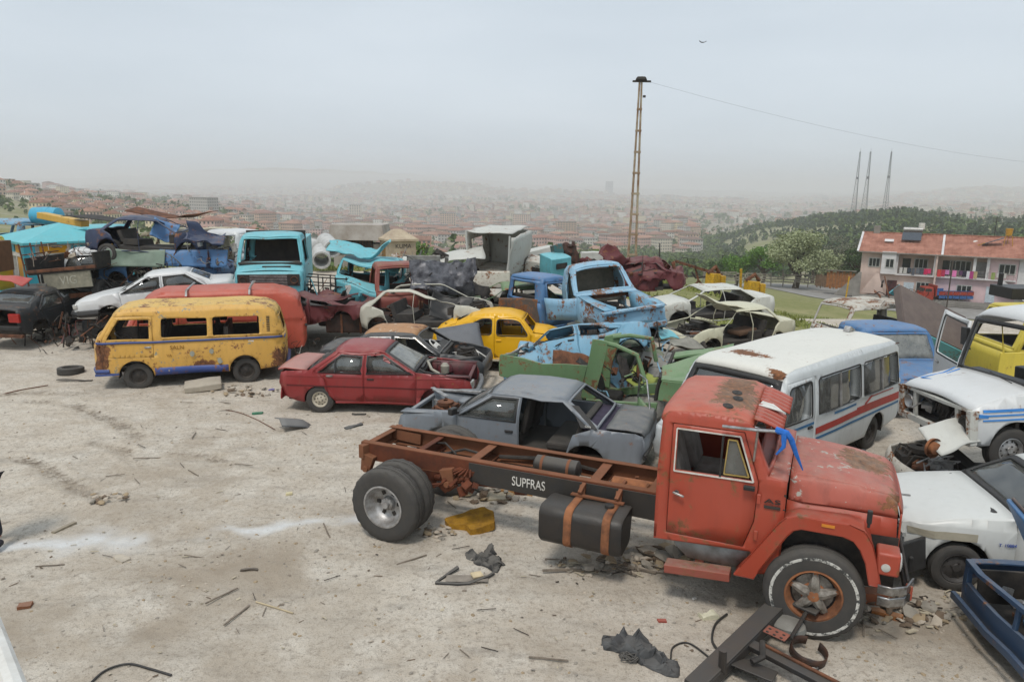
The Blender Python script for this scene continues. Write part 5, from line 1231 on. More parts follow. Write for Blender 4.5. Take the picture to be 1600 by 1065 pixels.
def red_van():
 h=197.0;df=deform_fn(.015,1.1,9);P0=rootat(G(219,607),1.2,.72,196)
 t,sh=small_van('red_van','orange red van parked close behind the rusty yellow bus',PORA,PORA,(P0[0]+.25-(-.276)*-2.05,P0[1]+2.05,0),hd(h),df=df,L=(-2.35,2.1),roofz=2.0,rearglass=GLASS_D,wins=[[(-.38,1.22),(.62,1.22),(.62,1.70),(-.38,1.70)]],W=.88)
 for x in(.55,-1.0):
  bm=nb();add_bar(bm,(x,-.8,2.05),(x+.03,.82,2.05),.05,.03);add_bar(bm,(x+.03,.80,2.05),(x+.04,.86,1.9),.05,.03)
  if x<0:add_bar(bm,(x+.03,.70,2.05),(x-.12,.7,2.25),.035)
  obj('roof_rack_bar',bm,ALUM,t,0)
 bm=nb();add_box(bm,(-2.38,.3,.9),(.06,1.1,.06),E(14,0,0));obj('dark_trim_strip',bm,BLACKP,t,0)
 bm=nb();add_box(bm,(0,0,.55),(4.0,1.5,.05));obj('van_floor',bm,INTER,t,0)
red_van()
# ---------------------------------------------------------------- yellow beetle-shaped car
PBEE=paint('bright_yellow_paint','#e0a90a',.02,.1,.3,61,.12,grime=.08)
def yellow_beetle():
 h=-7.0;top=[(-1.98,.55),(-1.93,.78),(-1.75,.98),(-1.5,1.12)]
 prof=[('engine_lid',top+[(-1.32,1.18)],dict(crown=.12,rnd=2,trim=.12)),('rear_window',[(-1.32,1.18),(-.95,1.38)],dict(frame=(.22,.03))),('roof',[(-.95,1.38),(-.65,1.46),(-.3,1.5),(.05,1.49),(.32,1.43),(.48,1.36)],dict(crown=.06,rnd=2.4)),('windscreen',[(.48,1.36),(.76,1.02)],dict(frame=(.07,.04))),('hood',[(.76,1.02),(1.1,.98),(1.5,.86),(1.8,.66),(1.9,.42)],dict(crown=.16,rnd=2,trim=.12))]
 S=dict(prof=prof,shape=dict(W=.70,roofW=.54,belt=.92,roofz=1.5,plan=.30,planp=2.2,tuck=.0,bottom=.25,shoulder=.04),paint=PBEE,sill=.27,arches=[(1.24,.30,.30),(-1.2,.30,.30)],step=.12,doors=[dict(poly=[(-.26,.33),(.64,.33),(.72,.55),(.72,.96),(.44,1.34),(.28,1.40),(-.26,1.40)],win=round_poly([(-.19,.95),(.63,.95),(.40,1.29),(.22,1.34),(-.19,1.34)],.07),glass=None,seal=True,handle=(-.14,.80),handlemat=PBEE)],wins=[dict(poly=round_poly([(-1.06,.96),(-.34,.96),(-.34,1.35),(-.6,1.345),(-.85,1.22)],.09,4),trim=BLACKP)],wheels=[(-1.2,s*.64,.31,dict(R=.31,wd=.15))for s in(1,-1)]+[(1.2,s*.64,.31,dict(R=.31,wd=.15))for s in(1,-1)])
 t,sh=build_car('yellow_beetle','bright yellow round-backed two-door car without window glass','car',S,rootat(G(745,564,.22),-.72,-.70,h,0),hd(h))
 for s in(1,-1):
  for nm,cx,dirn in(('rear_fender',-1.22,-1),('front_fender',1.26,1)):
   bm=nb();rows=[]
   for a in range(-12,193,12):
    ar=math.radians(a);row=[]
    for k,(r,y)in enumerate(((.33,.86),(.36,.87),(.44,.84),(.50,.74),(.50,.60))):
     e=1.0+.12*max(0,math.cos(ar)*-dirn)if True else 1;row.append(Vector((cx+math.cos(ar)*r*e*1.02,s*y,.32+math.sin(ar)*r*1.0*(1 if math.sin(ar)>0 else.6))))
    rows.append(row)
   add_grid(bm,rows);obj(nm,bm,PBEE,t,60,.015)
  bm=nb();add_box(bm,(.02,s*.74,.28),(1.62,.2,.035));obj('running_board',bm,simple('pale_sill','#a59f8c',.8),t,0,bevel=.01)
 bm=nb()
 for k in range(7):add_box(bm,(-1.60+k*.0,-.25+k*.085,1.13),(.16,.02,.02))
 obj('engine_lid_slot',bm,BLACKP,t,0)
 interior(t,-1.0,.85,.32,.60,(.0,),INTER,None,(.74,.88))
 bm=nb()
 for r in(.19,.12):add_tube(bm,[(.42+.0*a,-.22+r*math.sin(a)*.6,1.13+r*math.cos(a))for a in[k*math.pi/10 for k in range(20)]],.012,6,closed=True)
 for a in range(0,360,60):add_bar(bm,(.42,-.22,1.13),(.42,-.22+.11*math.sin(math.radians(a)),1.13+.18*math.cos(math.radians(a))),.012)
 obj('wire_wheel_trim',bm,CHROME,t)
yellow_beetle()
# ---------------------------------------------------------------- white minibus with stripes
PWHM=paint('minibus_white_paint','#c2c6c6',.06,.12,.4,71,.2,grime=.3);PWHR=paint('minibus_roof_paint','#d3d1c8',.10,.06,.5,73,.2,grime=.12,spots=[((1.6,-.2,2.05),(.35,.6,.2)),((2.1,.7,1.95),(.15,.3,.2))])
def minibus():
 h=221.6;f=2.62;r=-2.30
 prof=[('tail_panel',[(r+.02,.40),(r-.02,.9),(r,1.2)]),('rear_window',[(r,1.2),(r+.10,1.80)],dict(frame=(.1,.06),glass=GLASS_D)),('roof',[(r+.10,1.80),(r+.15,1.93),(r+.3,1.99),(-.5,2.03),(f-.85,2.01),(f-.55,1.96),(f-.46,1.88)],dict(mat=PWHR,crown=.06,rnd=3.2)),('windscreen',[(f-.46,1.88),(f-.05,1.18)],dict(frame=(.07,.06),glass=glass_mat('dark_windscreen',(.18,.2,.2),.14,9),seal=True)),('hood',[(f-.05,1.18),(f+.25,1.05),(f+.42,.95)]),('nose_panel',[(f+.42,.95),(f+.46,.7),(f+.42,.38)])]
 X=lambda*p:[(a,b)for a,b in p]
 door=dict(poly=[(1.28,.50),(2.0,.50),(2.32,.62),(2.42,1.16),(2.12,1.84),(1.28,1.84)],win=round_poly([(1.38,1.17),(2.28,1.19),(2.02,1.74),(1.38,1.76)],.05),glass=GLASS_D,handle=(1.42,1.0),handlemat=BLACKP)
 wl=[dict(poly=round_poly(p,.06),glass=GLASS_D,trim=BLACKP)for p in([(.22,1.18),(1.16,1.18),(1.16,1.77),(.22,1.77)],[(-1.05,1.18),(.10,1.18),(.10,1.77),(-1.05,1.77)],[(-2.16,1.18),(-1.17,1.18),(-1.17,1.77),(-2.1,1.77)])]
 wl=[dict(poly=round_poly(p,.06),glass=GLASS_D,trim=BLACKP)for p in([(-.42,1.16),(1.14,1.16),(1.14,1.77),(-.42,1.77)],[(-2.12,1.16),(-.56,1.16),(-.56,1.77),(-2.06,1.77)])]
 S=dict(prof=prof,shape=dict(W=.96,roofW=.86,belt=1.15,roofz=2.0,plan=.03,planp=6,tuck=.05,bottom=.3,shoulder=.06),paint=PWHM,sill=.34,arches=[(2.0,.33,.38),(-1.25,.33,.40)],doors=[door],wins=wl,shade_lining=True,step=.09,df=deform_fn(.012,1.0,2),wheels=[(x,y,.31,dict(R=.33,wd=.19,rim=DARK))for x in(2.0,-1.25)for y in(.78,-.78)])
 S['arches']=[(2.28,.33,.38),(-1.25,.33,.40)];S['wheels']=[(x,y,.31,dict(R=.33,wd=.19,rim=DARK))for x in(2.28,-1.25)for y in(.78,-.78)]
 t,sh=build_car('white_minibus','white minibus with red and blue stripes along its windowed side','minibus',S,(5.29,13.06,0),hd(h))
 RD=simple('red_stripe','#a03028',.5,0,.2,7,0);BL=simple('blue_stripe','#33678e',.5,0,.25,7,0)
 def stripe(pts,mt,s,off=.006):
  bm=nb();rows=[]
  for(x,z0,z1)in pts:rows.append([Vector((x,s*(sh.y(x,z)+off),z))for z in(z0,z1)])
  add_grid(bm,rows);df=S['df']
  for v in bm.verts:v.co=df(v.co)
  obj('side_stripe',bm,mt,t,0,.003)
 for s in(1,-1):
  lin_=lambda x0,x1,z0,z1,w:[(x0+(x1-x0)*k/10,z0+(z1-z0)*k/10,z0+(z1-z0)*k/10+w)for k in range(11)]
  stripe(lin_(-2.2,-.32,.84,.86,.14),RD,s);stripe(lin_(-.42,1.22,.86,.84,.11),RD,s,.009);stripe(lin_(-2.2,1.2,.76,.74,.045),BL,s);stripe(lin_(-1.9,-.9,1.09,1.09,.035),RD,s);stripe(lin_(-.9,-.62,1.09,.98,.045),RD,s,.0085);stripe(lin_(-.28,.55,1.06,1.06,.04),BL,s);stripe(lin_(1.3,2.3,1.04,1.04,.04),BL,s,.012)
 for x in(.36,-1.34):
  for s in(1,-1):bm=nb();add_bar(bm,(x,s*(sh.y(x,1.16)+.004),1.17),(x,s*(sh.y(x,1.77)+.004),1.765),.03,.02);obj('window_divider',bm,ALUM,t,0)
 bm=nb();add_prism(bm,[(-2.02,2.07),(-1.72,2.07),(-1.80,2.17)],-.06,.06,'y');obj('roof_vent_flap',bm,ALUM,t,0)
 bm=nb();add_tube(bm,[(2.14,.80,1.93),(-2.2,.83,1.92)],.012,5);obj('rain_gutter',bm,RUST,t)
 bm=nb();add_box(bm,(0,0,.55),(4.4,1.6,.05));obj('bus_floor',bm,INTER,t,0)
 for x in(-1.6,-.75,.1,1.0):
  for y in(-.4,.42):o=obj('seat',seat_mesh(.7,.62),INTER,t,0,bevel=.03);o.location=(x,y,.8)
 bm=nb();c=Vector((1.78,.42,1.2));add_tube(bm,[c+E(0,-35,0)@Vector((math.cos(a)*.21,math.sin(a)*.21,0))for a in[k*math.pi/8 for k in range(16)]],.016,6,closed=True);obj('steering_wheel',bm,BLACKP,t)
minibus()
# ---------------------------------------------------------------- white car by the truck's nose
PWHC=paint('white_car_paint','#c9cac6',.06,.10,.35,81,.1,grime=.15)
def white_car():
 k=dict(rz=1.38,rfx=.05,wx=.62,wz=.98,gx=-1.5,rrx=-1.0);h=172.0
 S=dict(prof=sedan_prof(-2.0,.95,hx=1.95,hz=.82,o=dict(windscreen=dict(glass=GLASS_D,seal=True),nose_panel=dict(crown=.06)),**k),shape=dict(W=.83,roofW=.6,belt=.88,roofz=1.36,plan=.10,bottom=.22),paint=PWHC,sill=.26,arches=[(1.22,.30,.37),(-1.25,.28,.33)],doors=sedan_doors(bx=-.4,fx=.62,rx=-1.2,s=.28,belt=.93,**k),df=deform_fn(.015,1.3,14,pushes=[((1.95,.8,.6),.5,(-.10,-.10,.04)),((1.8,.8,.8),.4,(0,0,-.03))]),wheels=[(1.22,.72,.29,dict(R=.30,rim=simple('dark_steel_rim','#4a4745',.6,.3,.3,6,.2),flat=.015)),(1.22,-.72,.29,dict(R=.3)),(-1.25,.72,.29,dict(R=.3)),(-1.25,-.72,.29,dict(R=.3))])
 t,sh=build_car('white_car','white car with a crushed front corner against the red truck bumper','car',S,rootat(G(1487,918),1.22,.74,h),hd(h));df=S['df']
 bm=nb();add_box(bm,(1.78,.88,.46),(.45,.05,.40),E(8,0,34));add_box(bm,(1.95,.6,.38),(.06,.8,.2),E(0,0,20));obj('torn_black_bumper',bm,BLACKP,t,0,bevel=.02)
 bm=nb();rr=random.Random(9)
 for q in range(14):p=Vector((1.95+rr.uniform(-.12,.12),.62+rr.uniform(-.2,.25),.62+rr.uniform(-.18,.18)));add_box(bm,p,(rr.uniform(.03,.12),rr.uniform(.03,.12),rr.uniform(.03,.12)),E(rr.uniform(0,90),rr.uniform(0,90),0))
 obj('smashed_headlight',bm,LAMP,t,0)
 bm=nb();add_tube(bm,[(2.0,.5,.8),(2.03,.6,.7),(1.98,.7,.55),(2.0,.66,.42)],.03,6);obj('blue_hose',bm,simple('blue_plastic','#274f9a',.5),t)
 bm=nb();rows=[[df(Vector((x,sh.y(x,z)+.004,z)))for x in np.linspace(1.05,1.88,8)]for z in(.66,.70,.76)];add_grid(bm,rows);obj('beige_filler_patch',bm,simple('body_filler','#a39c8a',.7,0,.2,4,.1),t,0,.003)
 text_obj('door_lettering','T. 10884',.055,simple('blue_print','#2c4b9a',.6),t,(.72,.845,.66),(-1,0,0),(0,0,1))
 bm=nb();add_box(bm,(.42,.92,1.02),(.10,.18,.11),E(0,0,-20));obj('door_mirror',bm,PWHC,t,35,bevel=.03)
 interior(t,-1.1,.9,.34,.70,(.1,),INTER,(.7,.35,.92),(.9,.86))
white_car()
# ---------------------------------------------------------------- dark sedan with the blistered roof, and the loose grey panel
PDKG=paint('dark_grey_paint','#33363a',.22,.3,.5,91,.3);PBLI=paint('blistered_roof_paint','#a87b52',.44,.2,.7,93,.3,under='#c9c3b2')
def blistered_sedan():
 k=dict(rz=1.36,rfx=.42,wx=1.0,wz=.93,gx=-1.35,rrx=-.85);h=-6
 S=dict(prof=sedan_prof(-2.0,.92,hx=2.0,o=dict(roof=dict(mat=PBLI),hood=dict(skip=True),windscreen=dict(frame=(.06,.04)),rear_window=dict(frame=(.06,.04))),**k),shape=dict(W=.82,roofW=.6,belt=.9,roofz=1.36,plan=.08,bottom=.22),paint=PDKG,sill=.26,arches=[(1.25,.28,.34),(-1.25,.28,.34)],doors=sedan_doors(bx=-.15,fx=.95,rx=-1.1,s=.28,belt=.9,**k,g=None,seal=CHROME),df=deform_fn(.03,1.3,19),wheels=[(1.25,-.7,.28,dict(R=.3)),(-1.25,-.7,.28,dict(R=.3))])
 P0=G(622,512,1.36);t,sh=build_car('blistered_sedan','dark sedan with peeling brown and cream roof behind the red sedan','car',S,(P0.x+.2,P0.y,0),hd(h))
 engine_bits(t,1.5,0,.62,1,6,[DARK,RUST,WHITEP]);interior(t,-1.2,1,.33,.68,(.1,),simple('cream_seat','#8d8775',.9),None,(.9,.86))
 bm=nb();c=Vector((.80,-.30,1.02));add_tube(bm,[c+E(0,-50,0)@Vector((0,math.cos(a)*.19,math.sin(a)*.19))for a in[k_*math.pi/10 for k_ in range(20)]],.018,6,closed=True);add_box(bm,c,(.03,.3,.1),E(0,-50,0));obj('white_steering_wheel',bm,WHITEP,t)
 bm=nb();add_grid(bm,[[Vector((x,-.78+.08*math.cos(x*3),z+.1*(x-1.0)))for x in(1.0,1.3,1.7,2.0)]for z in(.62,.72,.8)]);obj('hanging_fender',bm,BLACKP,t,40,.02)
blistered_sedan()
bm=nb();add_grid(bm,[[Vector((x*1.0,y,-.12*math.sin(y*1.3)*.6-(.12 if(x>.62)else 0)*(x-.62)*4))for y in(-.52,-.3,0,.3,.52)]for x in(-.45,-.2,.1,.4,.62,.72)]);rough_up(bm,.03,2,4)
P0=At(712,538,18.6);o=obj('grey_hood_panel',bm,simple('primer_grey_sheet','#686a6e',.6,0,.12,3,.1),None,40,.02);o.location=P0;o.rotation_euler=(math.radians(58),math.radians(-8),math.radians(12));tag(o,'loose bent grey hood panel leaning on the yellow car','car hood')
# ================================================================ the stacked wrecks
def wreck_sedan(name,label,cat,P,loc,rot,miss=(),df=None,doors='none',dims={},glass=None,wheels=(),bay=None,roofm=None,W=.81,step=.2,ends=(-2.0,1.95),extra=None,group=None,tz=.92,hz=.80):
 k=dict(rz=1.36,rfx=.35,wx=.98,wz=.93,gx=-1.4,rrx=-.9);k.update(dims);o={m_:dict(skip=True)for m_ in miss};o.setdefault('windscreen',dict(frame=(.06,.04),glass=glass));o.setdefault('rear_window',dict(frame=(.06,.04),glass=glass))
 if roofm:o['roof']=dict(mat=roofm)
 dd=sedan_doors(bx=-.2,fx=.92,rx=-1.1,s=.28,belt=.9,**k,g=glass,o1=dict(missing=doors in('none','rear'),handlemat=BLACKP),o2=dict(missing=doors in('none','front'),handlemat=BLACKP))
 S=dict(prof=sedan_prof(ends[0],tz,hx=ends[1],hz=hz,o=o,**k),shape=dict(W=W,roofW=W*.74,belt=.9,roofz=1.36,plan=.08,bottom=.22),paint=P,sill=.25,arches=[(1.25,.28,.34),(-1.25,.28,.34)],doors=dd,df=df,step=step,wheels=[(x,y,.28,dict(R=.30,**kw))for x,y,kw in wheels])
 t,sh=build_car(name,label,cat,S,loc,rot,group)
 if 'hood' in miss and bay is not False:engine_bits(t,1.45,0,.6,1,len(label),[DARK,RUST,ALUM])
 bm=nb();add_box(bm,(-.1,0,.38),(2.3,1.35,.1));add_box(bm,(-.55,0,.55),(.5,1.2,.2));add_box(bm,(-.85,0,.75),(.12,1.2,.4),E(0,-15,0));add_box(bm,(.8,0,.75),(.2,1.3,.25))
 if df:
  for v in bm.verts:v.co=df(v.co)
 obj('gutted_interior',bm,INTER,t,0);return t,sh
def cab_shell(name,label,P,loc,rot,L=1.5,W=.85,H=1.5,hoodL=.0,df=None,backwin=True,cat='truck cab',wheels=(),glass=None,door='none',roofm=None,z0=.35,step=.2,arches=(),frontwin=True,hoodz=None):
 x0=-L/2;x1=L/2;zb=z0+H*.52;zt=z0+H;hz=hoodz or zb-.05
 prof=[('back_wall',[(x0,z0),(x0,zb)])]+[('rear_window',[(x0,zb),(x0+.05,zt-.08)],dict(frame=(.2,.08),glass=glass)if backwin else{})]+[('roof',[(x0+.05,zt-.08),(x0+.12,zt-.01),(0,zt+.02),(x1-.38,zt-.01),(x1-.28,zt-.07)],dict(mat=roofm or P)),('windscreen',[(x1-.28,zt-.07),(x1,zb)],dict(frame=(.07,.05),glass=glass)),('hood',[(x1,zb),(x1+hoodL*.5+.04,hz),(x1+hoodL+.05,hz-.06)]),('nose_panel',[(x1+hoodL+.05,hz-.06),(x1+hoodL+.08,(hz+z0)/2),(x1+hoodL+.05,z0)])]
 dpoly=[(x0+.18,z0+.08),(x1-.12,z0+.08),(x1-.03,zb-.05),(x1-.30,zt-.13),(x0+.18,zt-.13)];win=[(x0+.25,zb+.02),(x1-.14,zb+.02),(x1-.36,zt-.19),(x0+.25,zt-.19)]
 S=dict(prof=prof,shape=dict(W=W,roofW=W*.88,belt=zb,roofz=zt,plan=.03,planp=6,tuck=.03,bottom=z0,shoulder=.05),paint=P,sill=z0,arches=list(arches),doors=[dict(poly=dpoly,win=win,missing=door=='none',glass=glass,handle=(x0+.3,zb-.15))],df=df,step=step,tail=z0,chin=z0,wheels=wheels,shade_lining=door=='both')
 t,sh=build_car(name,label,cat,S,loc,rot)
 bm=nb();add_box(bm,(0,0,z0+.1),(L-.1,W*1.8,.06));add_box(bm,(-L*.2,0,z0+.35),(.5,W*1.5,.25));add_box(bm,(-L*.35,0,z0+.65),(.12,W*1.5,.5),E(0,-8,0));add_box(bm,(x1-.2,0,zb-.12),(.25,W*1.7,.2))
 if df:
  for v in bm.verts:v.co=df(v.co)
 obj('gutted_interior',bm,INTER,t,0);return t,sh
def crumple(name,label,cat,size,mat,loc,rot=(0,0,0),seed=0,amp=.12,freq=2.2,thick=.018,n=26,curl=0,parent=None,group=None):
 """a torn, crumpled sheet of bodywork"""
 bm=nb();nx,ny=n,max(8,int(n*size[1]/size[0]));rows=[];fr_=random.Random(seed*13+1);fl_=[]
 for _ in range(9):an=fr_.uniform(0,3.14);fl_.append((math.cos(an),math.sin(an),fr_.uniform(-.4,.4)*size[0],fr_.uniform(-1,1)*amp*2.4))
 fo=sum(k_*abs(c_)for cx,cy,c_,k_ in fl_)
 for i in range(nx+1):
  row=[]
  for j in range(ny+1):
   x=(i/nx-.5)*size[0];y=(j/ny-.5)*size[1];p=Vector((x,y,curl*(1-(2*x/size[0])**2)))
   w_=p.copy();p.z+=sum(k_*abs(w_.x*cx+w_.y*cy-c_)for cx,cy,c_,k_ in fl_)-fo;p.x*=1-.25*amp;q=mnoise.noise_vector(p*freq*1.3+Vector((seed*5.1,seed*2.7,0)));e_=1.6 if i in(0,nx)or j in(0,ny)else.5;p+=Vector((q.x,q.y,q.z*.6))*amp*e_*.55;row.append(p)
  rows.append(row)
 zx=(sum(p.z for p in rows[-1])-sum(p.z for p in rows[0]))/len(rows[0])/size[0];zy=(sum(r_[-1].z for r_ in rows)-sum(r_[0].z for r_ in rows))/len(rows)/size[1]
 for r_ in rows:
  for p in r_:p.z-=zx*p.x+zy*p.y
 add_grid(bm,rows);o=obj(name,bm,mat,parent,14,thick);o.location=loc;o.rotation_euler=tuple(math.radians(a)for a in rot);return tag(o,label,cat,group)
def scrap_heap(name,label,n,box,mats,loc,seed,smin=.08,smax=.5,cat='scrap heap'):
 """a heap of broken car parts; every part the photo lets you pick apart is a child"""
 rr=random.Random(seed);t=empty(name,loc,(0,0,0),label,cat)
 kinds=['bent_panel','rusty_bar','rusty_bar','torn_hose','broken_box','bent_pipe','bent_pipe']
 for i in range(n):
  k=rr.choice(kinds);p=Vector((rr.uniform(-1,1)*box[0]/2,rr.uniform(-1,1)*box[1]/2,rr.random()**1.4*box[2]));m_=rr.choice(mats);R_=Euler((rr.uniform(0,6),rr.uniform(0,6),rr.uniform(0,6))).to_matrix();s=rr.uniform(smin,smax);bm=nb()
  if k=='bent_panel':
   add_grid(bm,[[R_@(Vector((u*s,v*s*.7,0))+mnoise.noise_vector(Vector((u*2+i,v*2,seed)))*s*.4)+p for v in(-.7,-.35,0,.35,.7)]for u in(-1,-.5,0,.5,1)])
   obj(k,bm,m_,t,20,.012);continue
  if k=='rusty_bar':add_bar(bm,p-R_@Vector((s*1.6,0,0)),p+R_@Vector((s*1.6,0,0)),s*.12,s*.07)
  elif k=='broken_box':add_box(bm,p,(s*.7,s*.5,s*.3),R_,taper=(.8,.7))
  else:
   q=[p+R_@Vector((math.sin(j*1.3+i)*s*.5,(j-2)*s*.5,math.cos(j*1.7+i)*s*.4))for j in range(5)];add_tube(bm,q,s*(.045 if k=='torn_hose' else.07),6)
  obj(k,bm,m_,t,30)
 return t
def P5(px,py,Y,dz=0):v=At(px,py,Y);return(v.x,v.y,v.z+dz)
PSKY=paint('sky_blue_paint','#6c9fba',.42,.3,.5,101,.35);PSKY2=paint('pale_blue_pickup_paint','#86b0c9',.46,.25,.5,103,.35);PTURQ=paint('turquoise_paint','#63b1bc',.24,.25,.45,105,.35);PCRM=paint('cream_paint','#c6c3aa',.16,.2,.5,107,.25);PWH=paint('grubby_white_paint','#bdbdb6',.24,.2,.55,109,.25);PWHR2=paint('rusty_white_paint','#bcb8ae',.40,.2,.6,111,.3)
PNAVY=paint('navy_paint','#20304f',.28,.2,.45,113,.3);PBLUE2=paint('mid_blue_paint','#44719f',.3,.25,.45,115,.3);PGRN=paint('light_green_paint','#64835a',.38,.3,.5,117,.3);PMAR=paint('maroon_paint','#5b1c22',.30,.2,.6,119,.3);PREDB=paint('red_brown_cab_paint','#7d3a30',.40,.3,.6,121,.3)
PYCAB=paint('pale_yellow_paint','#cdb944',.15,.2,.45,123,.2);PDRK=paint('black_paint','#202428',.25,.2,.5,125,.3);PBRN=simple('brown_painted_sheet','#594e4a',.7,0,.2,3,.2,col2='#6b5f58');PTEAL=paint('dark_teal_paint','#2c5a5c',.36,.2,.6,127,.3);PWHS=paint('clean_white_paint','#cfd0cf',.07,.1,.35,129,.1,grime=.1)
GREYS=simple('grey_sheet_metal','#7f807c',.6,.2,.3,3,.2,col2='#5b5a56',dust=.2)
# ---- left part of the row
wreck_sedan('stacked_white_sedan','clean white sedan with dark bumper propped up behind the red van','car',PWHS,P5(252,462,21.9,-.62),(0,5,199),df=deform_fn(.012,1.2,31),doors='both',glass=GLASS_D,dims=dict(rfx=.2,wx=.95,rrx=-1.0,gx=-1.55),ends=(-2.2,2.1),tz=.98,hz=.78)
wsed=bpy.data.objects['stacked_white_sedan']
bm=nb();add_tube(bm,[(1.5,.86,.44),(2.0,.80,.44),(2.2,.5,.45),(2.24,0,.45),(2.2,-.5,.45),(2.0,-.8,.44),(1.5,-.86,.44)],.10,8);obj('front_bumper',bm,BLACKP,wsed)
for s in(1,-1):bm=nb();add_box(bm,(2.07,s*.56,.665),(.12,.38,.13),E(0,0,-s*14));obj('headlight',bm,LAMP,wsed,30,bevel=.02)
bm=nb();add_box(bm,(2.14,0,.68),(.04,.7,.09));obj('grille',bm,BLACKP,wsed,0)
t,_=wreck_sedan('navy_wreck','gutted dark blue sedan on top of the stack, doors and hood torn away','car wreck',PNAVY,P5(247,395,24,-.22),(0,-1,-2),miss=('hood','nose_panel'),df=deform_fn(.05,1.5,33,pushes=[((1.7,-.6,.7),.9,(-.1,.1,.1)),((.3,0,1.36),.6,(0,0,-.12))],fine=.02),wheels=[(-1.25,-.70,{})],ends=(-2.0,1.9))
crumple('bent_blue_lid','bent blue hood sheet standing up on the navy wreck','car hood',(.75,.7),PBLUE2,P5(257,362,23.9),(60,20,30),3,.10,parent=None)
crumple('torn_navy_fender','torn navy fender hanging over the front of the stacked wreck','car fender',(1.2,.6),PNAVY,P5(322,372,23.2),(35,10,15),5,.16)
for i,(px,py,w,mt,sd,lb)in enumerate(((215,404,1.9,simple('dull_green_panel','#6f8374',.6,0,.2,3,.2,dust=.2),2,'long dull green side panel under the navy wreck'),(305,404,2.2,PBLUE2,7,'long sky-blue side panel under the navy wreck'))):
 crumple('body_sheet',lb,'body panel',(w,.55),mt,P5(px,py,23.3),(72,0,-2),sd,.05,1.2)
wreck_sedan('flattened_blue_wreck','flattened blue car body carrying the navy wreck','car wreck',PBLUE2,P5(262,440,24.2,-.2),(0,0,178),df=deform_fn(.06,1.4,36,roof=(.9,.35)),miss=('hood',),bay=False)
wreck_sedan('flattened_black_wreck','dark flattened wreck at the bottom of the blue stack','car wreck',PDRK,(-10.6,24.4,0),(0,0,4),df=deform_fn(.08,1.4,37,roof=(.9,.4)),wheels=[(-1.2,-.7,{}),(1.2,-.7,{})])
t,sh=cab_shell('turquoise_van_cab','turquoise van front without windscreen, dark grille and empty lamp sockets',PTURQ,P5(428,400,22.6,-1.42),(0,1,-80),L=1.5,W=.98,H=1.72,hoodL=.42,df=deform_fn(.02,1.4,41,pushes=[((.2,-.1,2.05),.5,(0,0,-.05))]),door='both',cat='van',z0=.38,hoodz=1.16,arches=[(.80,.45,.30)],step=.16)
df=None
bm=nb();add_box(bm,(1.28,0,.86),(.05,1.75,.34));obj('grille_panel',bm,DARK,t,0,bevel=.01)
for k in range(7):bm=nb();add_box(bm,(1.315,0,.73+k*.045),(.02,1.05,.014));obj('grille_bar',bm,ALUM,t,0)
for s in(1,-1):bm=nb();add_lathe(bm,[(0,.11),(.02,.10),(-.05,.06),(-.05,.001)],16,0,'x',c=(1.31,s*.72,.86));obj('lamp_socket',bm,RUST,t)
for k in range(3):bm=nb();add_box(bm,(1.325,0,.56+k*.05),(.02,1.2,.018));obj('white_bumper_bar',bm,WHITEP,t,0)
bm=nb();add_box(bm,(1.36,0,.40),(.10,2.0,.17));obj('front_bumper',bm,BLACKP,t,0,bevel=.03)
bm=nb();add_box(bm,(.62,0,1.30),(.5,1.8,.05));add_box(bm,(.9,.2,1.2),(.3,.8,.08));obj('open_bonnet_bay',bm,INTER,t,0)
bm=nb();add_box(bm,(-.78,0,1.9),(.04,1.3,.30));obj('rear_daylight_board',bm,WHITEP,t,0);bm=nb();add_box(bm,(-.76,0,1.3),(.04,1.8,1.7));obj('cabin_shade_board',bm,INTER,t,0)  # pale board paints in rear daylight, dark board paints in cabin shade
bm=nb();add_box(bm,(-1.7,0,1.2),(1.8,1.8,1.4));bmesh.ops.delete(bm,geom=[f for f in bm.faces if abs(f.normal.x)>.9],context='FACES_ONLY');obj('van_body',bm,PTURQ,t,0,.03)
wreck_sedan('blackened_hulk','dark hulk with crushed roof beneath the turquoise van','car wreck',PDRK,(-7.2,23.6,.2),(0,0,185),df=deform_fn(.08,1.5,43,roof=(.85,.5)),miss=('hood',))
wreck_sedan('crushed_red_hulk','crushed dark red hulk behind the orange van','car wreck',PMAR,P5(500,478,21.6,-.75),(0,4,160),df=deform_fn(.14,1.7,45,roof=(.8,.45),fine=.04),miss=('hood',),doors='both')
# crushed turquoise cab
t,_=cab_shell('crushed_turquoise_cab','crumpled turquoise truck cab with rust streaks and a slit of window',PTURQ,P5(570,440,23.4,-.9),(-4,6,-98),L=1.5,W=.95,H=1.75,hoodL=.3,df=deform_fn(.08,1.7,47,roof=(1.45,.7),fine=.035),z0=.3,step=.12,door='both',backwin=False)
crumple('curled_sheet','curled turquoise roof skin lying over the crushed cab','roof panel',(2.0,.9),PTURQ,P5(565,403,23.4),(12,-4,5),8,.13,curl=.12)
crumple('curled_sheet','turquoise door skin folded outward beside the crushed cab','door panel',(1.1,.5),PTURQ,P5(600,416,22.9),(30,4,-8),9,.08,curl=.1)
crumple('fallen_blue_fender','blue fender lying under the crushed turquoise cab','car fender',(1.2,.5),PBLUE2,P5(570,470,22.8),(40,25,20),10,.08)
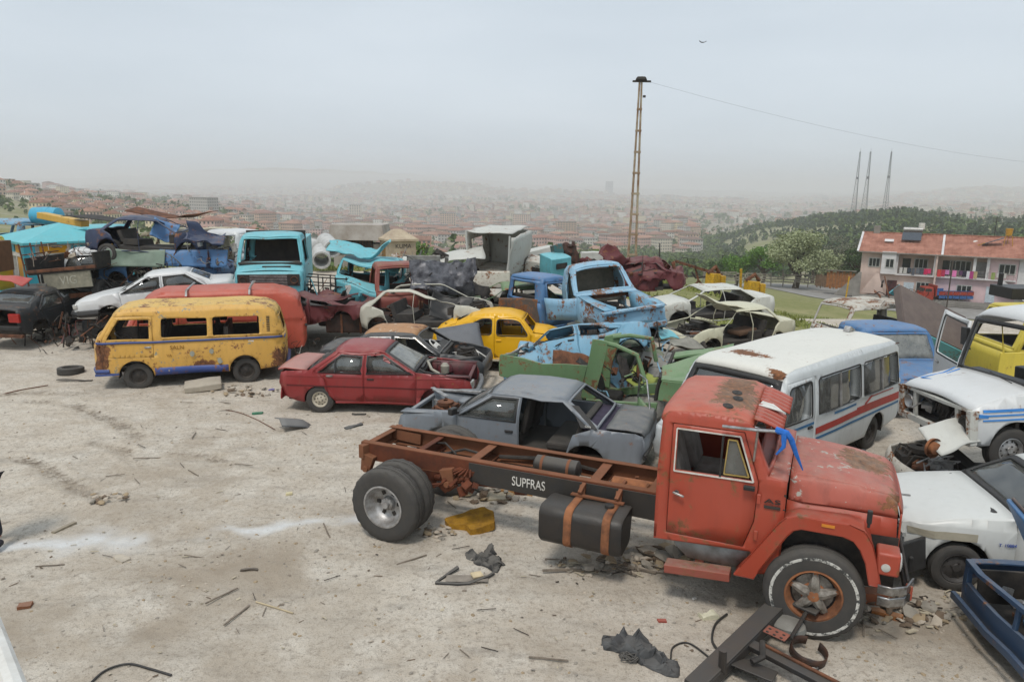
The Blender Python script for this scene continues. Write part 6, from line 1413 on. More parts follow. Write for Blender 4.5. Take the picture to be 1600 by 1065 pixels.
# black cage, plank, tank box
t=empty('wire_cage',P5(512,478,22.6),(0,0,math.radians(-8)),'black welded bar cage full of scrap left of the turquoise cab','metal cage')
for z in(0,.35,.7,.95):
 bm=nb();add_tube(bm,[(-.75,-.3,z),(.75,-.3,z-.05),(.75,.3,z-.05),(-.75,.3,z)],.02,5,closed=True);obj('cage_rail',bm,DARK,t)
for x in(-.75,-.4,0,.4,.75):
 for y in(-.3,.3):bm=nb();add_tube(bm,[(x,y,-.3),(x,y,.95)],.02,5);obj('cage_post',bm,DARK,t)
for k in range(16):
 rr=random.Random(k);bm=nb();a=Vector((rr.uniform(-.7,.7),rr.uniform(-.25,.25),rr.uniform(0,.6)));add_tube(bm,[a,a+Vector((rr.uniform(-.3,.3),0,rr.uniform(-.2,.2))),a+Vector((rr.uniform(-.5,.5),.1,rr.uniform(-.1,.3)))],.03,5);obj('cage_scrap',bm,DARK,t)
bm=nb();add_box(bm,(0,0,0),(.17,.03,1.0));o=obj('white_plank',bm,WHITEP,None,0);o.location=P5(549,470,22.2);o.rotation_euler=(.1,math.radians(-9),0);tag(o,'white board leaning upright beside the black cage','board')
t=empty('dark_fuel_tank',P5(562,503,21),(0,0,math.radians(-3)),'long black rusty tank lying on a chassis rail in mid yard','fuel tank')
bm=nb();add_prism(bm,round_poly([(-.28,-.28),(.28,-.28),(.28,.28),(-.28,.28)],.09,3),-.92,.92,'x');rough_up(bm,.03,3,2);obj('tank_body',bm,simple('scorched_tank','#2a2523',.7,.1,.4,4,.4,col2='#4a342b'),t,40)
for x in(-.45,.1,.55):bm=nb();add_box(bm,(x,-.295,0),(.06,.02,.56));obj('tank_strap',bm,RUST,t,0)
bm=nb();add_box(bm,(1.9,.3,.30),(4.6,.12,.14));add_box(bm,(1.9,1.1,.30),(4.6,.12,.14));obj('chassis_rail',bm,DARK,t,0);bm=nb();add_box(bm,(-.9,.7,.0),(1.0,.5,.5));obj('axle_housing',bm,DARK,t,0,bevel=.08)
add_wheel(t,1.6,.9,.05,R=.42,wd=.25,rimr=.22);add_wheel(t,-1.1,1.1,.05,R=.42,wd=.25,rimr=.22)
t,_=cab_shell('red_brown_cab','rusty red-brown square truck cab, doorless, behind the cream carcass',PREDB,P5(622,455,22.3,-1.1),(0,0,-70),L=1.3,W=.8,H=1.6,hoodL=.05,df=deform_fn(.05,1.3,51),z0=.35)
wreck_sedan('cream_carcass','cream hatchback carcass, rear wheel gone and roof peeled open','car wreck',paint('cream_white_paint','#bbb8aa',.15,.15,.5,131,.2),P5(672,505,20.6,-.28),(0,-3,-9),miss=('hood','roof','nose_panel','rear_window','windscreen'),df=deform_fn(.03,1.3,53,pushes=[((.3,-.6,1.2),.7,(0,.1,-.25))]),doors='none',ends=(-1.8,1.7),dims=dict(gx=-1.55,rrx=-1.1))
crumple('crumpled_grey_hood','crumpled grey and black body panel lying above the cream carcass','body panel',(2.0,1.1),simple('shiny_grey_crumple','#5b5b5f',.4,.2,.5,4,.2,col2='#26252a'),P5(692,432,21.6),(58,0,3),12,.22,3,n=22)
crumple('dark_folded_floor','dark folded floor pan behind the cream carcass','body panel',(2.2,1.2),DARK,P5(700,462,21.9),(70,3,-6),13,.15,2)
crumple('black_tub','black torn seat tub right of the cream carcass','seat',(1.2,.8),BLACKP,P5(705,478,20.3),(50,5,0),14,.12,2,curl=-.2)
crumple('slanting_sheet','long white van roof panel slanting up to the crushed van box','body panel',(2.9,1.0),PWH,P5(690,402,24.5),(18,-12,4),15,.10,1.4)
wreck_sedan('white_stacked_hulk','white hulk with bare door frames under the slanting roof panel','car wreck',PWHR2,P5(676,440,24.6,-.55),(0,-4,12),df=deform_fn(.10,1.6,55,roof=(.9,.5),fine=.04),miss=('hood','trunk_lid'))
crumple('grey_sheet','flat grey panel with a straight top edge behind the red-brown cab','body panel',(1.1,.6),GREYS,P5(662,413,23.8),(80,0,0),16,.02,1)
# torn white van box, open end towards the yard
t=empty('white_van_box',P5(768,424,25),(math.radians(4),math.radians(4),math.radians(-20)),'torn white van body on its side with the open end showing inside','van wreck')
def vb(v):
 return v+mnoise.noise_vector(v*1.5+Vector((3,3,3)))*.09+mnoise.noise_vector(v*5)*.025
def vpanel(nm,c,u,w,mt=PWH,holes=None,n=9):
 bm=nb();G_=add_grid(bm,[[Vector(c)+Vector(u)*(i/n-.5)+Vector(w)*(j/n-.5)for j in range(n+1)]for i in range(n+1)])
 if holes:
  fs=[f for f in bm.faces if any(abs((f.calc_center_median()-Vector(c)).dot(Vector(u).normalized())-h[0])<h[2]and abs((f.calc_center_median()-Vector(c)).dot(Vector(w).normalized())-h[1])<h[3]for h in holes)];bmesh.ops.delete(bm,geom=fs,context='FACES')
 for v in bm.verts:v.co=vb(v.co)
 obj(nm,bm,mt,t,30,.04)
vpanel('floor',(0,.6,-.02),(1.5,0,0),(0,2.0,0),PWHR2);vpanel('roof',(0,.6,1.35),(1.5,0,.1),(0,2.0,0));vpanel('side_wall',(-.78,.6,.62),(0,2.0,0),(-.06,0,1.4),PWHR2,[(-.1,.25,.35,.2)]);vpanel('side_wall',(.78,.6,.62),(0,2.0,0),(.1,0,1.4));vpanel('end_wall',(0,1.6,.6),(1.5,0,0),(0,0,1.4))
vpanel('front_lip',(-.1,-.7,-.35),(1.7,0,-.1),(0,.7,.45),PWHR2)
for x,z in((-.76,.6),(.78,.6)):bm=nb();add_tube(bm,[vb(Vector((x,-.42,1.35))),vb(Vector((x,-.42,.6))),vb(Vector((x,-.42,-.1)))],.035,6);obj('door_post',bm,PWH,t)
crumple('rusty_sheet','flat white panel with orange rust behind the green car','body panel',(1.5,.55),paint('white_rust_panel','#c2bcae',.5,.1,.6,133,.2),P5(760,437,23),(78,0,4),17,.03,1)
wreck_sedan('white_support_hulk','white hulk crushed beneath the torn van box','car wreck',PWHR2,(-.9,25.2,.55),(0,0,175),df=deform_fn(.1,1.6,57,roof=(.9,.5)),miss=('hood',))
wreck_sedan('lower_white_hulk','crushed pale hulk at ground level under the torn van box','car wreck',PCRM,(-1.0,24.8,-.1),(0,0,5),df=deform_fn(.1,1.6,58,roof=(.85,.3)),miss=('hood',))
wreck_sedan('green_sedan','light green car with a bent roof between cream carcass and blue cab','car wreck',PGRN,P5(800,480,22.3,-.62),(0,0,186),df=deform_fn(.05,1.4,61,pushes=[((.6,.6,1.3),.6,(0,0,-.12))]),doors='rear',miss=('windscreen',))
for i,(px,py,Y,sx,sz,mt,rot,lb)in enumerate(((812,418,27,.5,1.1,PWH,(4,3,10),'white upright cabinet-like door panel behind the blue cab'),(842,402,29,1.3,.7,PWH,(0,-12,20),'pale white crate body tilted behind the teal panel'),(845,422,26,1.0,.8,PWHR2,(10,8,-15),'dull white van corner beside the teal panel'),(868,415,25,.8,.75,PTURQ,(8,-6,25),'turquoise box-shaped panel left of the dark teal bench'),(925,405,30,.9,.6,PWH,(0,0,0),'rounded pale tank end behind the red wreck'))):
 t=empty('box_body',P5(px,py,Y),tuple(math.radians(a)for a in rot),lb,'van wreck');bm=nb();add_box(bm,(0,0,0),(sx,.8,sz));bmesh.ops.subdivide_edges(bm,edges=bm.edges[:],cuts=4,use_grid_fill=True);rough_up(bm,.06,2,i);obj('shell',bm,mt,t,30,bevel=.02)
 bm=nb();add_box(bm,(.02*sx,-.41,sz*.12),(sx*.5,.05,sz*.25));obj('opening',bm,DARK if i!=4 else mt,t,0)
t=empty('teal_bench',P5(888,420,25.5),(math.radians(-8),math.radians(-12),math.radians(10)),'dark teal seat bench standing on end, horsehair torn open','bench seat')
bm=nb();add_box(bm,(-.25,0,.15),(.32,.5,1.5));bmesh.ops.subdivide_edges(bm,edges=bm.edges[:],cuts=5,use_grid_fill=True);rough_up(bm,.05,3,8);obj('backrest',bm,PTEAL,t,30)
bm=nb();add_box(bm,(.16,0,.12),(.5,.45,1.4));bmesh.ops.subdivide_edges(bm,edges=bm.edges[:],cuts=9,use_grid_fill=True);rough_up(bm,.13,5,9);obj('torn_padding',bm,simple('charred_padding','#2a2a28',.95,0,.5,6,.8,col2='#5a3a30'),t,20)
# blue cab and the pickup on the pile
cab_shell('blue_cab','mid-blue truck cab seen from behind with its rear window open',PBLUE2,P5(845,470,21.4,-.98),(0,0,40),L=1.35,W=.8,H=1.45,df=deform_fn(.015,1.2,63),door='both',z0=.3,glass=None)
crumple('burnt_sheet','dark rusted door skin in front of the blue cab','door panel',(1.2,.75),paint('burnt_panel','#4a3f38',.55,.2,.8,135,.3),P5(812,487,20.6),(80,0,-6),19,.06,1.6)
def pickup():
 H0=-77;t=empty('pale_blue_pickup',P5(972,530,18.3,-.02),(math.radians(5),math.radians(2),math.radians(H0)),'pale blue rusty pickup without hood raised on the pile, facing the yard','pickup truck')
 df=deform_fn(.03,1.5,65,pushes=[((-1.3,.1,1.75),.9,(0,0,.05)),((.9,.7,.8),.6,(-.1,0,-.05))],fine=.02)
 prof=[('back_wall',[(-2.45,.5),(-2.45,1.15)]),('rear_window',[(-2.45,1.15),(-2.38,1.68)],dict(frame=(.12,.06))),('roof',[(-2.38,1.68),(-2.28,1.75),(-1.9,1.78),(-1.45,1.75),(-1.35,1.70)],dict(crown=.04)),('windscreen',[(-1.35,1.70),(-.85,1.16)],dict(frame=(.07,.05))),('cowl',[(-.85,1.16),(-.6,1.13)]),('hood',[(-.6,1.13),(.75,.98)],dict(skip=True)),('nose_panel',[(.75,.98),(.80,.75),(.74,.5)],dict(crown=.02))]
 sh=Shell(prof,W=.84,roofW=.68,belt=1.1,roofz=1.75,plan=.04,tuck=.04,bottom=.3,shoulder=.05)
 pts=[(-2.45,.5),(-2.45,1.15),(-2.38,1.68),(-2.28,1.75),(-1.9,1.78),(-1.45,1.75),(-1.35,1.70),(-.85,1.16),(-.6,1.13),(.75,.98),(.80,.75),(.76,.5)]+[(x,max(.38,z))for x,z in arch(.1,.36,.40,3,177)]+[(-2.4,.38)]
 door=[(-1.75,.45),(-.72,.45),(-.68,1.08),(-.92,1.14),(-1.42,1.62),(-1.75,1.64)]
 for s in(1,-1):obj('side_panel',side_mesh(sh,[pts,door],s,df,step=.12),PSKY2,t,38,.03)
 for q in prof:
  kw=q[2]if len(q)>2 else{}
  if kw.get('skip'):continue
  obj(q[0],cross_mesh(sh,q[1],crown=kw.get('crown',.02),frame=kw.get('frame'),df=df,st=.1),PSKY2,t,40,.03)
 d=obj('door',side_mesh(sh,[inset_poly([(-1.75,.45),(-.72,.45),(-.68,1.1),(-1.75,1.12)],.01)],-1,df),PSKY2,t,38,.04);M=Matrix.Translation((-.70,-.84,0))@Matrix.Rotation(math.radians(62),4,'Z')@Matrix.Translation((.70,.84,0));d.matrix_local=M
 bm=nb();add_bar(bm,(.76,-.78,.93),(.80,.80,.99),.16,.04);add_bar(bm,(.82,-.76,.52),(.84,.82,.55),.10,.10);rough_up(bm,.04,2.5,1,3);obj('front_beam',bm,PSKY2,t,30)
 for s in(1,-1):
  bm=nb();add_grid(bm,[[df(Vector((x,s*y,1.13-.10*(x+.6)/1.35-.02*(y<.6))))for x in(-.6,-.2,.3,.75)]for y in(.52,.62,.72,.80)]);add_grid(bm,[[df(Vector((x,s*.52,z)))for x in(-.6,-.2,.3,.75)]for z in(.4,.7,1.1)]);obj('inner_wing',bm,PSKY,t,30,.015)
  add_wheel(t,.1,s*.86,.34,RUST,R=.36,wd=.21,rimr=.20,steer=-6)
 bm=nb();add_bar(bm,(.1,-.8,.36),(.1,.8,.36),.08);add_bar(bm,(-2.3,.35,.42),(.8,.35,.42),.08);add_bar(bm,(-2.3,-.35,.42),(.8,-.35,.42),.08);add_bar(bm,(.55,-.6,.38),(.2,.6,.32),.05);obj('axle_and_frame',bm,RUST,t,0)
 bm=nb();add_box(bm,(.2,0,.62),(1.2,1.0,.06));add_box(bm,(.35,-.15,.72),(.4,.3,.2),E(5,8,20));obj('engine_bay_floor',bm,paint('bay_blue','#557c8e',.5,.2,.7,137,.3),t,0)
 bm=nb();add_box(bm,(-2.0,0,.75),(.5,1.4,.2));add_box(bm,(-2.28,0,1.15),(.1,1.35,.7));obj('bench_seat',bm,simple('pale_dirty_seat','#807b6f',.9,0,.3,4,.3),t,0,bevel=.04)
 bm=nb();add_box(bm,(-.95,0,1.05),(.25,1.5,.18));obj('dashboard',bm,RUST,t,0,bevel=.02)
 bm=nb();add_grid(bm,[[Vector((x,y,.6+.35*(abs(y)>.7)))for y in(-.82,-.75,0,.75,.82)]for x in(-4.0,-3.2,-2.5)]);obj('load_bed',bm,PSKY2,t,0,.03)
pickup()
wreck_sedan('green_grey_hulk','grey-green hulk under the raised pale blue pickup','car wreck',paint('grey_green_paint','#6b7568',.35,.2,.6,139,.3),(2.9,18.5,-.15),(8,-6,-70),df=deform_fn(.10,1.6,67,roof=(.75,.35)),miss=('hood',),bay=False)
wreck_sedan('hidden_white_hulk','flattened pale hulk supporting the rear of the blue pickup','car wreck',PWHR2,(2.2,21.2,-.1),(0,0,100),df=deform_fn(.08,1.6,68,roof=(.85,.3)))
wreck_sedan('crushed_blue_car','sky-blue car squashed almost flat on top of the green pickup','car wreck',PSKY,P5(905,560,15.7,-.42),(16,10,164),df=deform_fn(.13,1.5,69,roof=(.85,.62),pushes=[((1.2,.3,1.0),1.1,(0,-.15,-.25)),((0,0,1.1),.8,(.1,.1,-.2))],fine=.05),miss=(),doors='both',ends=(-1.75,1.6),step=.12,W=.78)
crumple('folded_strip','folded sky-blue roof strip with rusty edges slanting over the crushed car','roof panel',(2.5,.55),PSKY,P5(925,548,15.6),(25,14,-16),21,.14,2.0,n=20)
crumple('folded_blue_fender','folded blue fender hanging at the left end of the crushed car','car fender',(1.0,.8),PSKY,P5(845,560,15.6),(55,20,10),22,.16,2.4)
crumple('rusty_fold','rust brown torn inner panel in the crushed blue car','body panel',(.8,.6),RUST,P5(895,572,15.2),(70,10,0),23,.14,2.6)
def green_pickup():
 df=deform_fn(.08,1.6,71,fine=.035);t=empty('green_pickup',(1.75,14.55,0),(0,0,math.radians(-22)),'light green roofless pickup with door frame standing, under the crushed blue car','pickup truck')
 def bx_(nm,c,s,mt=PGRN,r=None,cuts=3):
  bm=nb();add_box(bm,c,s,r);bmesh.ops.subdivide_edges(bm,edges=bm.edges[:],cuts=cuts,use_grid_fill=True)
  for v in bm.verts:v.co=df(v.co)
  return obj(nm,bm,mt,t,35,bevel=.008)
 for s in(-1,1):bx_('bed_side',(-1.15,s*.80,.80),(1.75,.06,.42))
 bx_('bed_floor',(-1.15,0,.62),(1.75,1.5,.05),DARK);bx_('tailgate',(-2.03,0,.80),(.05,1.55,.4));bx_('cab_back',(-.22,0,.8),(.06,1.5,.8))
 for s in(-1,1):
  bx_('rear_pillar',(-.12,s*.78,.98),(.30,.08,1.0));bx_('sill',(.5,s*.80,.40),(1.3,.1,.16));bx_('front_fender',(1.6,s*.80,.74),(.9,.06,.42));bx_('fender_top',(1.6,s*.68,.96),(.95,.26,.04))
  bm=nb();add_tube(bm,[df(Vector(p))for p in((-.1,s*.74,1.44),(.2,s*.72,1.46),(.62,s*.72,1.36),(.80,s*.74,1.0),(.85,s*.78,.9))],.045,7);obj('door_frame',bm,PGRN,t)
 bx_('front_panel',(2.05,0,.72),(.06,1.5,.45));bx_('firewall',(1.1,0,.75),(.05,1.5,.5),DARK);bx_('bent_hood',(1.5,-.25,1.02),(.8,.7,.03),PGRN,E(14,-6,12))
 d=obj('open_door',flat_panel([[(0,.42),(.82,.42),(.86,.92),(0,.92)]],.2),PGRN,t,30,.05);d.location=(1.02,-.86,.02);d.rotation_euler=(0,math.radians(4),math.radians(-62))
 bm=nb();add_tube(bm,[(.02,0,.92),(.05,0,1.38),(.5,0,1.42),(.84,0,.94)],.018,6);f=obj('door_window_frame',bm,CHROME,d)
 for y in(-.38,.38):o=obj('seat',seat_mesh(.55,.6),simple('charcoal_seat','#2b2a28',.9),t,0,bevel=.04);o.location=(.2,y,.42)
 bm=nb();c=Vector((.75,.35,.98));add_tube(bm,[c+E(0,-50,0)@Vector((0,math.cos(a)*.19,math.sin(a)*.19))for a in[k*math.pi/8 for k in range(16)]],.014,6,closed=True);obj('steering_wheel',bm,BLACKP,t)
 add_wheel(t,1.6,-.72,.28,RUST,R=.30);add_wheel(t,-1.3,-.72,.28,RUSTO,R=.30);add_wheel(t,-1.3,.72,.28,RUSTO,R=.30)
green_pickup()
for i,(px,py,Y,sz,mt,rot,amp,lb)in enumerate(((985,560,16.8,(1.3,1.1),paint('olive_sheet','#77806c',.3,.2,.6,141,.3),(60,-30,20),.10,'curved olive-grey roof sheet leaning under the pickup'),(1040,560,16.6,(1.2,.8),GREYS,(20,8,10),.10,'grey crushed floor panel in the gap beside the minibus'),(1048,590,15.6,(1.1,.7),GREYS,(15,-6,-20),.12,'flat grey torn panel lowest in the gap beside the minibus'),(1065,535,17.8,(1.0,.6),simple('pale_grey_boards','#8d8a80',.9,0,.3,3,.2),(10,5,30),.06,'pale grey boards heaped behind the minibus roof'),(1015,600,15.3,(1.0,.5),simple('yellow_green_strip','#98a24e',.6,0,.2,4,.1),(30,20,-35),.05,'yellow-green bent strip beside the green pickup'),(1040,520,18.0,(.7,.4),PTURQ,(30,10,40),.08,'small turquoise scrap under the pickup wheel'),(1000,635,14.6,(1.0,.6),GREYS,(40,0,-10),.1,'grey sheet inside the green pickup cab'))):
 crumple('crushed_sheet',lb,'body panel',sz,mt,P5(px,py,Y),rot,30+i,amp)
scrap_heap('scrap_between_wrecks','tangle of grey and green scrap in the gap behind the truck cab',34,(2.6,2.2,.9),[GREYS,DARK,RUST,PGRN,GREYS],(4.1,16.2,.0),3)
scrap_heap('scrap_under_cream_wreck','dark scrap between the cream wreck and the pile',16,(2.2,1.4,.6),[DARK,RUST,GREYS],(4.6,19.2,0),5)
# red wreck behind
t,_=wreck_sedan('crushed_maroon_wreck','flattened maroon car folded like paper behind the blue pickup','car wreck',PMAR,P5(985,425,26.5,-.95),(0,3,172),df=deform_fn(.16,2.2,73,roof=(.9,.7),fine=.05),miss=('hood',),doors='both',step=.12)
for i,(px,py,rot)in enumerate(((940,420,(70,10,20)),(1010,424,(60,-10,0)),(965,408,(90,40,30)))):crumple('folded_sheet',('folded maroon fender at the near end of the flattened car','crinkled maroon side lying along the flattened car','upright maroon pillar strip on the flattened car')[i],'body panel',(1.5,.7),PMAR,P5(px,py,25.6),rot,40+i,.2,3,n=18)
wreck_sedan('lower_maroon_hulk','dark hulk carrying the flattened maroon car','car wreck',PMAR,(4.2,26.6,.0),(0,0,-8),df=deform_fn(.1,1.6,75,roof=(.85,.3)))
# cream wreck and white wreck behind it
t,_=wreck_sedan('cream_wreck','cream sedan with hood, doors and windows gone, nose towards the pile','car wreck',PCRM,(6.35,21.3,.10),(0,0,207),miss=('hood','windscreen'),df=deform_fn(.025,1.4,77,pushes=[((.3,0,1.36),.5,(0,0,.07)),((2.0,.6,.7),.5,(-.1,-.08,-.1))]),doors='none',dims=dict(rfx=.25,wx=.85,gx=-1.35,rrx=-.95),W=.83)
bm=nb();add_box(bm,(1.0,.1,.98),(1.15,.34,.03),E(0,-14,24))
for k in range(5):add_box(bm,(.62+k*.18,-.06+k*.08,.94+k*.045),(.10,.16,.04),E(0,-14,24))
obj('loose_grille_strip',bm,PCRM,t,0);crumple('bent_roof_flap','x','x',(1.0,1.2),PCRM,(.35,0,1.44),(0,-24,0),44,.05,1,parent=t)
for k_ in('label','category'):del bpy.data.objects['bent_roof_flap'][k_]
bm=nb();add_box(bm,(-.3,.3,.62),(.8,.5,.14),E(0,4,8));obj('brown_cushion',bm,simple('brown_cushion','#5b4535',.9),t,0,bevel=.05)
wreck_sedan('white_flat_wreck','white car with rust at the tail just behind the cream wreck','car wreck',paint('white_panel_paint','#c6c6bd',.22,.1,.5,143,.15),P5(1105,480,23.4,-.55),(0,2,192),df=deform_fn(.04,1.2,79,roof=(.9,.75)),ends=(-2.0,1.95))
cab_shell('white_cab_frame','white cab frame with peeled rusty roof by the grass',PWHR2,P5(1352,500,20.2,-1.22),(0,2,187),L=2.3,W=.85,H=1.45,df=deform_fn(.06,1.6,81,fine=.02),z0=.35,roofm=paint('peeled_white_roof','#b7b2a6',.5,.1,.7,145,.2))
scrap_heap('scrap_by_cab_frame','black hoses and scrap beside the white cab frame',14,(1.2,.8,.6),[DARK,BLACKP,RUST],P5(1405,475,19.6),9,.06,.22)
t,_=cab_shell('blue_pickup_cab','blue pickup with grimy windscreen and rusted cowl behind the minibus',PBLUE2,(8.75,16.9,-.02),(0,0,-84),L=1.5,W=.90,H=1.40,hoodL=1.1,df=deform_fn(.015,1.2,83),z0=.32,glass=glass_mat('filmy_windscreen',(.55,.6,.58),.65,11),door='both',cat='pickup truck',hoodz=.98,arches=[(1.2,.35,.36)],wheels=[(1.2,.74,.3,dict(R=.32)),(1.2,-.74,.3,dict(R=.32))])
bm=nb();add_grid(bm,[[(x,y,1.02+.03*math.cos(y)-(x-.78)*.06)for y in(-.7,-.3,.1,.5,.72)]for x in(.80,.95,1.1)]);obj('rusted_cowl',bm,paint('cowl_rust','#7c6652',.55,.2,.7,147,.3),t,0,.01)
for s in(.0,):bm=nb();add_tube(bm,[(.78,-.3,1.08),(.66,.1,1.16)],.01,5);obj('wiper_arm',bm,DARK,t)
t=empty('brown_truck_bed',P5(1462,500,18.6),(math.radians(42),math.radians(24),math.radians(4)),'brown truck bed side with a turquoise edge tipped up behind the blue pickup','truck bed')
for nm,c,s,mt in(('bed_floor',(0,0,0),(2.1,1.35,.05),PBRN),('bed_side',(0,-.68,-.18),(2.1,.05,.36),PTURQ),('bed_side',(0,.68,-.18),(2.1,.05,.36),PTURQ),('bed_end',(-1.04,0,-.10),(.05,1.35,.2),PBRN)):
 bm=nb();add_box(bm,c,s);obj(nm,bm,mt,t,0,bevel=.01)
t,sh=cab_shell('yellow_truck_cab','pale yellow truck cab with an open door frame behind the white truck',PYCAB,P5(1638,540,17.0,-1.35),(0,0,176),L=2.6,W=.95,H=1.75,df=deform_fn(.012,1.1,85),z0=.5,arches=[(-.35,.52,.40)],door='both',hoodL=0)
bm=nb();add_tube(bm,[(1.0,1.3,1.45),(1.0,1.3,2.15),(1.9,1.3,2.2),(1.75,1.3,1.4)],.03,6,closed=True);obj('door_window_frame',bm,PYCAB,t);bm=nb();add_box(bm,(1.4,1.3,1.0),(.85,.05,.85));obj('open_door',bm,PYCAB,t,0,bevel=.02)
bm=nb();add_box(bm,(-.2,.97,1.35),(.24,.02,.16));obj('filler_flap_hole',bm,DARK,t,0)
bm=nb();add_box(bm,(0,0,0),(1.6,.9,.28));add_box(bm,(-.7,.2,.25),(.09,.1,.4));o=obj('black_box_tray',bm,BLACKP,None,0,bevel=.02);o.location=P5(1612,456,18.5);tag(o,'black steel tray on the roof of the yellow cab','steel tray')
# white and blue truck at the right edge, standing on a crushed white wreck
def stripe_truck():
 df=deform_fn(.015,1.2,87,pushes=[((2.2,0,.75),.7,(-.08,0,0))]);f=2.15
 prof=[('back_wall',[(-.6,.45),(-.6,1.3)]),('rear_window',[(-.6,1.3),(-.55,2.05)],dict(frame=(.18,.08))),('roof',[(-.55,2.05),(-.45,2.16),(.1,2.24),(.92,2.20),(1.07,2.10)],dict(crown=.11,rnd=3)),('windscreen',[(1.07,2.10),(1.22,1.22)],dict(frame=(.07,.04),seal=True)),('hood',[(1.22,1.22),(1.7,1.14),(f-.12,1.05),(f,.98)],dict(crown=.06)),('nose_panel',[(f,.98),(f+.03,.45)],dict(frame=(.16,.07),skip=True))]
 door=dict(poly=[(-.30,.55),(.95,.55),(1.08,.8),(1.10,1.18),(.96,1.97),(-.30,1.99)],win=round_poly([(-.18,1.22),(1.0,1.22),(.89,1.88),(-.18,1.90)],.05),glass=GLASS,handle=(-.1,1.05))
 S=dict(prof=prof,shape=dict(W=.92,roofW=.78,belt=1.18,roofz=1.95,plan=.02,planp=5,tuck=.05,bottom=.35,shoulder=.06),paint=PWHS,sill=.45,arches=[(1.50,.42,.38)],doorsL=[door],doorsR=[dict(door,open=74,glass=None)],df=df,wheels=[(1.5,s*.76,.33,dict(R=.34,wd=.2))for s in(1,-1)],tail=.45,chin=.45)
 t,sh=build_car('white_blue_truck','white truck with blue side stripes and a gutted nose at the right edge','truck',S,rootat((6.72,10.55),2.15,.5,184,.78),(2,3,184))
 bl=simple('bright_blue_stripe','#3f87d0',.45,0,.1,7,0)
 for k,z in enumerate((.98,.91,.84)):
  bm=nb();add_grid(bm,[[df(Vector((x,sh.y(x,zz)+.008,zz)))for x in np.linspace(1.1,2.02,8)]for zz in(z-(.02,.012,.012)[k],z+(.02,.012,.012)[k])]);obj('side_stripe',bm,bl,t,0,.004)
 for pts in([(1.35,-.72),(1.62,-.60),(1.95,-.68)],[(1.95,-.68),(1.85,-.30)],[(1.35,-.6),(1.62,-.52)]):
  bm=nb()
  for a,b in zip(pts[:-1],pts[1:]):
   za=lambda p:lerp_poly([(1.22,1.22),(1.7,1.14),(2.03,1.05)],p[0])+.055;add_bar(bm,(a[0],a[1],za(a)),(b[0],b[1],za(b)),.028,.006)
  obj('hood_stripe',bm,bl,t,0)
 bm=nb();add_box(bm,(2.12,0,.96),(.08,1.66,.05));add_box(bm,(2.14,0,.50),(.10,1.72,.10));add_box(bm,(2.13,.84,.72),(.12,.10,.5));add_box(bm,(2.13,-.84,.72),(.12,.10,.5));add_box(bm,(2.12,.52,.72),(.05,.07,.42));add_box(bm,(2.12,-.52,.72),(.05,.07,.42));rough_up(bm,.03,3,5,2);obj('nose_frame',bm,paint('rusty_nose_paint','#bdbcb4',.42,.1,.6,149,.2),t,30)
 for s in(1,-1):bm=nb();add_lathe(bm,[(0,.12),(.03,.11),(-.02,.05),(-.04,.001)],16,0,'x',c=(2.12,s*.68,.74));obj('lamp_bowl',bm,ALUM if s<0 else DARK,t)
 engine_bits(t,1.75,0,.72,.9,21);bm=nb();add_box(bm,(1.4,0,.6),(.06,1.6,.9));obj('bulkhead',bm,DARK,t,0)
 bm=nb();add_box(bm,(.3,0,.62),(1.6,1.7,.06));add_box(bm,(.0,0,.95),(.5,1.6,.5));add_box(bm,(-.3,0,1.3),(.16,1.6,.6));add_box(bm,(1.0,0,1.12),(.32,1.66,.2));obj('floor_and_dash',bm,BLACKP,t,0,bevel=.02)
 bm=nb();add_box(bm,(1.16,.0,1.21),(.05,.3,.02));add_tube(bm,[(1.30,.5,1.26),(1.2,-.1,1.30)],.01,5);obj('wiper_arm',bm,DARK,t,0)
 bm=nb();add_box(bm,(1.02,-.98,1.72),(.06,.16,.3));add_bar(bm,(1.0,-.86,1.5),(1.02,-.95,1.7),.02);obj('door_mirror',bm,BLACKP,t,0,bevel=.03)
 bm=nb();add_box(bm,(2.0,.90,.90),(.14,.02,.05),E(0,-6,0));obj('turn_lamp',bm,bl,t,0)
stripe_truck()
wreck_sedan('crushed_white_wreck','crushed rusty white wreck under the striped truck','car wreck',PWHR2,(7.9,11.0,-.05),(0,0,178),df=deform_fn(.09,1.7,89,roof=(.8,.3),fine=.04),miss=('hood','windscreen'),ends=(-2.0,1.55),step=.14)
t=empty('torn_front_fender',P5(1462,700,10.3),(0,0,math.radians(20)),'torn white front fender with a rusty lamp ring below the striped truck','car fender')
crumple('fender_skin','x','x',(1.0,.5),PWH,(.35,0,.12),(30,0,0),51,.06,2,curl=.15,parent=t);[bpy.data.objects['fender_skin'].pop(k_)for k_ in('label','category')]
bm=nb();add_lathe(bm,[(0,.15),(.05,.14),(.06,.10),(-.03,.09),(-.05,.001)],20,0,'y',flip=True);o=obj('lamp_ring',bm,RUSTO,t);o.location=(-.15,-.1,.05)
scrap_heap('scrap_under_striped_truck','rusty and dark scrap under the striped truck',24,(1.8,1.0,.6),[DARK,RUST,RUSTO,PWHR2,DARK],(7.3,10.4,.05),11,.05,.2)
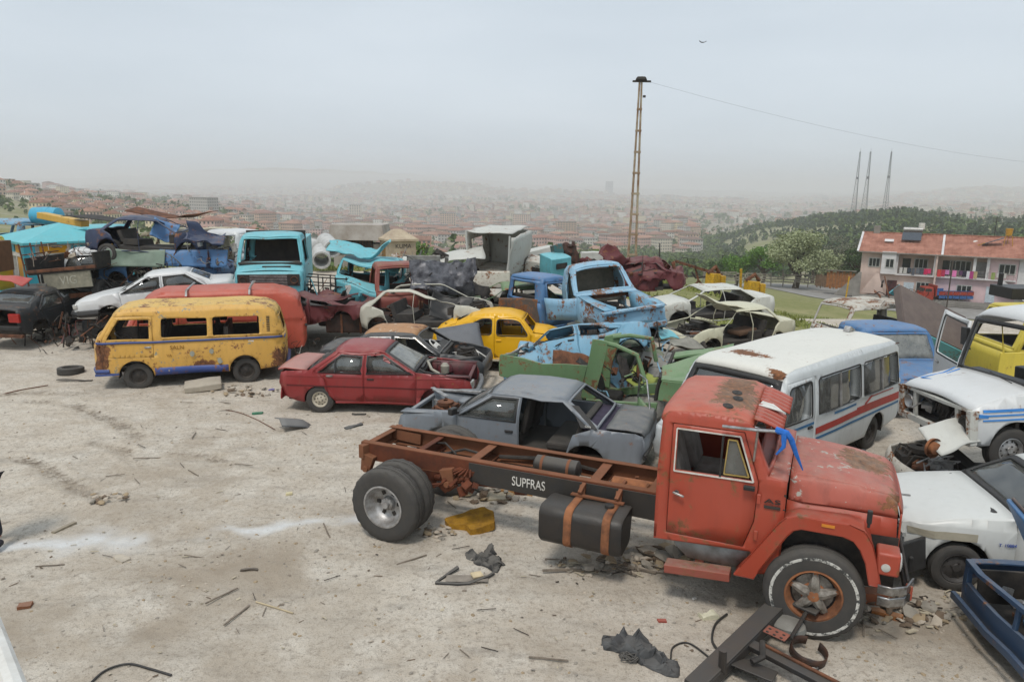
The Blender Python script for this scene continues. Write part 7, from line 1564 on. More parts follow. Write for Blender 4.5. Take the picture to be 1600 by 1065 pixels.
# ---- far left
t,_=wreck_sedan('dark_sedan_tail','dark sedan seen from behind at the left edge, trunk torn open','car',PDRK,(-14.75,22.8,.22),(0,-3,84),df=deform_fn(.03,1.4,91),doors='both',glass=GLASS,miss=('tail_panel',),W=.88,tz=1.05)
bm=nb();add_box(bm,(-2.02,0,.50),(.12,1.7,.16));obj('rear_bumper',bm,BLACKP,t,0,bevel=.04)
for s in(1,-1):bm=nb();add_box(bm,(-1.98,s*.66,.80),(.08,.34,.26));obj('tail_light',bm,REDL if s<0 else DARK,t,0,bevel=.02)
bm=nb();add_box(bm,(-2.1,-.2,.30),(.1,1.5,.08));obj('red_brown_valance',bm,RUST,t,0)
bm=nb();add_box(bm,(-2.09,.45,.52),(.02,.4,.12));obj('number_plate',bm,WHITEP,t,0)
crumple('red_sheet','pinkish red bent panel lying on the dark sedan roof','body panel',(1.3,.5),paint('pale_red_paint','#b1463f',.2,.2,.5,151,.3),P5(8,433,21.6),(8,8,0),53,.06)
def tipper():
 t=empty('scrap_tipper',P5(108,470,22.6,.28),(0,math.radians(-6),math.radians(-4)),'old tipper bed heaped with scrap, seen from its lettered tail','truck bed')
 def b_(nm,c,s,mt=DARK,r=None):bm=nb();add_box(bm,c,s,r);return obj(nm,bm,mt,t,0,bevel=.01)
 b_('bed_floor',(0,1.2,.65),(2.2,2.6,.08));b_('tail_rail',(0,-.1,.72),(2.3,.08,.10),RUST);b_('bed_side',(-1.1,1.2,.9),(.06,2.6,.5));b_('bed_side',(1.1,1.2,.9),(.06,2.6,.5))
 p=b_('tail_plate',(.12,-.05,.36),(1.55,.05,.50),simple('grimy_tail_board','#8a8676',.8,0,.3,5,.3));text_obj('plate_letters','VIG',.36,simple('worn_white_letters','#a9a798',.8),p,(.15,-.08,.36),(1,0,0),(0,0,1))
 for z in(.95,1.25,1.5):bm=nb();add_tube(bm,[(-1.15,-.1,z),(-1.05,1.4,z)],.02,5);obj('side_rail',bm,RUST,t)
 for y in(-.1,.4,.9):bm=nb();add_tube(bm,[(-1.15,y,.2),(-1.2,y,1.6)],.025,5);obj('side_post',bm,RUST,t)
 b_('axle',(0,.3,-.15),(1.8,.15,.15),RUST);b_('chassis_rail',(-.4,1.5,.4),(.1,2.6,.2));b_('chassis_rail',(.4,1.5,.4),(.1,2.6,.2));b_('mud_flap',(-.72,-.12,-.1),(.3,.03,.9),GREYS,E(5,6,0));b_('lamp_bracket',(-.45,-.1,.0),(.12,.1,.3),RUST)
 for x in(-.8,.8):add_wheel(t,x,.5,-.15,R=.42,wd=.24,rimr=.22).rotation_euler=(0,0,math.radians(90 if x>0 else-90))
 h_=scrap_heap('tipper_scrap','brown and grey small scrap heaped in the tipper bed',46,(2.0,1.8,.5),[RUST,simple('pinkish_scrap','#8c7468',.8),DARK,GREYS,simple('pale_scrap','#a49a8a',.8),RUST],P5(108,412,22.9,.12),13,.05,.16)
tipper()
scrap_heap('rusty_axles_heap','rusty axles, springs and pipes heaped under the stacked white sedan',70,(3.4,1.6,1.0),[RUST,DARK,RUST,PMAR,DARK,DARK],(-11.9,20.9,.0),15,.08,.34)
wreck_sedan('shade_filler_hulk','oily black hulk supporting the stacked white sedan','car wreck',PDRK,(-10.9,22.3,-.05),(0,0,12),df=deform_fn(.07,1.5,131,roof=(.85,.4)),miss=('hood',))  # added hulk that fills the gap beneath the sedan with dark
wreck_sedan('black_hulk','burnt hulk under the lettered tipper bed','car wreck',PDRK,(-13.6,23.4,-.05),(0,0,188),df=deform_fn(.07,1.5,132,roof=(.85,.4)),miss=('hood',))  # black-painted hulk with a crushed roof
scrap_heap('left_edge_scrap','dark oily scrap below the tipper',20,(2.0,1.2,.6),[DARK,RUST,DARK,GREYS],(-13.6,21.4,0),17,.08,.3)
for i_,(px_h,py_h,Y_h,bx_h,mt_h,lb_h)in enumerate(((600,500,21.4,(2.4,1.2,.8),[DARK,RUST,PMAR,GREYS,DARK],'dark scrap packed between tank and cream carcass'),(705,465,21.6,(2.0,1.2,1.1),[DARK,GREYS,DARK,RUST,PWHR2],'black and grey scrap packed behind the cream carcass'),(965,545,17.6,(2.4,1.4,.9),[DARK,PSKY,GREYS,RUST,DARK],'blue and grey scrap wedged under the raised pickup'),(330,402,23.2,(2.6,1.0,.6),[DARK,RUST,PBLUE2,GREYS,PNAVY],'dark and blue scrap in the middle of the navy stack'),(640,415,24.0,(3.0,1.0,.7),[PWH,GREYS,DARK,PWHR2,GREYS],'white and grey scrap strewn under the slanting sheet'),(860,425,25.4,(2.6,1.2,.6),[PWH,PTEAL,DARK,GREYS,RUST],'pale scrap behind the blue cab'),(985,420,26.0,(3.8,1.2,.7),[PMAR,RUST,PMAR,DARK,PMAR],'maroon scrap tangle on the flattened car'),(530,470,22.2,(1.6,1.2,1.0),[DARK,PTURQ,GREYS,DARK,RUST],'dark tangle inside and behind the bar cage'),(230,425,23.4,(2.6,1.0,.6),[DARK,GREYS,RUST,DARK],'dark scrap above the stacked white sedan roof'),(60,500,22.3,(2.6,1.2,.9),[DARK,RUST,DARK,PMAR,DARK],'oily scrap beside the dark sedan'),(1000,590,15.9,(1.8,1.2,.8),[GREYS,PGRN,DARK,RUST,GREYS],'grey and green scrap above the green pickup'),(860,560,15.9,(1.6,.9,.7),[PSKY,RUST,DARK,PSKY,CHROME],'crumpled blue scrap at the left end of the crushed car'))):
 p_h=At(px_h,py_h,Y_h);scrap_heap('scrap_pile',lb_h,34,bx_h,mt_h,(p_h.x,p_h.y,max(0,p_h.z-bx_h[2]*.5)),60+i_,.07,.34)
scrap_heap('scrap_pile','dark and green scrap filling the cab of the green pickup',40,(2.6,1.4,.7),[DARK,PGRN,GREYS,DARK,RUST,PSKY],(2.6,14.5,.7),91,.06,.26)
scrap_heap('middle_scrap','dark scrap on the ground behind the red sedan',16,(1.6,.8,.3),[DARK,GREYS,RUST,WHITEP],P5(490,548,18.0),19,.04,.16)
t,_=cab_shell('small_white_pickup','small white pickup cab between kiosk and tipper',PWHS,P5(150,420,25.2,-.95),(0,0,200),L=1.9,W=.75,H=1.35,hoodL=.3,df=deform_fn(.02,1.2,93),door='both',glass=GLASS_D,cat='pickup truck',z0=.3)
engine_bits(t,.8,.9,.7,1,23)
# bodies behind the stack
for i,(px,py,Y,L_,W_,H_,mt,rot,lb)in enumerate(((300,385,27.2,3.3,.95,1.6,paint('rusty_cream_paint','#bfb59b',.40,.1,.6,153,.2),(0,3,183),'cream box van body streaked with rust behind the navy wreck'),(362,385,26.6,1.6,.9,1.5,PWHS,(0,0,170),'clean white van corner left of the turquoise van'),(155,375,29.5,2.0,.9,1.5,PTURQ,(0,0,184),'turquoise cab roof behind the kiosk'),(22,364,33,1.8,.9,1.5,PSKY,(0,-4,176),'sky-blue van cab behind the yellow frame at the left edge'),(-42,400,26,1.5,.9,1.9,PYCAB,(0,0,180),'yellow cab wall cut by the left edge'))):
 cab_shell('derelict_van_body',lb,mt,P5(px,py,Y,-H_*.75),rot,L=L_,W=W_,H=H_,df=deform_fn(.05,1.3,95+i),z0=.2,cat='van wreck')
for i,(x,y,z,h_)in enumerate(((-12.0,27.2,.2,4),(-9.6,26.8,.1,170),(-16.5,30,.1,10),(-3.6,26.5,0,20))):
 wreck_sedan('background_hulk',('dark hulk at the foot of the cream box van','dark hulk at the foot of the white van corner','dark hulk behind the kiosk','dark hulk behind the white slanting panel')[i],'car wreck',(PDRK,PNAVY,PDRK,PWHR2)[i],(x,y,z),(0,0,h_),df=deform_fn(.09,1.5,101+i,roof=(.95,.5)),step=.26)
# ================================================================ road, house, fence, trees beyond the yard
def bx(root,name,c,s,mt,rot=None,bevel=0,taper=None):return part_box(root,name,c,s,mt,rot,bevel,taper=taper)
def sheet(name,poly_px,lift,mt,n=14):
 """a strip laid on the terrain: two rows of (px, py) rays marched onto the land"""
 def hit(px,py):
  d=ray(px,py);lo,hi=20.,160.
  for _ in range(40):
   m_=(lo+hi)/2;p=Vector((0,0,CAM_H))+d*m_;
   if p.z>T(p.x,p.y):lo=m_
   else:hi=m_
  p=Vector((0,0,CAM_H))+d*lo;return p
 A=[hit(*p)for p in poly_px[0]];B=[hit(*p)for p in poly_px[1]];rows=[]
 def lerp(L_,t):k=t*(len(L_)-1);i=min(int(k),len(L_)-2);return L_[i].lerp(L_[i+1],k-i)
 for i in range(n+1):
  r=[]
  for j in range(n*3+1):
   p=lerp(A,j/(n*3)).lerp(lerp(B,j/(n*3)),i/n);r.append(Vector((p.x,p.y,T(p.x,p.y)+lift)))
  rows.append(r)
 bm=nb();add_grid(bm,rows);return tag(obj(name,bm,mt,None,60),kind='structure')
ROADM=simple('old_asphalt','#8f8c88',.95,0,.15,.8,.3,col2='#7b7873')
sheet('road',([(1110,447),(1180,449),(1260,463),(1350,480),(1480,495),(1700,520)],[(1100,439),(1190,437.5),(1270,445),(1350,452),(1480,464),(1700,482)]),.06,ROADM)
H0x,H0y=47.4,100.0;HZ=-8.9
def house():
 r=empty('row_house',(H0x,H0y,HZ),(0,0,math.radians(-30)),'long two-storey pink row house with terracotta roof and laundry on its balconies','house')
 PE=simple('peach_plaster','#cdb6aa',.9,0,.22,.5,.1);PI=simple('pink_plaster','#ccb2b4',.9,0,.22,.5,.1);WH=simple('white_plaster','#cfcccb',.9,0,.2,.5,.1);CO=simple('raw_concrete','#8c8780',.95,0,.25,.9,.3);GL=simple('dark_pane','#2b2f32',.2,0,.3,2,0);FR_=simple('white_frame','#b9b9b4',.6)
 D=9.0;H1=2.9;H2=5.75
 def win(x,z,w,h,y=0,n=3):
  f=bx(r,'window',(x,y-.03,z),(w+.12,.10,h+.12),FR_)
  for k in range(n):bx(f,'pane',(x-w/2+(k+.5)*w/n,y-.09,z),(w/n-.09,.03,h-.08),GL)
# solid body behind, then the front walls round the balcony recesses
 bx(r,'wall',(14,5.2,H2/2-1),(28,7.6,H2+2),PE);bx(r,'wall',(4.4,.7,H1/2-1),(8.8,1.4,H1+2),PE);bx(r,'wall',(13.3,.7,H1/2-1),(9.0,1.4,H1+2),PI);bx(r,'wall',(22.9,.7,H2/2-1),(10.2,1.4,H2+2),WH)
 bx(r,'wall',(1.25,.7,(H1+H2)/2),(2.5,1.4,H2-H1-.01),PE);bx(r,'wall',(16.2,.7,(H1+H2)/2),(3.1,1.4,H2-H1-.01),PI)
 bx(r,'bay',(3.35,.2,(H1+H2)/2+.05),(1.7,1.9,H2-H1+.1),WH);win(3.5,4.35,.95,1.1,-.75,2)
 bx(r,'balcony_slab',(6.5,.35,H1),(4.6,1.7,.16),WH);bx(r,'balcony_slab',(11.6,.35,H1),(5.7,1.7,.16),WH);bx(r,'balcony_slab',(16.0,-.1,H1+.0),(3.3,.9,.14),WH)
 for x in(4.3,8.75,14.55,13.1):bx(r,'pillar',(x,-.2,(H1+H2)/2),(.32,.3,H2-H1),WH)
 bx(r,'party_wall',(8.9,.3,H2/2),(.22,1.9,H2),PE)
 win(1.6,4.3,1.3,1.1);win(7.1,4.35,1.5,1.2,1.35);bx(r,'door',(5.4,1.36,3.95),(.95,.1,1.95),GL);win(11.6,4.3,2.3,1.3,1.35,4);bx(r,'door',(10.0,1.36,3.95),(.8,.1,1.95),GL);win(16.6,4.3,1.7,1.2);win(21.3,4.2,1.2,1.1,0,2)
 bx(r,'door',(4.0,-.04,1.0),(1.15,.12,2.05),simple('maroon_door','#4a2426',.5));bx(r,'garage_door',(6.0,-.04,.95),(1.2,.1,1.9),simple('pale_blue_door','#b9c4cb',.5));win(8.0-.35,1.4,1.5,1.2);win(12.3,1.5,1.6,.9);bx(r,'door',(15.2,-.04,1.0),(1.0,.1,2.0),simple('pale_blue_door','#b9c4cb',.5));win(20,1.3,1.4,1.1)
 bx(r,'curtain',(13.9,1.3,4.0),(1.3,.05,1.9),simple('grey_curtain','#9a9a98',.9))
 for x0,x1 in((4.5,8.6),(9.1,14.4),(14.6,17.6)):
  for z in(3.35,3.85):bm=nb();add_bar(bm,(x0,-.45,z),(x1,-.45,z),.04);obj('balcony_rail',bm,CO,r,0)
  k=x0
  while k<x1:bm=nb();add_bar(bm,(k,-.45,2.95),(k,-.45,3.85),.03);obj('baluster',bm,CO,r,0);k+=.55
 rr=random.Random(3);cols=['#c6c2bd','#b9b6b0','#3f4650','#565a62','#6a6d74','#49505a','#c22a58','#d13a6a','#c44','#b03050','#c77fb0','#e07ab0','#593a5a','#2f2a3a','#d0d0d4','#a8407a','#b5a37a','#8d9a5a']
 xs_=[4.9,5.4,5.9,6.35,6.85,7.3,7.75,8.15,9.3,9.75,10.2,11.0,11.7,12.1,12.5,12.9,13.3,15.2,15.8,16.4]
 for i,x in enumerate(xs_):
  w,h=rr.uniform(.34,.5),rr.uniform(.55,1.0);bm=nb();add_grid(bm,[[(u*w,.03*math.sin(u*9+i),-v*h)for u in(-.5,-.2,.1,.5)]for v in(0,.5,1)]);c=cols[i%len(cols)];c=c if len(c)==7 else '#c44444'
  o=obj('hung_garment',bm,simple('garment_'+c.strip('#'),c,.9,0,.2,5,0),None,0,.01);p=Matrix.Translation((H0x,H0y,HZ))@Matrix.Rotation(math.radians(-30),4,'Z')@Vector((x,-.52,3.86));o.location=p;o.rotation_euler=(0,0,math.radians(-30))
  q=('left balcony','pink middle balcony','right balcony')[0 if x<8.7 else 1 if x<14.5 else 2];hue={0:'white',1:'white',2:'dark grey',3:'grey',4:'grey',5:'dark grey',6:'crimson',7:'pinkish red',8:'red',9:'crimson',10:'lilac',11:'pink',12:'purple',13:'dark',14:'white',15:'magenta',16:'tan',17:'olive'}[i%18]
  tag(o,'%s garment hanging on the %s rail of the pink house'%(hue,q),'laundry','laundry on the house balconies')
 TILE=simple('terracotta_tiles','#a67665',.9,0,.2,.9,.5,col2='#865848');
 for s,nm in((1,'f'),(-1,'b')):
  n=60
  for a in range(2):
   x0,x1=(-.5,9.3)if a==0 else(9.5,28.4);bm=nb();nc=int((x1-x0)/.42);rows=[]
   for v in range(2):rows.append([Vector((x0+(x1-x0)*k/(nc*2),-.75 if s>0 else D+.75,H2-.02)).lerp(Vector((x0+(x1-x0)*k/(nc*2),D/2,H2+2.25)),v)+Vector((0,0,.05*(k%2)))for k in range(nc*2+1)])
   add_grid(bm,rows);obj('roof',bm,TILE,r,0,.12)
 for x in(-.5,9.4,18.6):
  for s in(0,1):bm=nb();add_bar(bm,(x,-.8 if s==0 else D+.8,H2+.02),(x,D/2,H2+2.33),.26,.1);obj('roof_verge',bm,WH,r,0)
 bm=nb();add_bar(bm,(-.5,D/2,H2+2.34),(28,D/2,H2+2.34),.25,.12);obj('ridge',bm,TILE,r,0);bm=nb();add_bar(bm,(-.5,-.85,H2-.05),(28,-.85,H2-.05),.12,.12);obj('gutter',bm,CO,r,0)
 bm=nb();add_prism(bm,[(-.3,H2-.1),(D+.3,H2-.1),(D/2,H2+2.1)],-.1,0.05,'x');obj('gable',bm,PE,r,0)
 bx(r,'chimney',(1.2,4.6,H2+2.6),(.8,.6,1.2),CO);bx(r,'skylight',(3.0,1.9,H2+1.42),(1.1,.6,.1),WH,E(26,0,0))
# outside stair on the left, parapet, second stair
 for k in range(10):bx(r,'step',(-.35-.0*k,.4+.3*k,.14+.28*k-1),(1.3,.34,.28+.0*k),CO);
 for k in range(10):bx(r,'step',(-2.6+.28*k,-.6,.14+.26*k-.6),(.3,1.2,.26),CO)
 bm=nb();add_prism(bm,[(-2.9,-.3),(.3,-.3),(.3,3.0),(0,3.0)],-1.35,-1.22,'y');obj('stair_wall',bm,simple('raw_concrete','#8c8780',.95,0,.25,.9,.3),r,0)
 bm=nb();add_prism(bm,[(.3,.2),(3.2,.2),(2.4,2.9),(2.0,2.9)],-1.0,-.85,'y');
 for v in bm.verts:v.co.x=v.co.x
 obj('ramp_wall',bm,PE,r,0)
 bm=nb();add_bar(bm,(16.0,-1.0,2.9),(19.4,-1.0,.4),.16,.5);obj('stair_wall',bm,WH,r,0)
 for k in range(9):bx(r,'step',(16.4+.34*k,-.5,2.5-.27*k),(.36,1.0,.24),CO)
 bx(r,'garden_kerb',(8,-2.2,-.1),(17,.25,.5),CO);bx(r,'terrace',(9,-1.2,-.35),(19,2.2,.5),CO)
# rooftop things
 M_=Matrix.Translation((H0x,H0y,HZ))@Matrix.Rotation(math.radians(-30),4,'Z')
 def rp(x,y,z):return M_@Vector((x,y,z))
 t=empty('solar_heater',rp(5.6,2.5,H2+1.5),(0,0,math.radians(-30)),'solar water heater panel with silver tank on the house roof','solar heater')
 bx(t,'panel',(0,0,.55),(2.3,1.6,.1),simple('solar_panel','#4a5058',.25),E(38,0,0));bm=nb();add_tube(bm,[(-1.1,.9,1.4),(1.2,.9,1.4)],.32,14);obj('tank',bm,ALUM,t);bm=nb();add_tube(bm,[(1.0,1.2,1.5),(1.0,1.2,2.3)],.38,14);obj('white_drum',bm,WHITEP,t)
 for x in(-.9,.9):bm=nb();add_bar(bm,(x,.9,1.1),(x,.9,0),.06);obj('stand_leg',bm,DARK,t,0)
 YL=simple('ochre_enamel','#b98a2a',.5);t=empty('yellow_heater_frame',rp(16.4,2.2,H2+1.3),(0,0,math.radians(-30)),'yellow tank on a spindly frame standing on the right roof part','solar heater')
 bm=nb();add_tube(bm,[(0,.3,1.3),(0,.3,2.2)],[.35,.42],12);obj('tank',bm,YL,t);bx(t,'panel',(-1.6,0,.55),(2.4,.9,.08),simple('solar_panel','#4a5058',.25),E(0,-22,0))
 for x,y in((-.3,0),(.4,0),(0,.6),(-2.4,0)):bm=nb();add_bar(bm,(x,y,1.3 if x>-2 else.3),(x*1.4,y,-.1),.07);obj('stand_leg',bm,YL,t,0)
 for x,z,lb in((13.0,.8,'white dish aerial low on the middle of the terracotta roof'),(19.8,2.4,'white dish aerial at the right end of the roof ridge')):
  t=empty('dish_aerial',rp(x,3.0,H2+z+.6),(0,0,math.radians(-10)),lb,'satellite dish');bm=nb();add_lathe(bm,[(.12,.42),(.03,.25),(0,.001)],16,0,'y');obj('dish',bm,WHITEP,t,40,.02);bm=nb();add_bar(bm,(0,.05,0),(0,.1,-.6),.05);obj('mast',bm,DARK,t,0)
 t=empty('tv_aerial',rp(15.0,4.6,H2+2.3),(0,0,0),'tall thin television aerial on the house ridge','aerial');bm=nb();add_tube(bm,[(0,0,0),(0,0,2.6)],.04,5);obj('mast',bm,DARK,t)
 for k in range(5):bm=nb();add_bar(bm,(-.5,0,2.5-.14*k),(.5,0,2.5-.14*k),.03);obj('rod',bm,DARK,t,0)
 t=empty('utility_pole',rp(10.6,-4.0,0),(0,0,0),'thin dark utility pole in front of the pink balcony','utility pole');bm=nb();add_tube(bm,[(0,0,-1.5),(0,0,5.4)],.09,6);obj('mast',bm,simple('pole_wood','#4a4038',.9),t);bx(t,'crossbar',(0,0,5.1),(.9,.08,.08),DARK)
house()
def bed_truck():
 p=At(1466,466,94);h=176;t=empty('red_blue_truck',(p.x,p.y,T(p.x,p.y)+.07),(0,0,math.radians(h)),'small red truck with a blue and red load bed parked below the pink house','truck')
 R_=simple('bright_red_enamel','#9a3a2c',.4);B_=simple('bright_blue_enamel','#385f94',.45)
 bx(t,'hood',(2.9,0,1.15),(1.3,1.7,.75),R_,None,.12);bx(t,'cab',(1.7,0,1.35),(1.3,1.9,1.1),R_,None,.05);bx(t,'cab_roof',(1.6,0,2.15),(1.2,1.75,.55),R_,None,.08,(.85,.9));bx(t,'windscreen',(2.26,0,2.05),(.06,1.5,.42),DARK,E(0,-20,0));bx(t,'side_window',(1.75,.9,2.05),(.75,.1,.38),DARK);bx(t,'headboard',(.85,0,2.0),(.12,2.2,1.4),R_)
 for k in range(5):bx(t,'bed_panel',(.30-.86*k-.2,1.08,1.75),(.80,.06,.5),R_);bx(t,'bed_panel',(.30-.86*k-.2,1.09,1.24),(.78,.06,.36),B_)
 bx(t,'bed_floor',(-1.4,0,1.5),(4.4,2.1,.1),B_);bx(t,'bed_side',(-1.4,-1.08,1.7),(4.4,.06,.8),B_);bx(t,'bed_lip',(-1.4,1.1,2.03),(4.4,.1,.07),B_);bx(t,'tailgate',(-3.6,0,1.7),(.07,2.1,.8),R_)
 for x in(2.5,-2.3,-1.3):
  for y in(.9,-.9):add_wheel(t,x,y,.5,R=.46,wd=.26,rimr=.24)
bed_truck()
# ---- weathered board fence
FW=simple('weathered_boards','#8f887e',.95,0,.25,3,.4,col2='#6d665c');fa=At(1098,438,118);fb=At(1345,449,104)
t=empty('board_fence',(fa.x,fa.y,fa.z),(0,0,math.atan2(fb.y-fa.y,fb.x-fa.x)),'long grey weathered board fence along the far edge of the road','fence');LF_=math.hypot(fb.x-fa.x,fb.y-fa.y);rr=random.Random(8);NF=13;pme=rme=None
for k in range(NF+1):
 x=LF_*k/NF;zz=fa.z+(fb.z-fa.z)*k/NF-fa.z
 if pme is None:pme=bx(t,'fence_post',(0,0,.6),(.14,.12,2.0),FW).data;bpy.data.objects.remove(bpy.data.objects['fence_post'])
 o=bpy.data.objects.new('fence_post',pme);COL.objects.link(o);o.parent=t;o.location=(x,0,zz);o.rotation_euler=(rr.gauss(0,.04),rr.gauss(0,.05),0)
 if k<NF:
  for z in(.35,.7,1.05,1.38):
   if rr.random()<.12:continue
   bm=nb();add_bar(bm,(x,-.08,zz+z+rr.gauss(0,.05)),(x+LF_/NF,-.08,zz+(fb.z-fa.z)/NF+z+rr.gauss(0,.06)),.03,.2);obj('plank',bm,FW,t,0)
for k in range(34):
 x=LF_*(.74+.26*k/34);zz=(fb.z-fa.z)*(.74+.26*k/34)
 o=bx(t,'plank',(x,-.2,zz+.75+rr.uniform(-.1,.1)),(.2,.03,1.7+rr.uniform(-.25,.2)),simple('brown_palings','#7a6450',.9,0,.3,3,.3),E(0,rr.gauss(0,3),0))
YP=simple('yellow_post_paint','#c79a1e',.6,0,.2,6,.1,col2='#9c7a20')
for i,(px,py0,py1,Y,lean,lb)in enumerate(((1322,458,432,92,5,'leaning yellow post at the roadside near the house stairs'),(1058,452,420,46,0,'yellow post right behind the maroon wreck'),(1063,452,424,46.3,0,'second yellow post paired with its neighbour behind the maroon wreck'),(1158,458,420,44,0,'yellow upright post standing by the yellow machine part'),(1031,402,380,60,0,'thin dark post on the slope behind the maroon wreck'))):
 a=At(px,py0,Y);b=At(px+lean,py1,Y);bm=nb();r_=.11 if i else.14;add_tube(bm,[(0,0,-1.2),(b.x-a.x,0,b.z-a.z)],r_*.7 if i<4 else.05,6);o=obj('roadside_post',bm,YP if i<4 else DARK,None);o.location=a;tag(o,lb,'post')
for i,(px,py,Y,mt,lb,sd)in enumerate(((1170,452,43,YP,'yellow and rust machine part at the edge of the yard',2),(1110,440,44,YP,'orange-yellow machine part below the rusty boom',7))):
 t=empty('machine_part',At(px,py,Y),(0,0,.3*i),lb,'machine part');bx(t,'housing',(.15,0,.1),(.7,.6,.8),mt,E(0,5,20),.03);bx(t,'bracket',(.75,0,0),(.3,.5,.7),mt,None,.02);bm=nb();add_tube(bm,[(-.2,0,.5),(.3,0,.9),(.6,.1,.5)],.12,7);obj('motor',bm,RUST,t);bx(t,'foot',(0,0,-.7),(1.0,.7,.5),DARK)
t=empty('rusty_boom',At(1090,428,45),(0,0,-.2),'rusty boom and winch sticking out against the grass','machine part')
for nm,a,b,w in(('boom',(-1.4,0,.75),(1.5,0,-.05),.16),('strut',(-.2,0,.5),(.1,0,-.5),.12),('leg',(.1,0,-.4),(-.4,0,-1.0),.12),('leg',(.1,0,-.4),(.6,0,-1.0),.12)):bm=nb();add_bar(bm,a,b,w);obj(nm,bm,RUST,t,0)
bm=nb();add_tube(bm,[(-.35,0,.1),(-.1,0,-.25),(.5,0,-.15),(.7,0,.25)],.06,6);add_lathe(bm,[(-.15,.3),(.15,.3)],14,0,'y',c=(.1,0,.45));obj('winch',bm,DARK,t)
t=empty('plank_shed',At(1312,448,100),(0,0,-.4),'low shed of orange-brown boards at the end of the fence','shed')
for k in range(9):bx(t,'plank',(-1.6+.4*k,0,.9),(.34,.06,2.1+.3*(k%2)),simple('orange_boards','#8f5f38',.9,0,.4,3,.3))
bx(t,'roof',(0,.8,2.1),(3.8,2.2,.1),FW,E(-8,0,0));bx(t,'side_board',(1.9,.8,.9),(.06,1.8,2.0),FW)
# ---- near trees: real limbs and leaf clouds
def near_tree(label,px,py,Y,h,w,leaf,n,sd,trunkc=BARK,name='leafy_tree',ls=.16):
 p=At(px,py,Y);base=T(p.x,p.y);rr=np.random.RandomState(sd);t=empty(name,(p.x,p.y,base-.1),(0,0,0),label,'tree');H=h+max(0,p.z-base);bm=nb();tips=[]
 add_tube(bm,[(0,0,-.2),(.05*w,0,H*.25),(0,.05*w,H*.5)],[.05*w+.08,.04*w+.05,.03*w],8)
 for k in range(13):
  a=k*2.4+rr.rand();z0=H*(.2+.3*rr.rand());r=w*.5*(.55+.45*rr.rand());z1=H*(.45+.5*rr.rand());tip=Vector((math.cos(a)*r,math.sin(a)*r,min(H*.97,z1)));mid=Vector((math.cos(a)*r*.45,math.sin(a)*r*.45,(z0+z1)/2*1.05));add_tube(bm,[(0,0,z0),mid,tip],[.03*w,.018*w,.006],5);tips+=[tip,mid.lerp(tip,.6),Vector((tip.x*.6,tip.y*.6,H*(.6+.38*rr.rand())))]
 obj('trunk',bm,trunkc,t)
 C_=np.array([tuple(q)for q in tips]);idx=rr.randint(0,len(C_),n);R_=w*.15;d=rr.randn(n,3);d/=np.linalg.norm(d,axis=1)[:,None];P_=C_[idx]+d*(R_*rr.rand(n)**.4)[:,None]*np.array([1.15,1.15,.8]);P_[:,2]=np.clip(P_[:,2],H*.12,H*1.05)
 u=rr.randn(n,3);u/=np.linalg.norm(u,axis=1)[:,None];v=np.cross(u,rr.randn(n,3));v/=np.linalg.norm(v,axis=1)[:,None];s=(ls*(.6+.8*rr.rand(n)))[:,None]
 V_=np.stack([P_+u*s,P_+v*s*.6,P_-u*s,P_-v*s*.6],1).reshape(-1,3);o=np_mesh('crown',V_,np.arange(len(V_)).reshape(-1,4),[leaf]);o.parent=t;o['kind']='stuff'
PALE=leaf_mat('silvery_leaves','#a3a888','#8b9468','#777f58',8);BRI=leaf_mat('fresh_leaves','#557a33','#6b8a3f','#42602a',9);GRY=leaf_mat('dull_twigs','#7a7a66','#68695a','#5b5f4a',10);DKL=leaf_mat('dark_leaves','#3c4e2e','#4c5f38','#2f3f26',11)
near_tree('large pale silvery-green tree beside the fence',1243,436,110,7.2,9.5,PALE,9000,1,ls=.17)
near_tree('smaller pale shoot of a tree right of the big silvery one',1292,434,116,4.2,5,PALE,2500,2)
for i,(px,py,Y,h,w,m_,lb)in enumerate(((1150,436,128,4.4,5.5,BRI,'bright green round tree, second along the fence'),(1192,436,126,5.6,5.5,BRI,'tallest bright green tree left of the silvery tree'),(1118,436,135,3.2,4,DKL,'low dark green bush at the left end of the fence'),(1312,420,150,6.5,8,GRY,'greyish brown leafless-looking tree left of the house'),(1336,432,122,4.6,5,DKL,'dark green shrub against the house corner'),(1270,420,165,5.0,6,DKL,'dark bush behind the big silvery tree'))):near_tree(lb,px,py,Y,h,w,m_,2600,20+i)
near_tree('young green sprout in the grass left of the white hulk',647,405,46,1.1,1.6,BRI,700,31,ls=.07,name='shrub')
# ---- grass between the yard and the slope
gn=26000;gx=rs.uniform(-18,34,gn);gy=rs.uniform(24,66,gn);ok=((gx>6.5+(gy-24)*-.1)|((gy>41)&(gx>-16)));ok&=(fbm(gx/3,gy/3,3)>-.25);gx,gy=gx[ok],gy[ok];gz=Tz(gx,gy)-.02;gz=np.where((gx<12)&(gy<42),gz-.3,gz);hgt=.10+.22*rs.rand(len(gx));a=rs.uniform(0,6.28,len(gx));w=.05+.05*rs.rand(len(gx))
dx,dy=np.cos(a)*w,np.sin(a)*w;lx,ly=rs.randn(len(gx))*.08,rs.randn(len(gx))*.08
V_=np.stack([np.stack([gx-dx,gy-dy,gz],1),np.stack([gx+dx,gy+dy,gz],1),np.stack([gx+dx*.3+lx,gy+dy*.3+ly,gz+hgt],1),np.stack([gx-dx*.3+lx,gy-dy*.3+ly,gz+hgt],1)],1).reshape(-1,3)
tag(np_mesh('grass',V_,np.arange(len(V_)).reshape(-1,4),[leaf_mat('grass_blades','#76803f','#8e8f56','#5f6e38',14)]),kind='stuff')
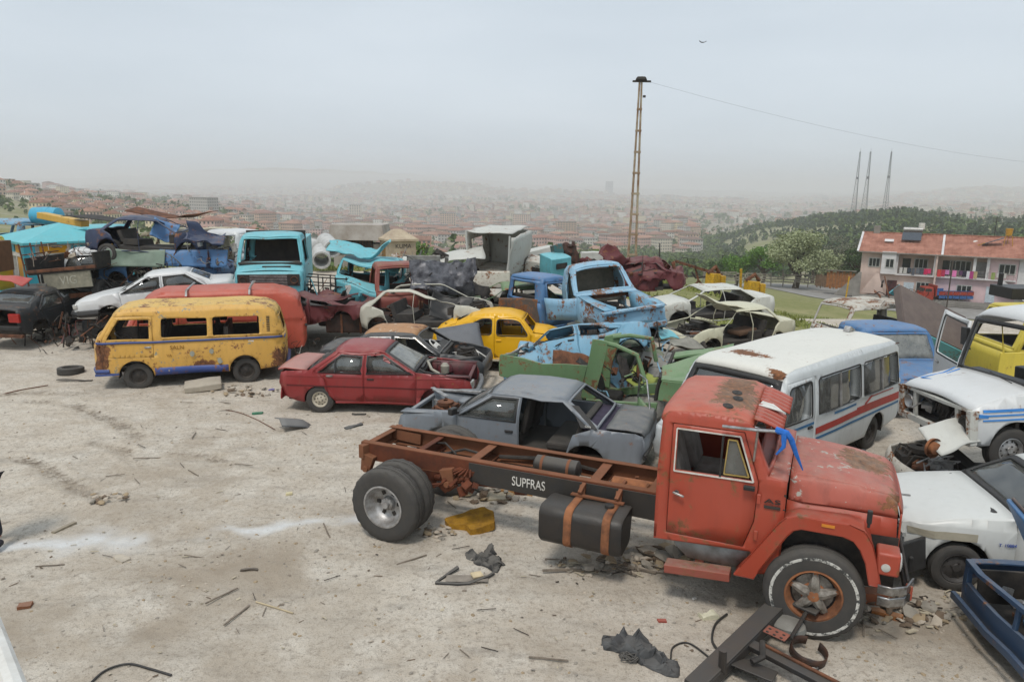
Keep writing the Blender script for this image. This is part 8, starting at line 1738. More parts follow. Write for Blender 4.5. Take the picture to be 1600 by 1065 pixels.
# ---- lamp pole
b=At(987,412,36);tp=At(1001,128,36);H=tp.z+.6;lean=tp.x-b.x;t=empty('lamp_pole',(b.x,36,-.6),(0,0,0),'tall slender two-legged rusty lamp pole leaning right against the sky','lamp pole');PC=simple('rusty_cream_pole','#a39a84',.8,.1,.3,1.5,.3,col2='#7c5a40')
def px_(z):return lean*z/H*1.05
for s,nm in((-1,'pole_leg'),(1,'pole_leg')):bm=nb();add_tube(bm,[(s*.24-.03+px_(0),0,-.3),(s*.13+px_(H*.45),0,H*.45),(s*.05+px_(H),0,H)],[.065,.055,.045],6);obj(nm,bm,PC,t)
for k in range(9):z=H*(.12+.095*k);w_=.24-.19*z/H;bm=nb();add_bar(bm,(px_(z)-w_-.05,-.02,z),(px_(z)+w_+.05,-.02,z),.09,.10);obj('pole_tie',bm,PC,t,0)
bx(t,'crossarm',(px_(H)+.05,0,H+.02),(.85,.12,.08),DARK);bx(t,'flood_lamp',(px_(H)+.02,0,H+.14),(.55,.3,.18),DARK,None,.05,(.7,.8));bx(t,'lamp_bracket',(px_(H)+.2,0,H-.65),(.12,.1,.1),DARK)
we=At(1720,262,60);cp=Vector((b.x+px_(H)+.4,36,-.6+H));bm=nb();add_tube(bm,[cp.lerp(we,k/14)+Vector((0,0,-2.2*4*(k/14)*(1-k/14)*.35))for k in range(15)],.0038,4);tag(obj('overhead_cable',bm,DARK,None),'thin overhead cable running right from the top of the lamp pole','cable')
p=At(1098,67,60);bm=nb();add_grid(bm,[[(-.3,0,.12),(-.12,.1,.02),(0,.12,0),(.12,.1,.02),(.3,0,.1)],[(-.28,-.06,.12),(-.12,-.05,.02),(0,-.16,0),(.12,-.05,.02),(.28,-.06,.1)]]);o=obj('flying_bird',bm,DARK,None,0,.03);o.location=p;tag(o,'tiny dark bird in the sky right of the lamp pole','bird')
# ---- concrete box, domed booth, pipes
CONC=simple('pale_concrete','#a9a39c',.95,0,.2,1.2,.3,col2='#93897f')
t=empty('concrete_box_booth',At(560,400,45.5),(0,0,math.radians(-3)),'concrete booth with one wide dark window beyond the wrecks','booth')
bx(t,'wall',(0,.9,.0),(3.1,1.8,1.5),CONC);bx(t,'fascia',(-.05,.8,1.45),(3.5,2.2,.95),CONC,None,.02,(.92,.9));bx(t,'window_opening',(-.15,-.02,.55),(2.2,.06,.85),DARK)
for k in range(12):bx(t,'window_bar',(-1.2+.19*k,-.07,.55),(.02,.03,.85),RUST)
bx(t,'base',(0,.9,-1.2),(3.0,1.7,1.4),CONC)
t=empty('domed_booth',At(622,405,45),(0,0,math.radians(28)),'small beige booth with a low pyramid roof and scrawled lettering','booth');BG=simple('beige_render','#b5a890',.95,0,.2,1.2,.3,col2='#a08f7c')
bx(t,'wall',(0,0,.1),(1.7,1.7,2.2),BG);bx(t,'cornice',(0,0,1.22),(2.0,2.0,.12),BG);bm=nb();add_lathe(bm,[(1.28,1.38),(1.5,.9),(1.78,.42),(1.84,.2),(1.85,.001)],4,0,'z',a0=math.pi/4,a1=math.pi/4+2*math.pi);obj('roof',bm,BG,t,0);bx(t,'doorway',(-.86,.1,.4),(.05,.6,1.1),simple('ochre_board','#8d6f45',.9));bx(t,'base',(0,0,-1.4),(1.6,1.6,1.2),BG)
text_obj('wall_lettering','KUMA',.36,DARK,t,(.05,-.862,.85),(1,0,0),(0,0,1));text_obj('wall_notice','KIR\nSATIS',.26,simple('faded_red_print','#a05f55',.8),t,(.05,-.862,.35),(1,0,0),(0,0,1))
PIPE=simple('white_pipe','#b5b5b2',.8,0,.2,3,.2)
for i,(px,py,Y,yaw,lb)in enumerate(((502,400,41,-75,'pale concrete pipe ring facing the yard, lowest of three'),(514,383,42,-60,'uppermost pale pipe ring tilted right'),(487,386,42.5,20,'pale pipe lying sideways behind the turquoise van'))):
 bm=nb();add_lathe(bm,[(-.8,.50),(.8,.50),(.8,.40),(-.8,.40)],28,0,'x',closed=True);bmesh.ops.recalc_face_normals(bm,faces=bm.faces);o=obj('concrete_pipe',bm,PIPE,None);o.location=At(px,py,Y);o.rotation_euler=(0,math.radians(12),math.radians(yaw));tag(o,lb,'pipe')
# ---- turquoise and yellow kiosk, water tank, roof beam
TQ=simple('kiosk_turquoise','#3d9db0',.55,0,.1,2,.1);YO=simple('kiosk_yellow','#d79a1c',.55,0,.1,2,.1);p=At(78,450,27.8)
t=empty('kiosk',(p.x,p.y+1.4,-.2),(0,0,math.radians(48)),'turquoise and yellow kiosk with a low pyramid roof','kiosk');w=1.85
for a in range(4):
 R_=Matrix.Rotation(a*math.pi/2,3,'Z')
 def kb(nm,c,s,mt):bm=nb();add_box(bm,(0,0,0),s);o=obj(nm,bm,mt,t,0);o.location=R_@Vector(c);o.rotation_euler=(0,0,a*math.pi/2);return o
 kb('corner_post',(w,-w,1.3),(.36,.36,2.9),TQ);kb('lower_panel',(0,-w,.4),(3.36,.08,.95),TQ if a else simple('navy_panel','#1d2e5c',.5));kb('white_rail',(0,-w-.03,2.28),(3.36,.06,.1),WHITEP);kb('frieze',(0,-w,2.5),(3.36,.08,.4),WHITEP)
 for k in range(3):kb('frieze_tile',(-1.05+1.05*k,-w-.05,2.52),(.9,.04,.26),YO if k!=1 else TQ)
 for k in range(4):kb('window_frame',(-1.6+1.07*k,-w,1.5),(.08,.1,1.5),WHITEP)
 kb('window_pane',(-.53,-w+.02,1.5),(2.1,.02,1.4),GLASS_D);kb('yellow_panel',(1.07,-w-.01,1.5),(.95,.04,1.45),YO)
bx(t,'inner_counter',(0,0,.9),(1.6,1.6,1.0),simple('pale_counter','#a9aaa6',.7));bm=nb();add_lathe(bm,[(2.72,2.9),(2.80,2.9),(3.42,.12),(3.5,.10),(3.5,.001)],4,0,'z',a0=math.pi/4,a1=math.pi/4+2*math.pi);obj('roof',bm,paint('kiosk_roof','#55b3bd',.05,.2,.5,161,.3),t,0)
t=empty('blue_water_tank',At(73,337,33),(0,0,math.radians(-8)),'round turquoise water tank lying high behind the kiosk','water tank');bm=nb();add_tube(bm,[(x,0,0)for x in(-.66,-.60,-.2,-.18,.2,.22,.60,.66)],[.2,.36,.37,.385,.385,.37,.36,.2],20);obj('drum',bm,paint('tank_turquoise','#3f9fbe',.08,.2,.4,163,.2),t)
for x in(-.5,.5):bm=nb();add_bar(bm,(x,.3,-.4),(x,.3,-3.6),.08);add_bar(bm,(x,-.3,-.4),(x,-.3,-3.6),.08);obj('stand_leg',bm,DARK,t,0)
a_=At(64,337,26.5);b_=At(190,342,25.5);bm=nb();add_bar(bm,a_+Vector((0,0,.02)),a_.lerp(b_,.55)+Vector((0,0,-.22)),.35,.22);o=obj('yellow_beam',bm,paint('beam_yellow','#c9a24a',.25,.2,.5,165,.3),None,0,bevel=.02);tag(o,'long yellow steel beam sticking out above the kiosk roof','beam')
crumple('black_roof_sheet','thin black roof sheet bridging the yellow beam and the navy wreck','roof sheet',(2.6,.9),DARK,tuple(At(165,342,25.6)),(2,1,-4),61,.05,1)
crumple('rusty_roof_sheet','thin rusty roof sheet across the top of the cream van body','roof sheet',(3.0,.9),RUST,tuple(At(270,340,26.4)),(3,1,-2),62,.06,1)
p=At(-26,400,24.5);t=empty('yellow_frame_box',(p.x,p.y,p.z-.6),(0,0,.05),'yellow framed brown box at the far left edge','container');bx(t,'box',(0,0,.6),(1.3,1.0,1.0),simple('brown_board','#6b4a30',.8),None,0)
for s,c in(((1.45,.08,.1),(0,-.53,1.15)),((1.45,.08,.1),(0,-.53,.05)),((.1,.08,1.2),(.7,-.53,.6)),((.1,.08,1.2),(-.7,-.53,.6))):bx(t,'frame_bar',c,s,YP)
# ================================================================ things lying on the ground in front
def gp(px,py,dz=0):v=G(px,py);return Vector((v.x,v.y,YZ(v.x,v.y)+dz))
def lay(o,px,py,dz=0,rot=(0,0,0)):o.location=gp(px,py,dz);o.rotation_euler=tuple(math.radians(a)for a in rot);return o
ty,_=wheel_meshes(.31,.19,.19,'open');o=bpy.data.objects.new('loose_tyre',ty);COL.objects.link(o);lay(o,111,582,.07,(86,0,0));tag(o,'bare worn tyre lying flat left of the yellow van','tyre')
bm=nb();add_box(bm,(0,0,0),(.95,.62,.18));bmesh.ops.subdivide_edges(bm,edges=bm.edges[:],cuts=6,use_grid_fill=True)
for v in bm.verts:
 e=max(abs(v.co.x)/.475,abs(v.co.y)/.31);v.co.z*=(1.2-.75*max(0,e-.35)**2*1.4);v.co+=mnoise.noise_vector(v.co*4)*.02
o=obj('seat_cushion',bm,simple('dusty_cushion','#a89f90',.95,0,.15,5,.4,dust=.3),None,60,bevel=.02);lay(o,318,608,.11,(6,-4,22));o.scale=(.85,.85,1);tag(o,'dusty beige seat cushion lying in front of the yellow van','cushion')
bm=nb();add_grid(bm,[[Vector((x,y,(.20 if x<.2 else.20-(x-.2)*.5)-abs(y)*.35-.12*(x>.5)*abs(y)*4))for y in(-.28,-.2,0,.2,.28)]for x in(-.5,-.3,0,.2,.38,.55)]);o=obj('grey_mud_flap',bm,simple('grey_plastic','#4d535a',.55,0,.15,5,.1,dust=.25),None,30,.02);lay(o,460,668,.03,(10,14,40));o.scale=(.72,)*3;tag(o,'bent grey plastic fender liner on the dust by the red sedan','fender liner')
bm=nb();P_=[(-.5,.15),(-.1,.30),(.28,.42),(.45,.15),(.38,-.30),(-.08,-.42),(-.12,-.20),(-.42,-.08)];add_prism(bm,round_poly(P_,.05,2),0,.10,'z');bmesh.ops.subdivide_edges(bm,edges=bm.edges[:],cuts=2,use_grid_fill=True);rough_up(bm,.02,6,2);o=obj('foam_slab',bm,simple('ochre_foam','#a3781f',.95,0,.25,7,.6,col2='#7f5c1c'),None,30);lay(o,737,822,.0,(2,-4,12));o.scale=(.78,.78,1);tag(o,'torn ochre foam slab beside the black chassis rail','foam')
def cloth(name,label,px,py,pts,mt,seed,s=1,h=.07):
 """crumpled cloth built over an outline"""
 bm=nb();P_=round_poly(pts,.08,2);
 for t_ in tessellate_polygon([[Vector((x,y,0))for x,y in P_]]):bm.faces.new([bm.verts.new((P_[i][0],P_[i][1],0))for i in t_])
 bmesh.ops.remove_doubles(bm,verts=bm.verts,dist=.001)
 bmesh.ops.subdivide_edges(bm,edges=[e for e in bm.edges if e.calc_length()>.12],cuts=4);bmesh.ops.triangulate(bm,faces=bm.faces);bmesh.ops.subdivide_edges(bm,edges=[e for e in bm.edges if e.calc_length()>.05],cuts=1);bmesh.ops.triangulate(bm,faces=bm.faces)
 for v in bm.verts:
  n=mnoise.noise(v.co*7+Vector((seed,0,0)))*.5+mnoise.noise(v.co*16+Vector((0,seed,0)))*.35;ridge=abs(mnoise.noise(Vector((v.co.x*9+seed,v.co.y*4,1))));edge=0 if v.is_boundary else 1;n1=.5-abs(mnoise.noise(Vector((v.co.x*7+seed,v.co.y*4.5,2))))*1.8;n2=.5-abs(mnoise.noise(v.co*15+Vector((0,seed,0))))*1.8;v.co.z=.006+edge*h*max(.08,n1*1.3+n2*.8)
  v.co+=Vector((mnoise.noise(v.co*9),mnoise.noise(v.co*9+Vector((5,5,5))),0))*(.05 if edge else.09)
 o=obj(name,bm,mt,None,35,.006);lay(o,px,py,.0);o.scale=(s,)*3;return tag(o,label,'cloth')
BLC=simple('black_cloth','#26282c',.8,0,.3,9,.4,dust=.2);GRC=simple('grey_cloth','#4c4e50',.95,0,.3,9,.6,col2='#3a3b3d',dust=.1)
cloth('black_garment','black crumpled garment on the bare ground',752,880,[(-.30,.12),(-.22,.30),(-.02,.20),(.08,.50),(.22,.42),(.18,.18),(.32,.05),(.34,-.15),(.22,-.30),(.05,-.15),(-.12,.0)],BLC,3,.85,.09)
t=empty('torn_black_bag',gp(735,908,.01),(0,0,0),'torn black bag edged with dust next to the black garment','bag')
for pts in([(-.42,-.10),(-.30,.08),(-.16,.22)],[(-.42,-.10),(-.16,-.13),(.0,-.10),(.22,.02),(.28,.14)]):bm=nb();add_tube(bm,[(x,y,.02)for x,y in pts],.02,6);rough_up(bm,.035,11,1);obj('bag_rim',bm,BLC,t)
bm=nb();add_grid(bm,[[(x,y,.015+.02*abs(mnoise.noise(Vector((x*9,y*9,0)))))for x in(-.3,-.15,0,.15,.22)]for y in(-.08,0,.08)]);obj('bag_sheet',bm,simple('dusty_sheet','#8c8378',.9),t,30);bx(t,'paper_scrap',(.08,.03,.05),(.14,.1,.02),simple('cream_scrap','#c9b795',.8),E(10,5,30))
cloth('grey_rag','big crumpled grey cloth near the black chassis section',1003,1018,[(-.36,.10),(-.26,.24),(-.02,.27),(.10,.16),(.16,-.02),(.28,-.10),(.30,-.24),(.14,-.30),(-.02,-.16),(-.14,-.02),(-.32,-.0)],GRC,8,1.2,.10)
t=empty('knotted_strap',gp(982,1030,.02),(0,0,0),'small knot of black straps beside the grey rag','strap')
for k in range(4):bm=nb();add_tube(bm,[(math.cos(a+k)*.07*(1+.4*math.sin(2*a)),math.sin(a)*.06,.03+.02*math.sin(a*3+k))for a in[j*math.pi/6 for j in range(12)]],.008,5,closed=True);obj('strap_loop',bm,BLC,t)
def hose(name,label,pts,r,mt=BLACKP,lift=0,cat='hose'):
 P_=[gp(a,b,r+.005+(c[0]if c else 0)+lift)for a,b,*c in pts];Q=[]
 for i in range(len(P_)-1):
  p0,p1,p2,p3=P_[max(i-1,0)],P_[i],P_[i+1],P_[min(i+2,len(P_)-1)]
  for k in range(6):u=k/6;Q.append(.5*((2*p1)+(p2-p0)*u+(2*p0-5*p1+4*p2-p3)*u*u+(3*p1-p0-3*p2+p3)*u**3))
 Q.append(P_[-1]);bm=nb();add_tube(bm,Q,r,6);return tag(obj(name,bm,mt,None),label,cat)
hose('black_hose','bent black hose at the bottom edge of the yard',[(140,1068),(165,1048),(200,1038),(235,1048),(268,1057)],.012)
hose('thin_cable','looped black cable between grey rag and chassis section',[(1048,1030),(1052,1010),(1075,1003),(1105,1025),(1128,1050)],.010,cat='cable');hose('curved_cable','dark cable curving up beside the ivory bracket',[(1136,958),(1118,975),(1113,1000),(1128,1022)],.014,cat='cable')
hose('wire_in_dust','thin wire arcing over the dust near the green scrap',[(352,642),(372,645),(400,655),(430,672)],.008,RUST,cat='wire');hose('thin_branch','long thin stick at the left of the yard',[(0,614),(28,609),(75,602)],.012,RUST,cat='stick')
hose('pale_stick','straight pale stick in the open foreground',[(400,941),(430,949),(458,957)],.010,simple('pale_wood','#b3a487',.9),cat='stick')
bm=nb();add_bar(bm,(-.55,0,.03),(.35,.03,.03),.08,.015);rough_up(bm,.03,3,3,3);o=obj('dark_trim_strip',bm,simple('dark_trim','#54504a',.8),None,30);lay(o,122,596,0,(0,0,-6));tag(o,'dark strip of trim leading to the blue bumper of the yellow van','trim strip')
for i,(px,py,s,a,c,lb)in enumerate(((553,668,(.42,.10,.03),50,'#3f4448','dark trim piece lying between red sedan and truck'),(560,648,(.30,.05,.03),-3,'#3a3835','short dark strip below the red sedan door'),(1107,962,(.20,.10,.05),18,'#d8d3b8','ivory plastic bracket on the ground before the front wheel'),(1034,967,(.09,.06,.02),5,'#a0402f','red plastic chip on the ground in front of the truck'),(403,646,(.22,.12,.04),10,'#2f7a5c','flattened green plastic bottle in the dust'),(424,609,(.14,.06,.03),0,'#6f6aa8','small violet scrap behind the red sedan tail'),(1085,933,(.05,.03,.02),30,'#d5d2cb','tiny white flake before the running board'),(775,777,(.34,.3,.03),12,'#b3a68c','pale square board under the black chassis rail'),(808,772,(.5,.12,.06),-10,'#b3824a','orange-brown plank end under the black chassis rail'),(190,870,(.25,.12,.02),-35,'#b5aa99','pale flat board half sunk in the foreground dust'),(390,893,(.22,.04,.02),8,'#4c4238','dark chip of wood in the middle foreground'),(100,822,(.06,.35,.03),-20,'#8f8471','grey stick end near the left foreground'),(452,770,(.10,.08,.03),20,'#cfc39a','cream chip of plastic in the middle distance'),(40,948,(.15,.1,.04),20,'#7b4a2c','rusty brown clod at lower left'),(1385,962,(.30,.09,.05),-28,'#99602f','orange-brown broken brick piece beyond the front wheel'),(1365,938,(.34,.16,.14),-8,'#8c4f30','rusty drum end beside the chrome bumper'))):
 bm=nb();add_box(bm,(0,0,s[2]/2),s);bmesh.ops.subdivide_edges(bm,edges=bm.edges[:],cuts=3,use_grid_fill=True);rough_up(bm,min(s[0],.2)*.14,9,i);o=obj('litter_piece',bm,simple('litter_'+c.strip('#'),c,.75,0,.2,9,.2,dust=.15),None,20);lay(o,px,py,0,(0,0,a));tag(o,lb,'debris')
# black chassis front section
BK=simple('black_chassis_paint','#22252a',.5,.1,.3,6,.25,col2='#322c28',dust=.12)
def chassis_bit():
 a=gp(1100,1075,.12);b=gp(1225,968,.30);d=(b-a);L_=d.length;t=empty('black_chassis_section',a,(0,-math.asin(d.z/L_),math.atan2(d.y,d.x)),'black cut-off chassis member with a steel hoop at the bottom edge','chassis')
 def q(nm,c,s,mt=BK,r=None,bv=.006):return bx(t,nm,c,s,mt,r,bv)
 q('main_rail',(L_*.45,0,.04),(L_*1.15,.13,.02));q('main_rail_web',(L_*.45,.06,-.03),(L_*1.15,.012,.14));q('rail_flange',(L_*.45,-.06,-.01),(L_*1.15,.012,.08))
 q('end_plate',(L_*1.0,-.12,.0),(.02,.30,.22));q('top_arm',(L_*.93,-.13,.06),(.14,.30,.02));q('cross_arm',(L_*.42,-.38,.0),(.12,.7,.04),BK,E(0,0,-4));q('rusty_arm_edge',(L_*.44,-.50,.03),(.03,.75,.02),RUST,E(0,0,-4));q('gusset',(L_*.28,-.18,-.02),(.30,.28,.012),BK,E(0,14,10));pl=q('bolt_plate',(L_*.58,-.16,.05),(.13,.16,.012),simple('red_oxide_plate','#8a5546',.7))
 t.scale=(1,1.5,1.5)
 for i in range(2):
  for j in range(3):bm=nb();add_lathe(bm,[(0,.012),(.004,.010),(.004,.001)],8,0,'z',c=(L_*.55+.06*i,-.21+.05*j,.056));obj('bolt_hole',bm,DARK,pl)
 bm=nb();add_tube(bm,[(L_*.1,-.06,.02),(L_*.1,-.06,.18)],.028,10);obj('upright_tube',bm,BK,t);bm=nb();add_tube(bm,[(L_*.95,-.2,.05),(L_*.62,-.24,.02)],.014,6);obj('tie_rod',bm,DARK,t);bm=nb();add_tube(bm,[(L_*.40,-.16,.10),(L_*.34,-.20,.04),(L_*.28,-.16,.02)],.022,7);obj('steering_joint',bm,DARK,t)
 bm=nb();add_lathe(bm,[(0,.16),(.03,.15),(.05,.08),(.05,.001)],18,0,'z',c=(L_*.80,-.10,-.05));obj('grey_disc',bm,GREYS,t)
 for k in range(8):bm=nb();add_tube(bm,[(L_*.05+k*.03,-.3,-.05),(L_*.2+k*.03,-.42,-.10),(L_*.2+k*.02,-.6,-.08)],.012,5);obj('spring_coil',bm,DARK,t)
 h=empty('steel_hoop',gp(1262,1030,.10),(math.radians(8),math.radians(6),0),'open ring of black steel strap leaning on the chassis section','hoop');bm=nb();add_lathe(bm,[(-.05,.185),(.05,.185)],40,0,'z',a0=math.radians(75),a1=math.radians(395));obj('hoop_strip',bm,simple('rusty_black_strap','#2b2523',.6,.1,.5,5,.3,col2='#53382a'),h,30,.008)
 m=empty('broken_mirror',gp(1262,1040,.03),(math.radians(10),0,math.radians(-30)),'small broken mirror glass inside the steel hoop','mirror');bx(m,'mirror_glass',(0,0,.02),(.2,.11,.01),CHROME,None,.004);bx(m,'mirror_frame',(0,0,.01),(.22,.13,.014),BLACKP,None,.004)
chassis_bit()
# open blue front end at the lower right corner
def blue_front():
 PB=paint('dark_blue_paint','#24415f',.2,.25,.4,171,.3);df=deform_fn(.03,2.0,99,fine=.012);o_=gp(1618,1052);t=empty('blue_front_end',(o_.x+.55,o_.y+.15,.05),(0,0,math.radians(172)),'open blue car front with bare engine bay at the lower right corner','car wreck')
 def b_(nm,c,s,mt=PB,r=None):
  bm=nb();add_box(bm,c,s,r);bmesh.ops.subdivide_edges(bm,edges=bm.edges[:],cuts=3,use_grid_fill=True)
  for v in bm.verts:v.co=df(v.co)
  return obj(nm,bm,mt,t,35,bevel=.006)
 b_('front_panel',(.85,0,.30),(.05,1.5,.34));b_('slam_panel',(.85,0,.72),(.07,1.52,.05));b_('headlight_post',(.85,.70,.5),(.06,.10,.40));b_('headlight_post',(.85,-.70,.5),(.06,.10,.4));b_('headlight_post',(.85,.25,.5),(.04,.05,.4));b_('bumper',(.95,0,.24),(.05,1.55,.09),PB)
 for s in(1,-1):b_('fender',(.15,s*.78,.60),(1.35,.03,.24));b_('fender_top',(.15,s*.72,.735),(1.35,.1,.025));b_('inner_wing',(.15,s*.56,.5),(1.3,.03,.45),DARK)
 b_('firewall',(-.5,0,.5),(.05,1.4,.6),DARK);b_('scuttle',(-.62,0,.82),(.3,1.5,.05));b_('door_stub',(-1.1,.80,.5),(.9,.05,.55));b_('door_stub',(-1.1,-.80,.5),(.9,.05,.55));b_('tie_bar',(.2,.25,.72),(1.3,.05,.05),PB,E(0,0,18));b_('floor',(.1,0,.16),(1.5,1.4,.04),DARK)
 engine_bits(t,.15,-.05,.45,1.0,31,[DARK,RUST,ALUM]);bm=nb();add_tube(bm,[(.3,.4,.62),(.2,.5,.70),(.0,.42,.66),(-.1,.5,.6)],[.04,.06,.05,.03],7);rough_up(bm,.03,9,2);obj('yellow_foam',bm,simple('yellow_foam','#b39a55',.95),t)
 scrap_heap('engine_bay_scrap','rusty small scrap inside the open blue front end',12,(.9,.7,.2),[DARK,RUST,GREYS],(o_.x+.5,o_.y+.15,.3),33,.03,.10)
 scrap_heap('front_end_scrap','grey and rusty fittings crowding the open blue front end',34,(1.3,.9,.35),[DARK,RUST,ALUM,DARK,PB],(o_.x+.45,o_.y+.1,.3),35,.03,.12)
blue_front()
p=At(1600,830,6.9);t=empty('blue_brown_tray',p,(math.radians(5),math.radians(62),math.radians(-10)),'blue panel with a brown inner tray cut by the right edge','body panel');bx(t,'tray',(0,0,.02),(.55,.45,.05),PBLUE2,None,.03);bx(t,'inner_tray',(-.12,0,.06),(.34,.38,.03),PBRN,None,.02)
# white handrail corner at lower left
a=At(-40,905,2.3);b=At(34,1110,1.45);bm=nb();add_tube(bm,[a+(a-b)*.3,a,b],.028,10);tag(obj('white_handrail',bm,WHITEP,None),'white handrail slanting across the bottom left corner','handrail');c=a+(a-b)*.3;
bm=nb();add_tube(bm,[c,(c.x,c.y,0)],.028,10);tag(obj('handrail_post',bm,WHITEP,None),'white post carrying the handrail','handrail')
# walking person, mostly outside the left edge
def person():
 p=G(-16.5,850);t=empty('person',(p.x,p.y,0),(0,0,math.radians(0)),'person in dark trousers at the left edge, only hand and shoe in view','person');SK=simple('skin','#a9755c',.6,0,.1,9,.05)
 V_=[(0,0,.95),(0,0,1.2),(0,0,1.42),(.0,0,1.52),(0,.02,1.66),(0,.01,1.74),(.19,0,1.42),(.24,.0,1.14),(.27,-.06,.93),(-.19,0,1.42),(-.24,.02,1.14),(-.26,.0,.90),(.10,0,.90),(.13,-.05,.50),(.15,-.02,.10),(-.10,0,.90),(-.11,.06,.50),(-.12,.18,.12)]
 Ed=[(0,1),(1,2),(2,3),(3,4),(4,5),(2,6),(6,7),(7,8),(2,9),(9,10),(10,11),(0,12),(12,13),(13,14),(0,15),(15,16),(16,17)];Rd=[.15,.14,.13,.06,.09,.075,.065,.042,.027,.065,.042,.027,.10,.065,.045,.10,.065,.045]
 def skin(nm,V_,Ed,Rd,mt,lv=2):
  me=bpy.data.meshes.new(nm);me.from_pydata(V_,Ed,[]);o=bpy.data.objects.new(nm,me);COL.objects.link(o);o.parent=t;m1=o.modifiers.new('k','SKIN');me.skin_vertices[0].data[0].use_root=True
  for i,r_ in enumerate(Rd):me.skin_vertices[0].data[i].radius=(r_,r_)
  m2=o.modifiers.new('u','SUBSURF');m2.levels=m2.render_levels=lv;me.materials.append(mt);me.polygons.foreach_set('use_smooth',[]);m1.use_smooth_shade=True;return o
 skin('body',V_,Ed,Rd,SK)
 for s,w in((1,Vector((.27,-.06,.93))),(-1,Vector((-.26,0,.90)))):
  pts=[tuple(w),tuple(w+Vector((s*.005,-.02,-.08)))];skin('palm',pts,[(0,1)],[.028,.036],SK)
  for k,(dx,dy,l)in enumerate(((.0,-.045,.075),(.0,-.022,.085),(.0,.0,.08),(.0,.02,.065))):
   b0=w+Vector((0,dy*.7-.01,-.09));skin('finger',[tuple(b0),tuple(b0+Vector((-s*.008,-.005,-l*.5))),tuple(b0+Vector((-s*.028,-.01,-l*.9)))],[(0,1),(1,2)],[.0095,.009,.007],SK,1)
  b0=w+Vector((0,-.035,-.03));skin('thumb',[tuple(b0),tuple(b0+Vector((-s*.02,-.02,-.035))),tuple(b0+Vector((-s*.03,-.025,-.065)))],[(0,1),(1,2)],[.011,.010,.008],SK,1)
 skin('shirt',[(0,0,.98),(0,0,1.2),(0,0,1.42),(.2,0,1.42),(.24,0,1.22),(-.2,0,1.42),(-.24,.01,1.22)],[(0,1),(1,2),(2,3),(3,4),(2,5),(5,6)],[.17,.165,.15,.08,.06,.08,.06],simple('olive_shirt','#5b5f4c',.9))
 skin('trousers',[(0,0,.95),(.10,0,.88),(.13,-.05,.50),(.15,-.02,.12),(-.10,0,.88),(-.11,.06,.50),(-.12,.17,.14)],[(0,1),(1,2),(2,3),(0,4),(4,5),(5,6)],[.16,.115,.08,.065,.115,.08,.065],simple('dark_trousers','#2a2c33',.9))
 for x,y in((.17,-.06),(-.12,.14)):skin('shoe',[(x,y+.06,.05),(x+.02,y-.06,.045),(x+.03,y-.15,.035)],[(0,1),(1,2)],[.05,.048,.035],simple('dark_shoe','#26242b',.6))
 bm=nb();bmesh.ops.create_uvsphere(bm,u_segments=16,v_segments=10,radius=.105)
 for v in bm.verts:v.co=Vector((v.co.x*.95,v.co.y*1.05+.03,max(v.co.z,-.03)+1.76))
 obj('hair',bm,DARK,t,60)
person()
# rubble heaps, sticks, stones
def stone(r,sd):
 bm=nb();bmesh.ops.create_icosphere(bm,subdivisions=1,radius=r)
 for v in bm.verts:v.co=Vector((v.co.x*1.2,v.co.y*.95,v.co.z*.55))*(1+.5*mnoise.noise(v.co/r*1.3+Vector((sd*3.1,0,0))))
 o=obj('s',bm,ST[sd%4],None,0);me=o.data;bpy.data.objects.remove(o);return me
ST=[simple('pale_stone','#b1a595',.95,0,.2,9,.3),simple('brown_clod','#6f5f4f',.95,0,.3,9,.4),simple('grey_stone','#8f887d',.95,0,.2,9,.3),simple('tan_stone','#9c8a70',.95,0,.2,9,.3)]
SM=[stone(.05,i)for i in range(8)];rr=random.Random(21)
def rubble(label,px,py,n,rx,ry,mx_,sd):
 g=G(px,py);t=empty('rubble_heap',(g.x,g.y,0),(0,0,0),label,'rubble heap');r_=random.Random(sd)
 for k in range(n):
  a,q=r_.uniform(0,6.28),r_.random()**.6;x,y=math.cos(a)*q*rx,math.sin(a)*q*ry;s=r_.uniform(.6,mx_)*(1.2-q*.6)
  o=bpy.data.objects.new('stone' if r_.random()<.7 else 'rubble_slab',SM[r_.randrange(8)]);COL.objects.link(o);o.parent=t;o.location=(x,y,YZ(g.x+x,g.y+y)+.012+(1-q)*.12*r_.random());o.scale=(s,s*r_.uniform(.6,1.2),s*r_.uniform(.4,1));o.rotation_euler=(r_.uniform(-.4,.4),r_.uniform(-.4,.4),r_.uniform(0,6.28))
rubble('heap of brown clods and stones under the red cab',1035,872,70,.62,.30,3.0,1);rubble('clods and broken slabs under the black side plate',765,775,40,.6,.35,2.6,2);rubble('stones and chips below the rear of the yellow van',375,612,45,.9,.5,1.7,3);rubble('stones and chips by the front wheel and bumper',1400,950,60,.8,.4,2.0,4);rubble('small rubble beneath the fuel tank',930,885,40,.6,.25,1.6,5);rubble('stones by the dual rear wheels',680,835,26,.3,.25,1.5,6);rubble('clods along the left wheel ruts',165,778,18,.5,.3,1.6,7)
WD=[simple('grey_stick','#7d7265',.9,0,.3,6,.3),simple('dark_stick','#453c34',.9,0,.3,6,.3),simple('pale_splinter','#b0a58f',.9,0,.2,6,.3)]
def stick(l,w,h,i):bm=nb();add_box(bm,(0,0,0),(l,w,h));bmesh.ops.subdivide_edges(bm,edges=bm.edges[:],cuts=2,use_grid_fill=True);rough_up(bm,w*.5,5,i);o=obj('k',bm,WD[i%3],None,0);me=o.data;bpy.data.objects.remove(o);return me
SK_=[stick(l,w,h,i)for i,(l,w,h)in enumerate(((.35,.02,.015),(.55,.018,.016),(.12,.05,.012),(.9,.04,.025),(.08,.05,.01),(.2,.03,.01)))]
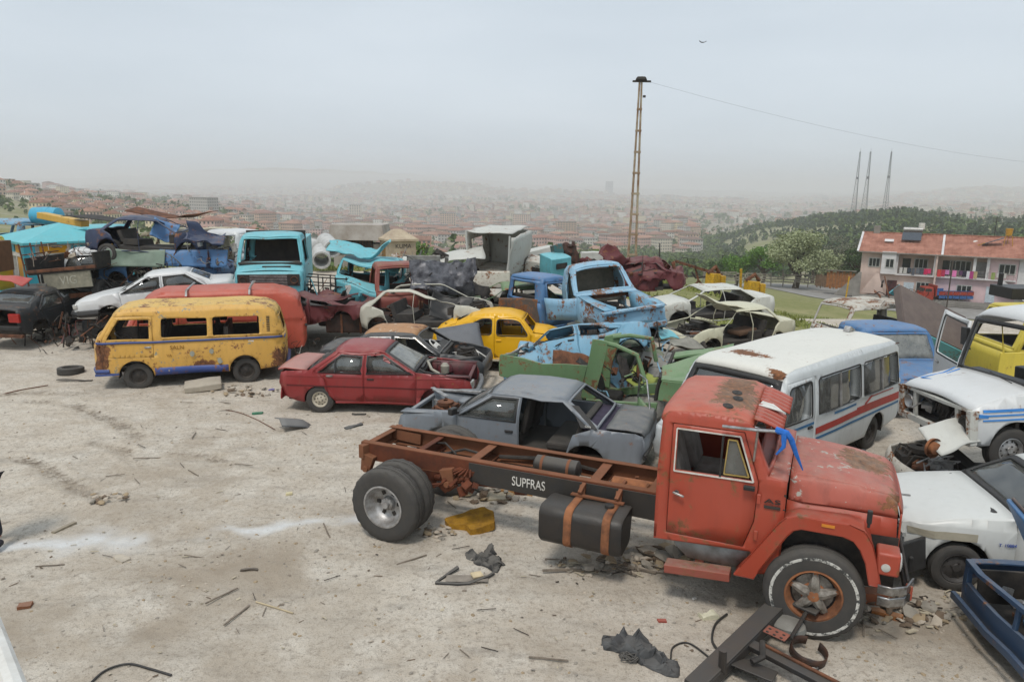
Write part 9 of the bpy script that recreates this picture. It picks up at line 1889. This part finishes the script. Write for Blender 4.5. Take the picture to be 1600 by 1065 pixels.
def sticks(label,grp,px,py,n,rx,ry,sd,sc=.8):
 g=G(px,py);r_=random.Random(sd)
 for k in range(n):
  x,y=g.x+r_.uniform(-rx,rx),g.y+r_.uniform(-ry,ry);o=bpy.data.objects.new('broken_stick',SK_[r_.randrange(6)]);COL.objects.link(o);o.location=(x,y,YZ(x,y)+.012+.03*r_.random()*sc);s_=sc*r_.uniform(.6,1.3);o.scale=(s_,s_,s_);o.rotation_euler=(r_.uniform(-.1,.1),r_.uniform(-.08,.08),r_.gauss(-.3,.7));tag(o,label,'stick',grp)
sticks('broken stick among the scatter beside the truck bumper','sticks beside the truck bumper',1420,955,55,1.0,.5,1);sticks('broken stick on the ground under the fuel tank','sticks under the fuel tank',950,885,30,.7,.25,2);sticks('small splinter of wood on the open yard','splinters on the open yard',500,880,70,3.6,2.0,3,.38);sticks('small splinter in the dust before the red sedan','splinters before the red sedan',470,690,60,4.0,2.5,4,.42)
def scatter(name,meshes_v,n,area,smin,smax,mats,sd,power=1.6):
 r_=np.random.RandomState(sd);Vs=[];Fs=[];b=0;(x0,x1,y0,y1)=area;M_=[]
 yy=y0*np.exp(r_.rand(n)*math.log(y1/y0));xx=r_.uniform(-1,1,n)*(yy*.75+1);xx=np.clip(xx,x0,x1);cl=fbm(xx/1.1+sd,yy/1.1,3);keep=r_.rand(n)<np.clip(.45+cl*2.2,.08,1);xx,yy=xx[keep],yy[keep];zz=yard_full(xx,yy)[0]
 for i in range(len(xx)):
  v,f=meshes_v[i%len(meshes_v)];s=smin+(smax-smin)*r_.rand()**power;a=r_.rand()*6.28;c,s_=math.cos(a)*s,math.sin(a)*s;Vs.append(np.stack([xx[i]+v[:,0]*c-v[:,1]*s_,yy[i]+v[:,0]*s_+v[:,1]*c,zz[i]+v[:,2]*s+.3*s*.4],1));Fs.append(f+b);b+=len(v);M_+=[r_.randint(len(mats))]*len(f)
 tag(np_mesh(name,np.concatenate(Vs),np.concatenate(Fs),mats,np.array(M_)),kind='stuff')
def ico(sd):
 bm=nb();bmesh.ops.create_icosphere(bm,subdivisions=1,radius=1)
 for v in bm.verts:v.co=Vector((v.co.x*1.2,v.co.y*.9,v.co.z*.55))*(1+.45*mnoise.noise(v.co*1.4+Vector((sd*3,0,0))))
 r=(np.array([tuple(v.co)for v in bm.verts]),np.array([[v.index for v in f.verts]for f in bm.faces]));bm.free();return r
bmv=ico(0)
scatter('gravel',[ico(i)for i in range(6)],15000,(-15,10,4.2,24),.004,.026,[ST[0],ST[2],ST[3]],3,3.5)
fl=np.array([[-1,-.5,0],[1,-.4,.1],[.8,.5,.3],[-.7,.6,.15]]);ff=np.array([[0,1,2,3]])
scatter('debris',[(fl,ff),(fl*[1.8,.35,1],ff),(fl*[.7,.9,2],ff)],3600,(-15,10,4.2,24),.008,.036,WD[:1]+WD[2:]+[ST[0],ST[2],ST[1]],5,2.4)
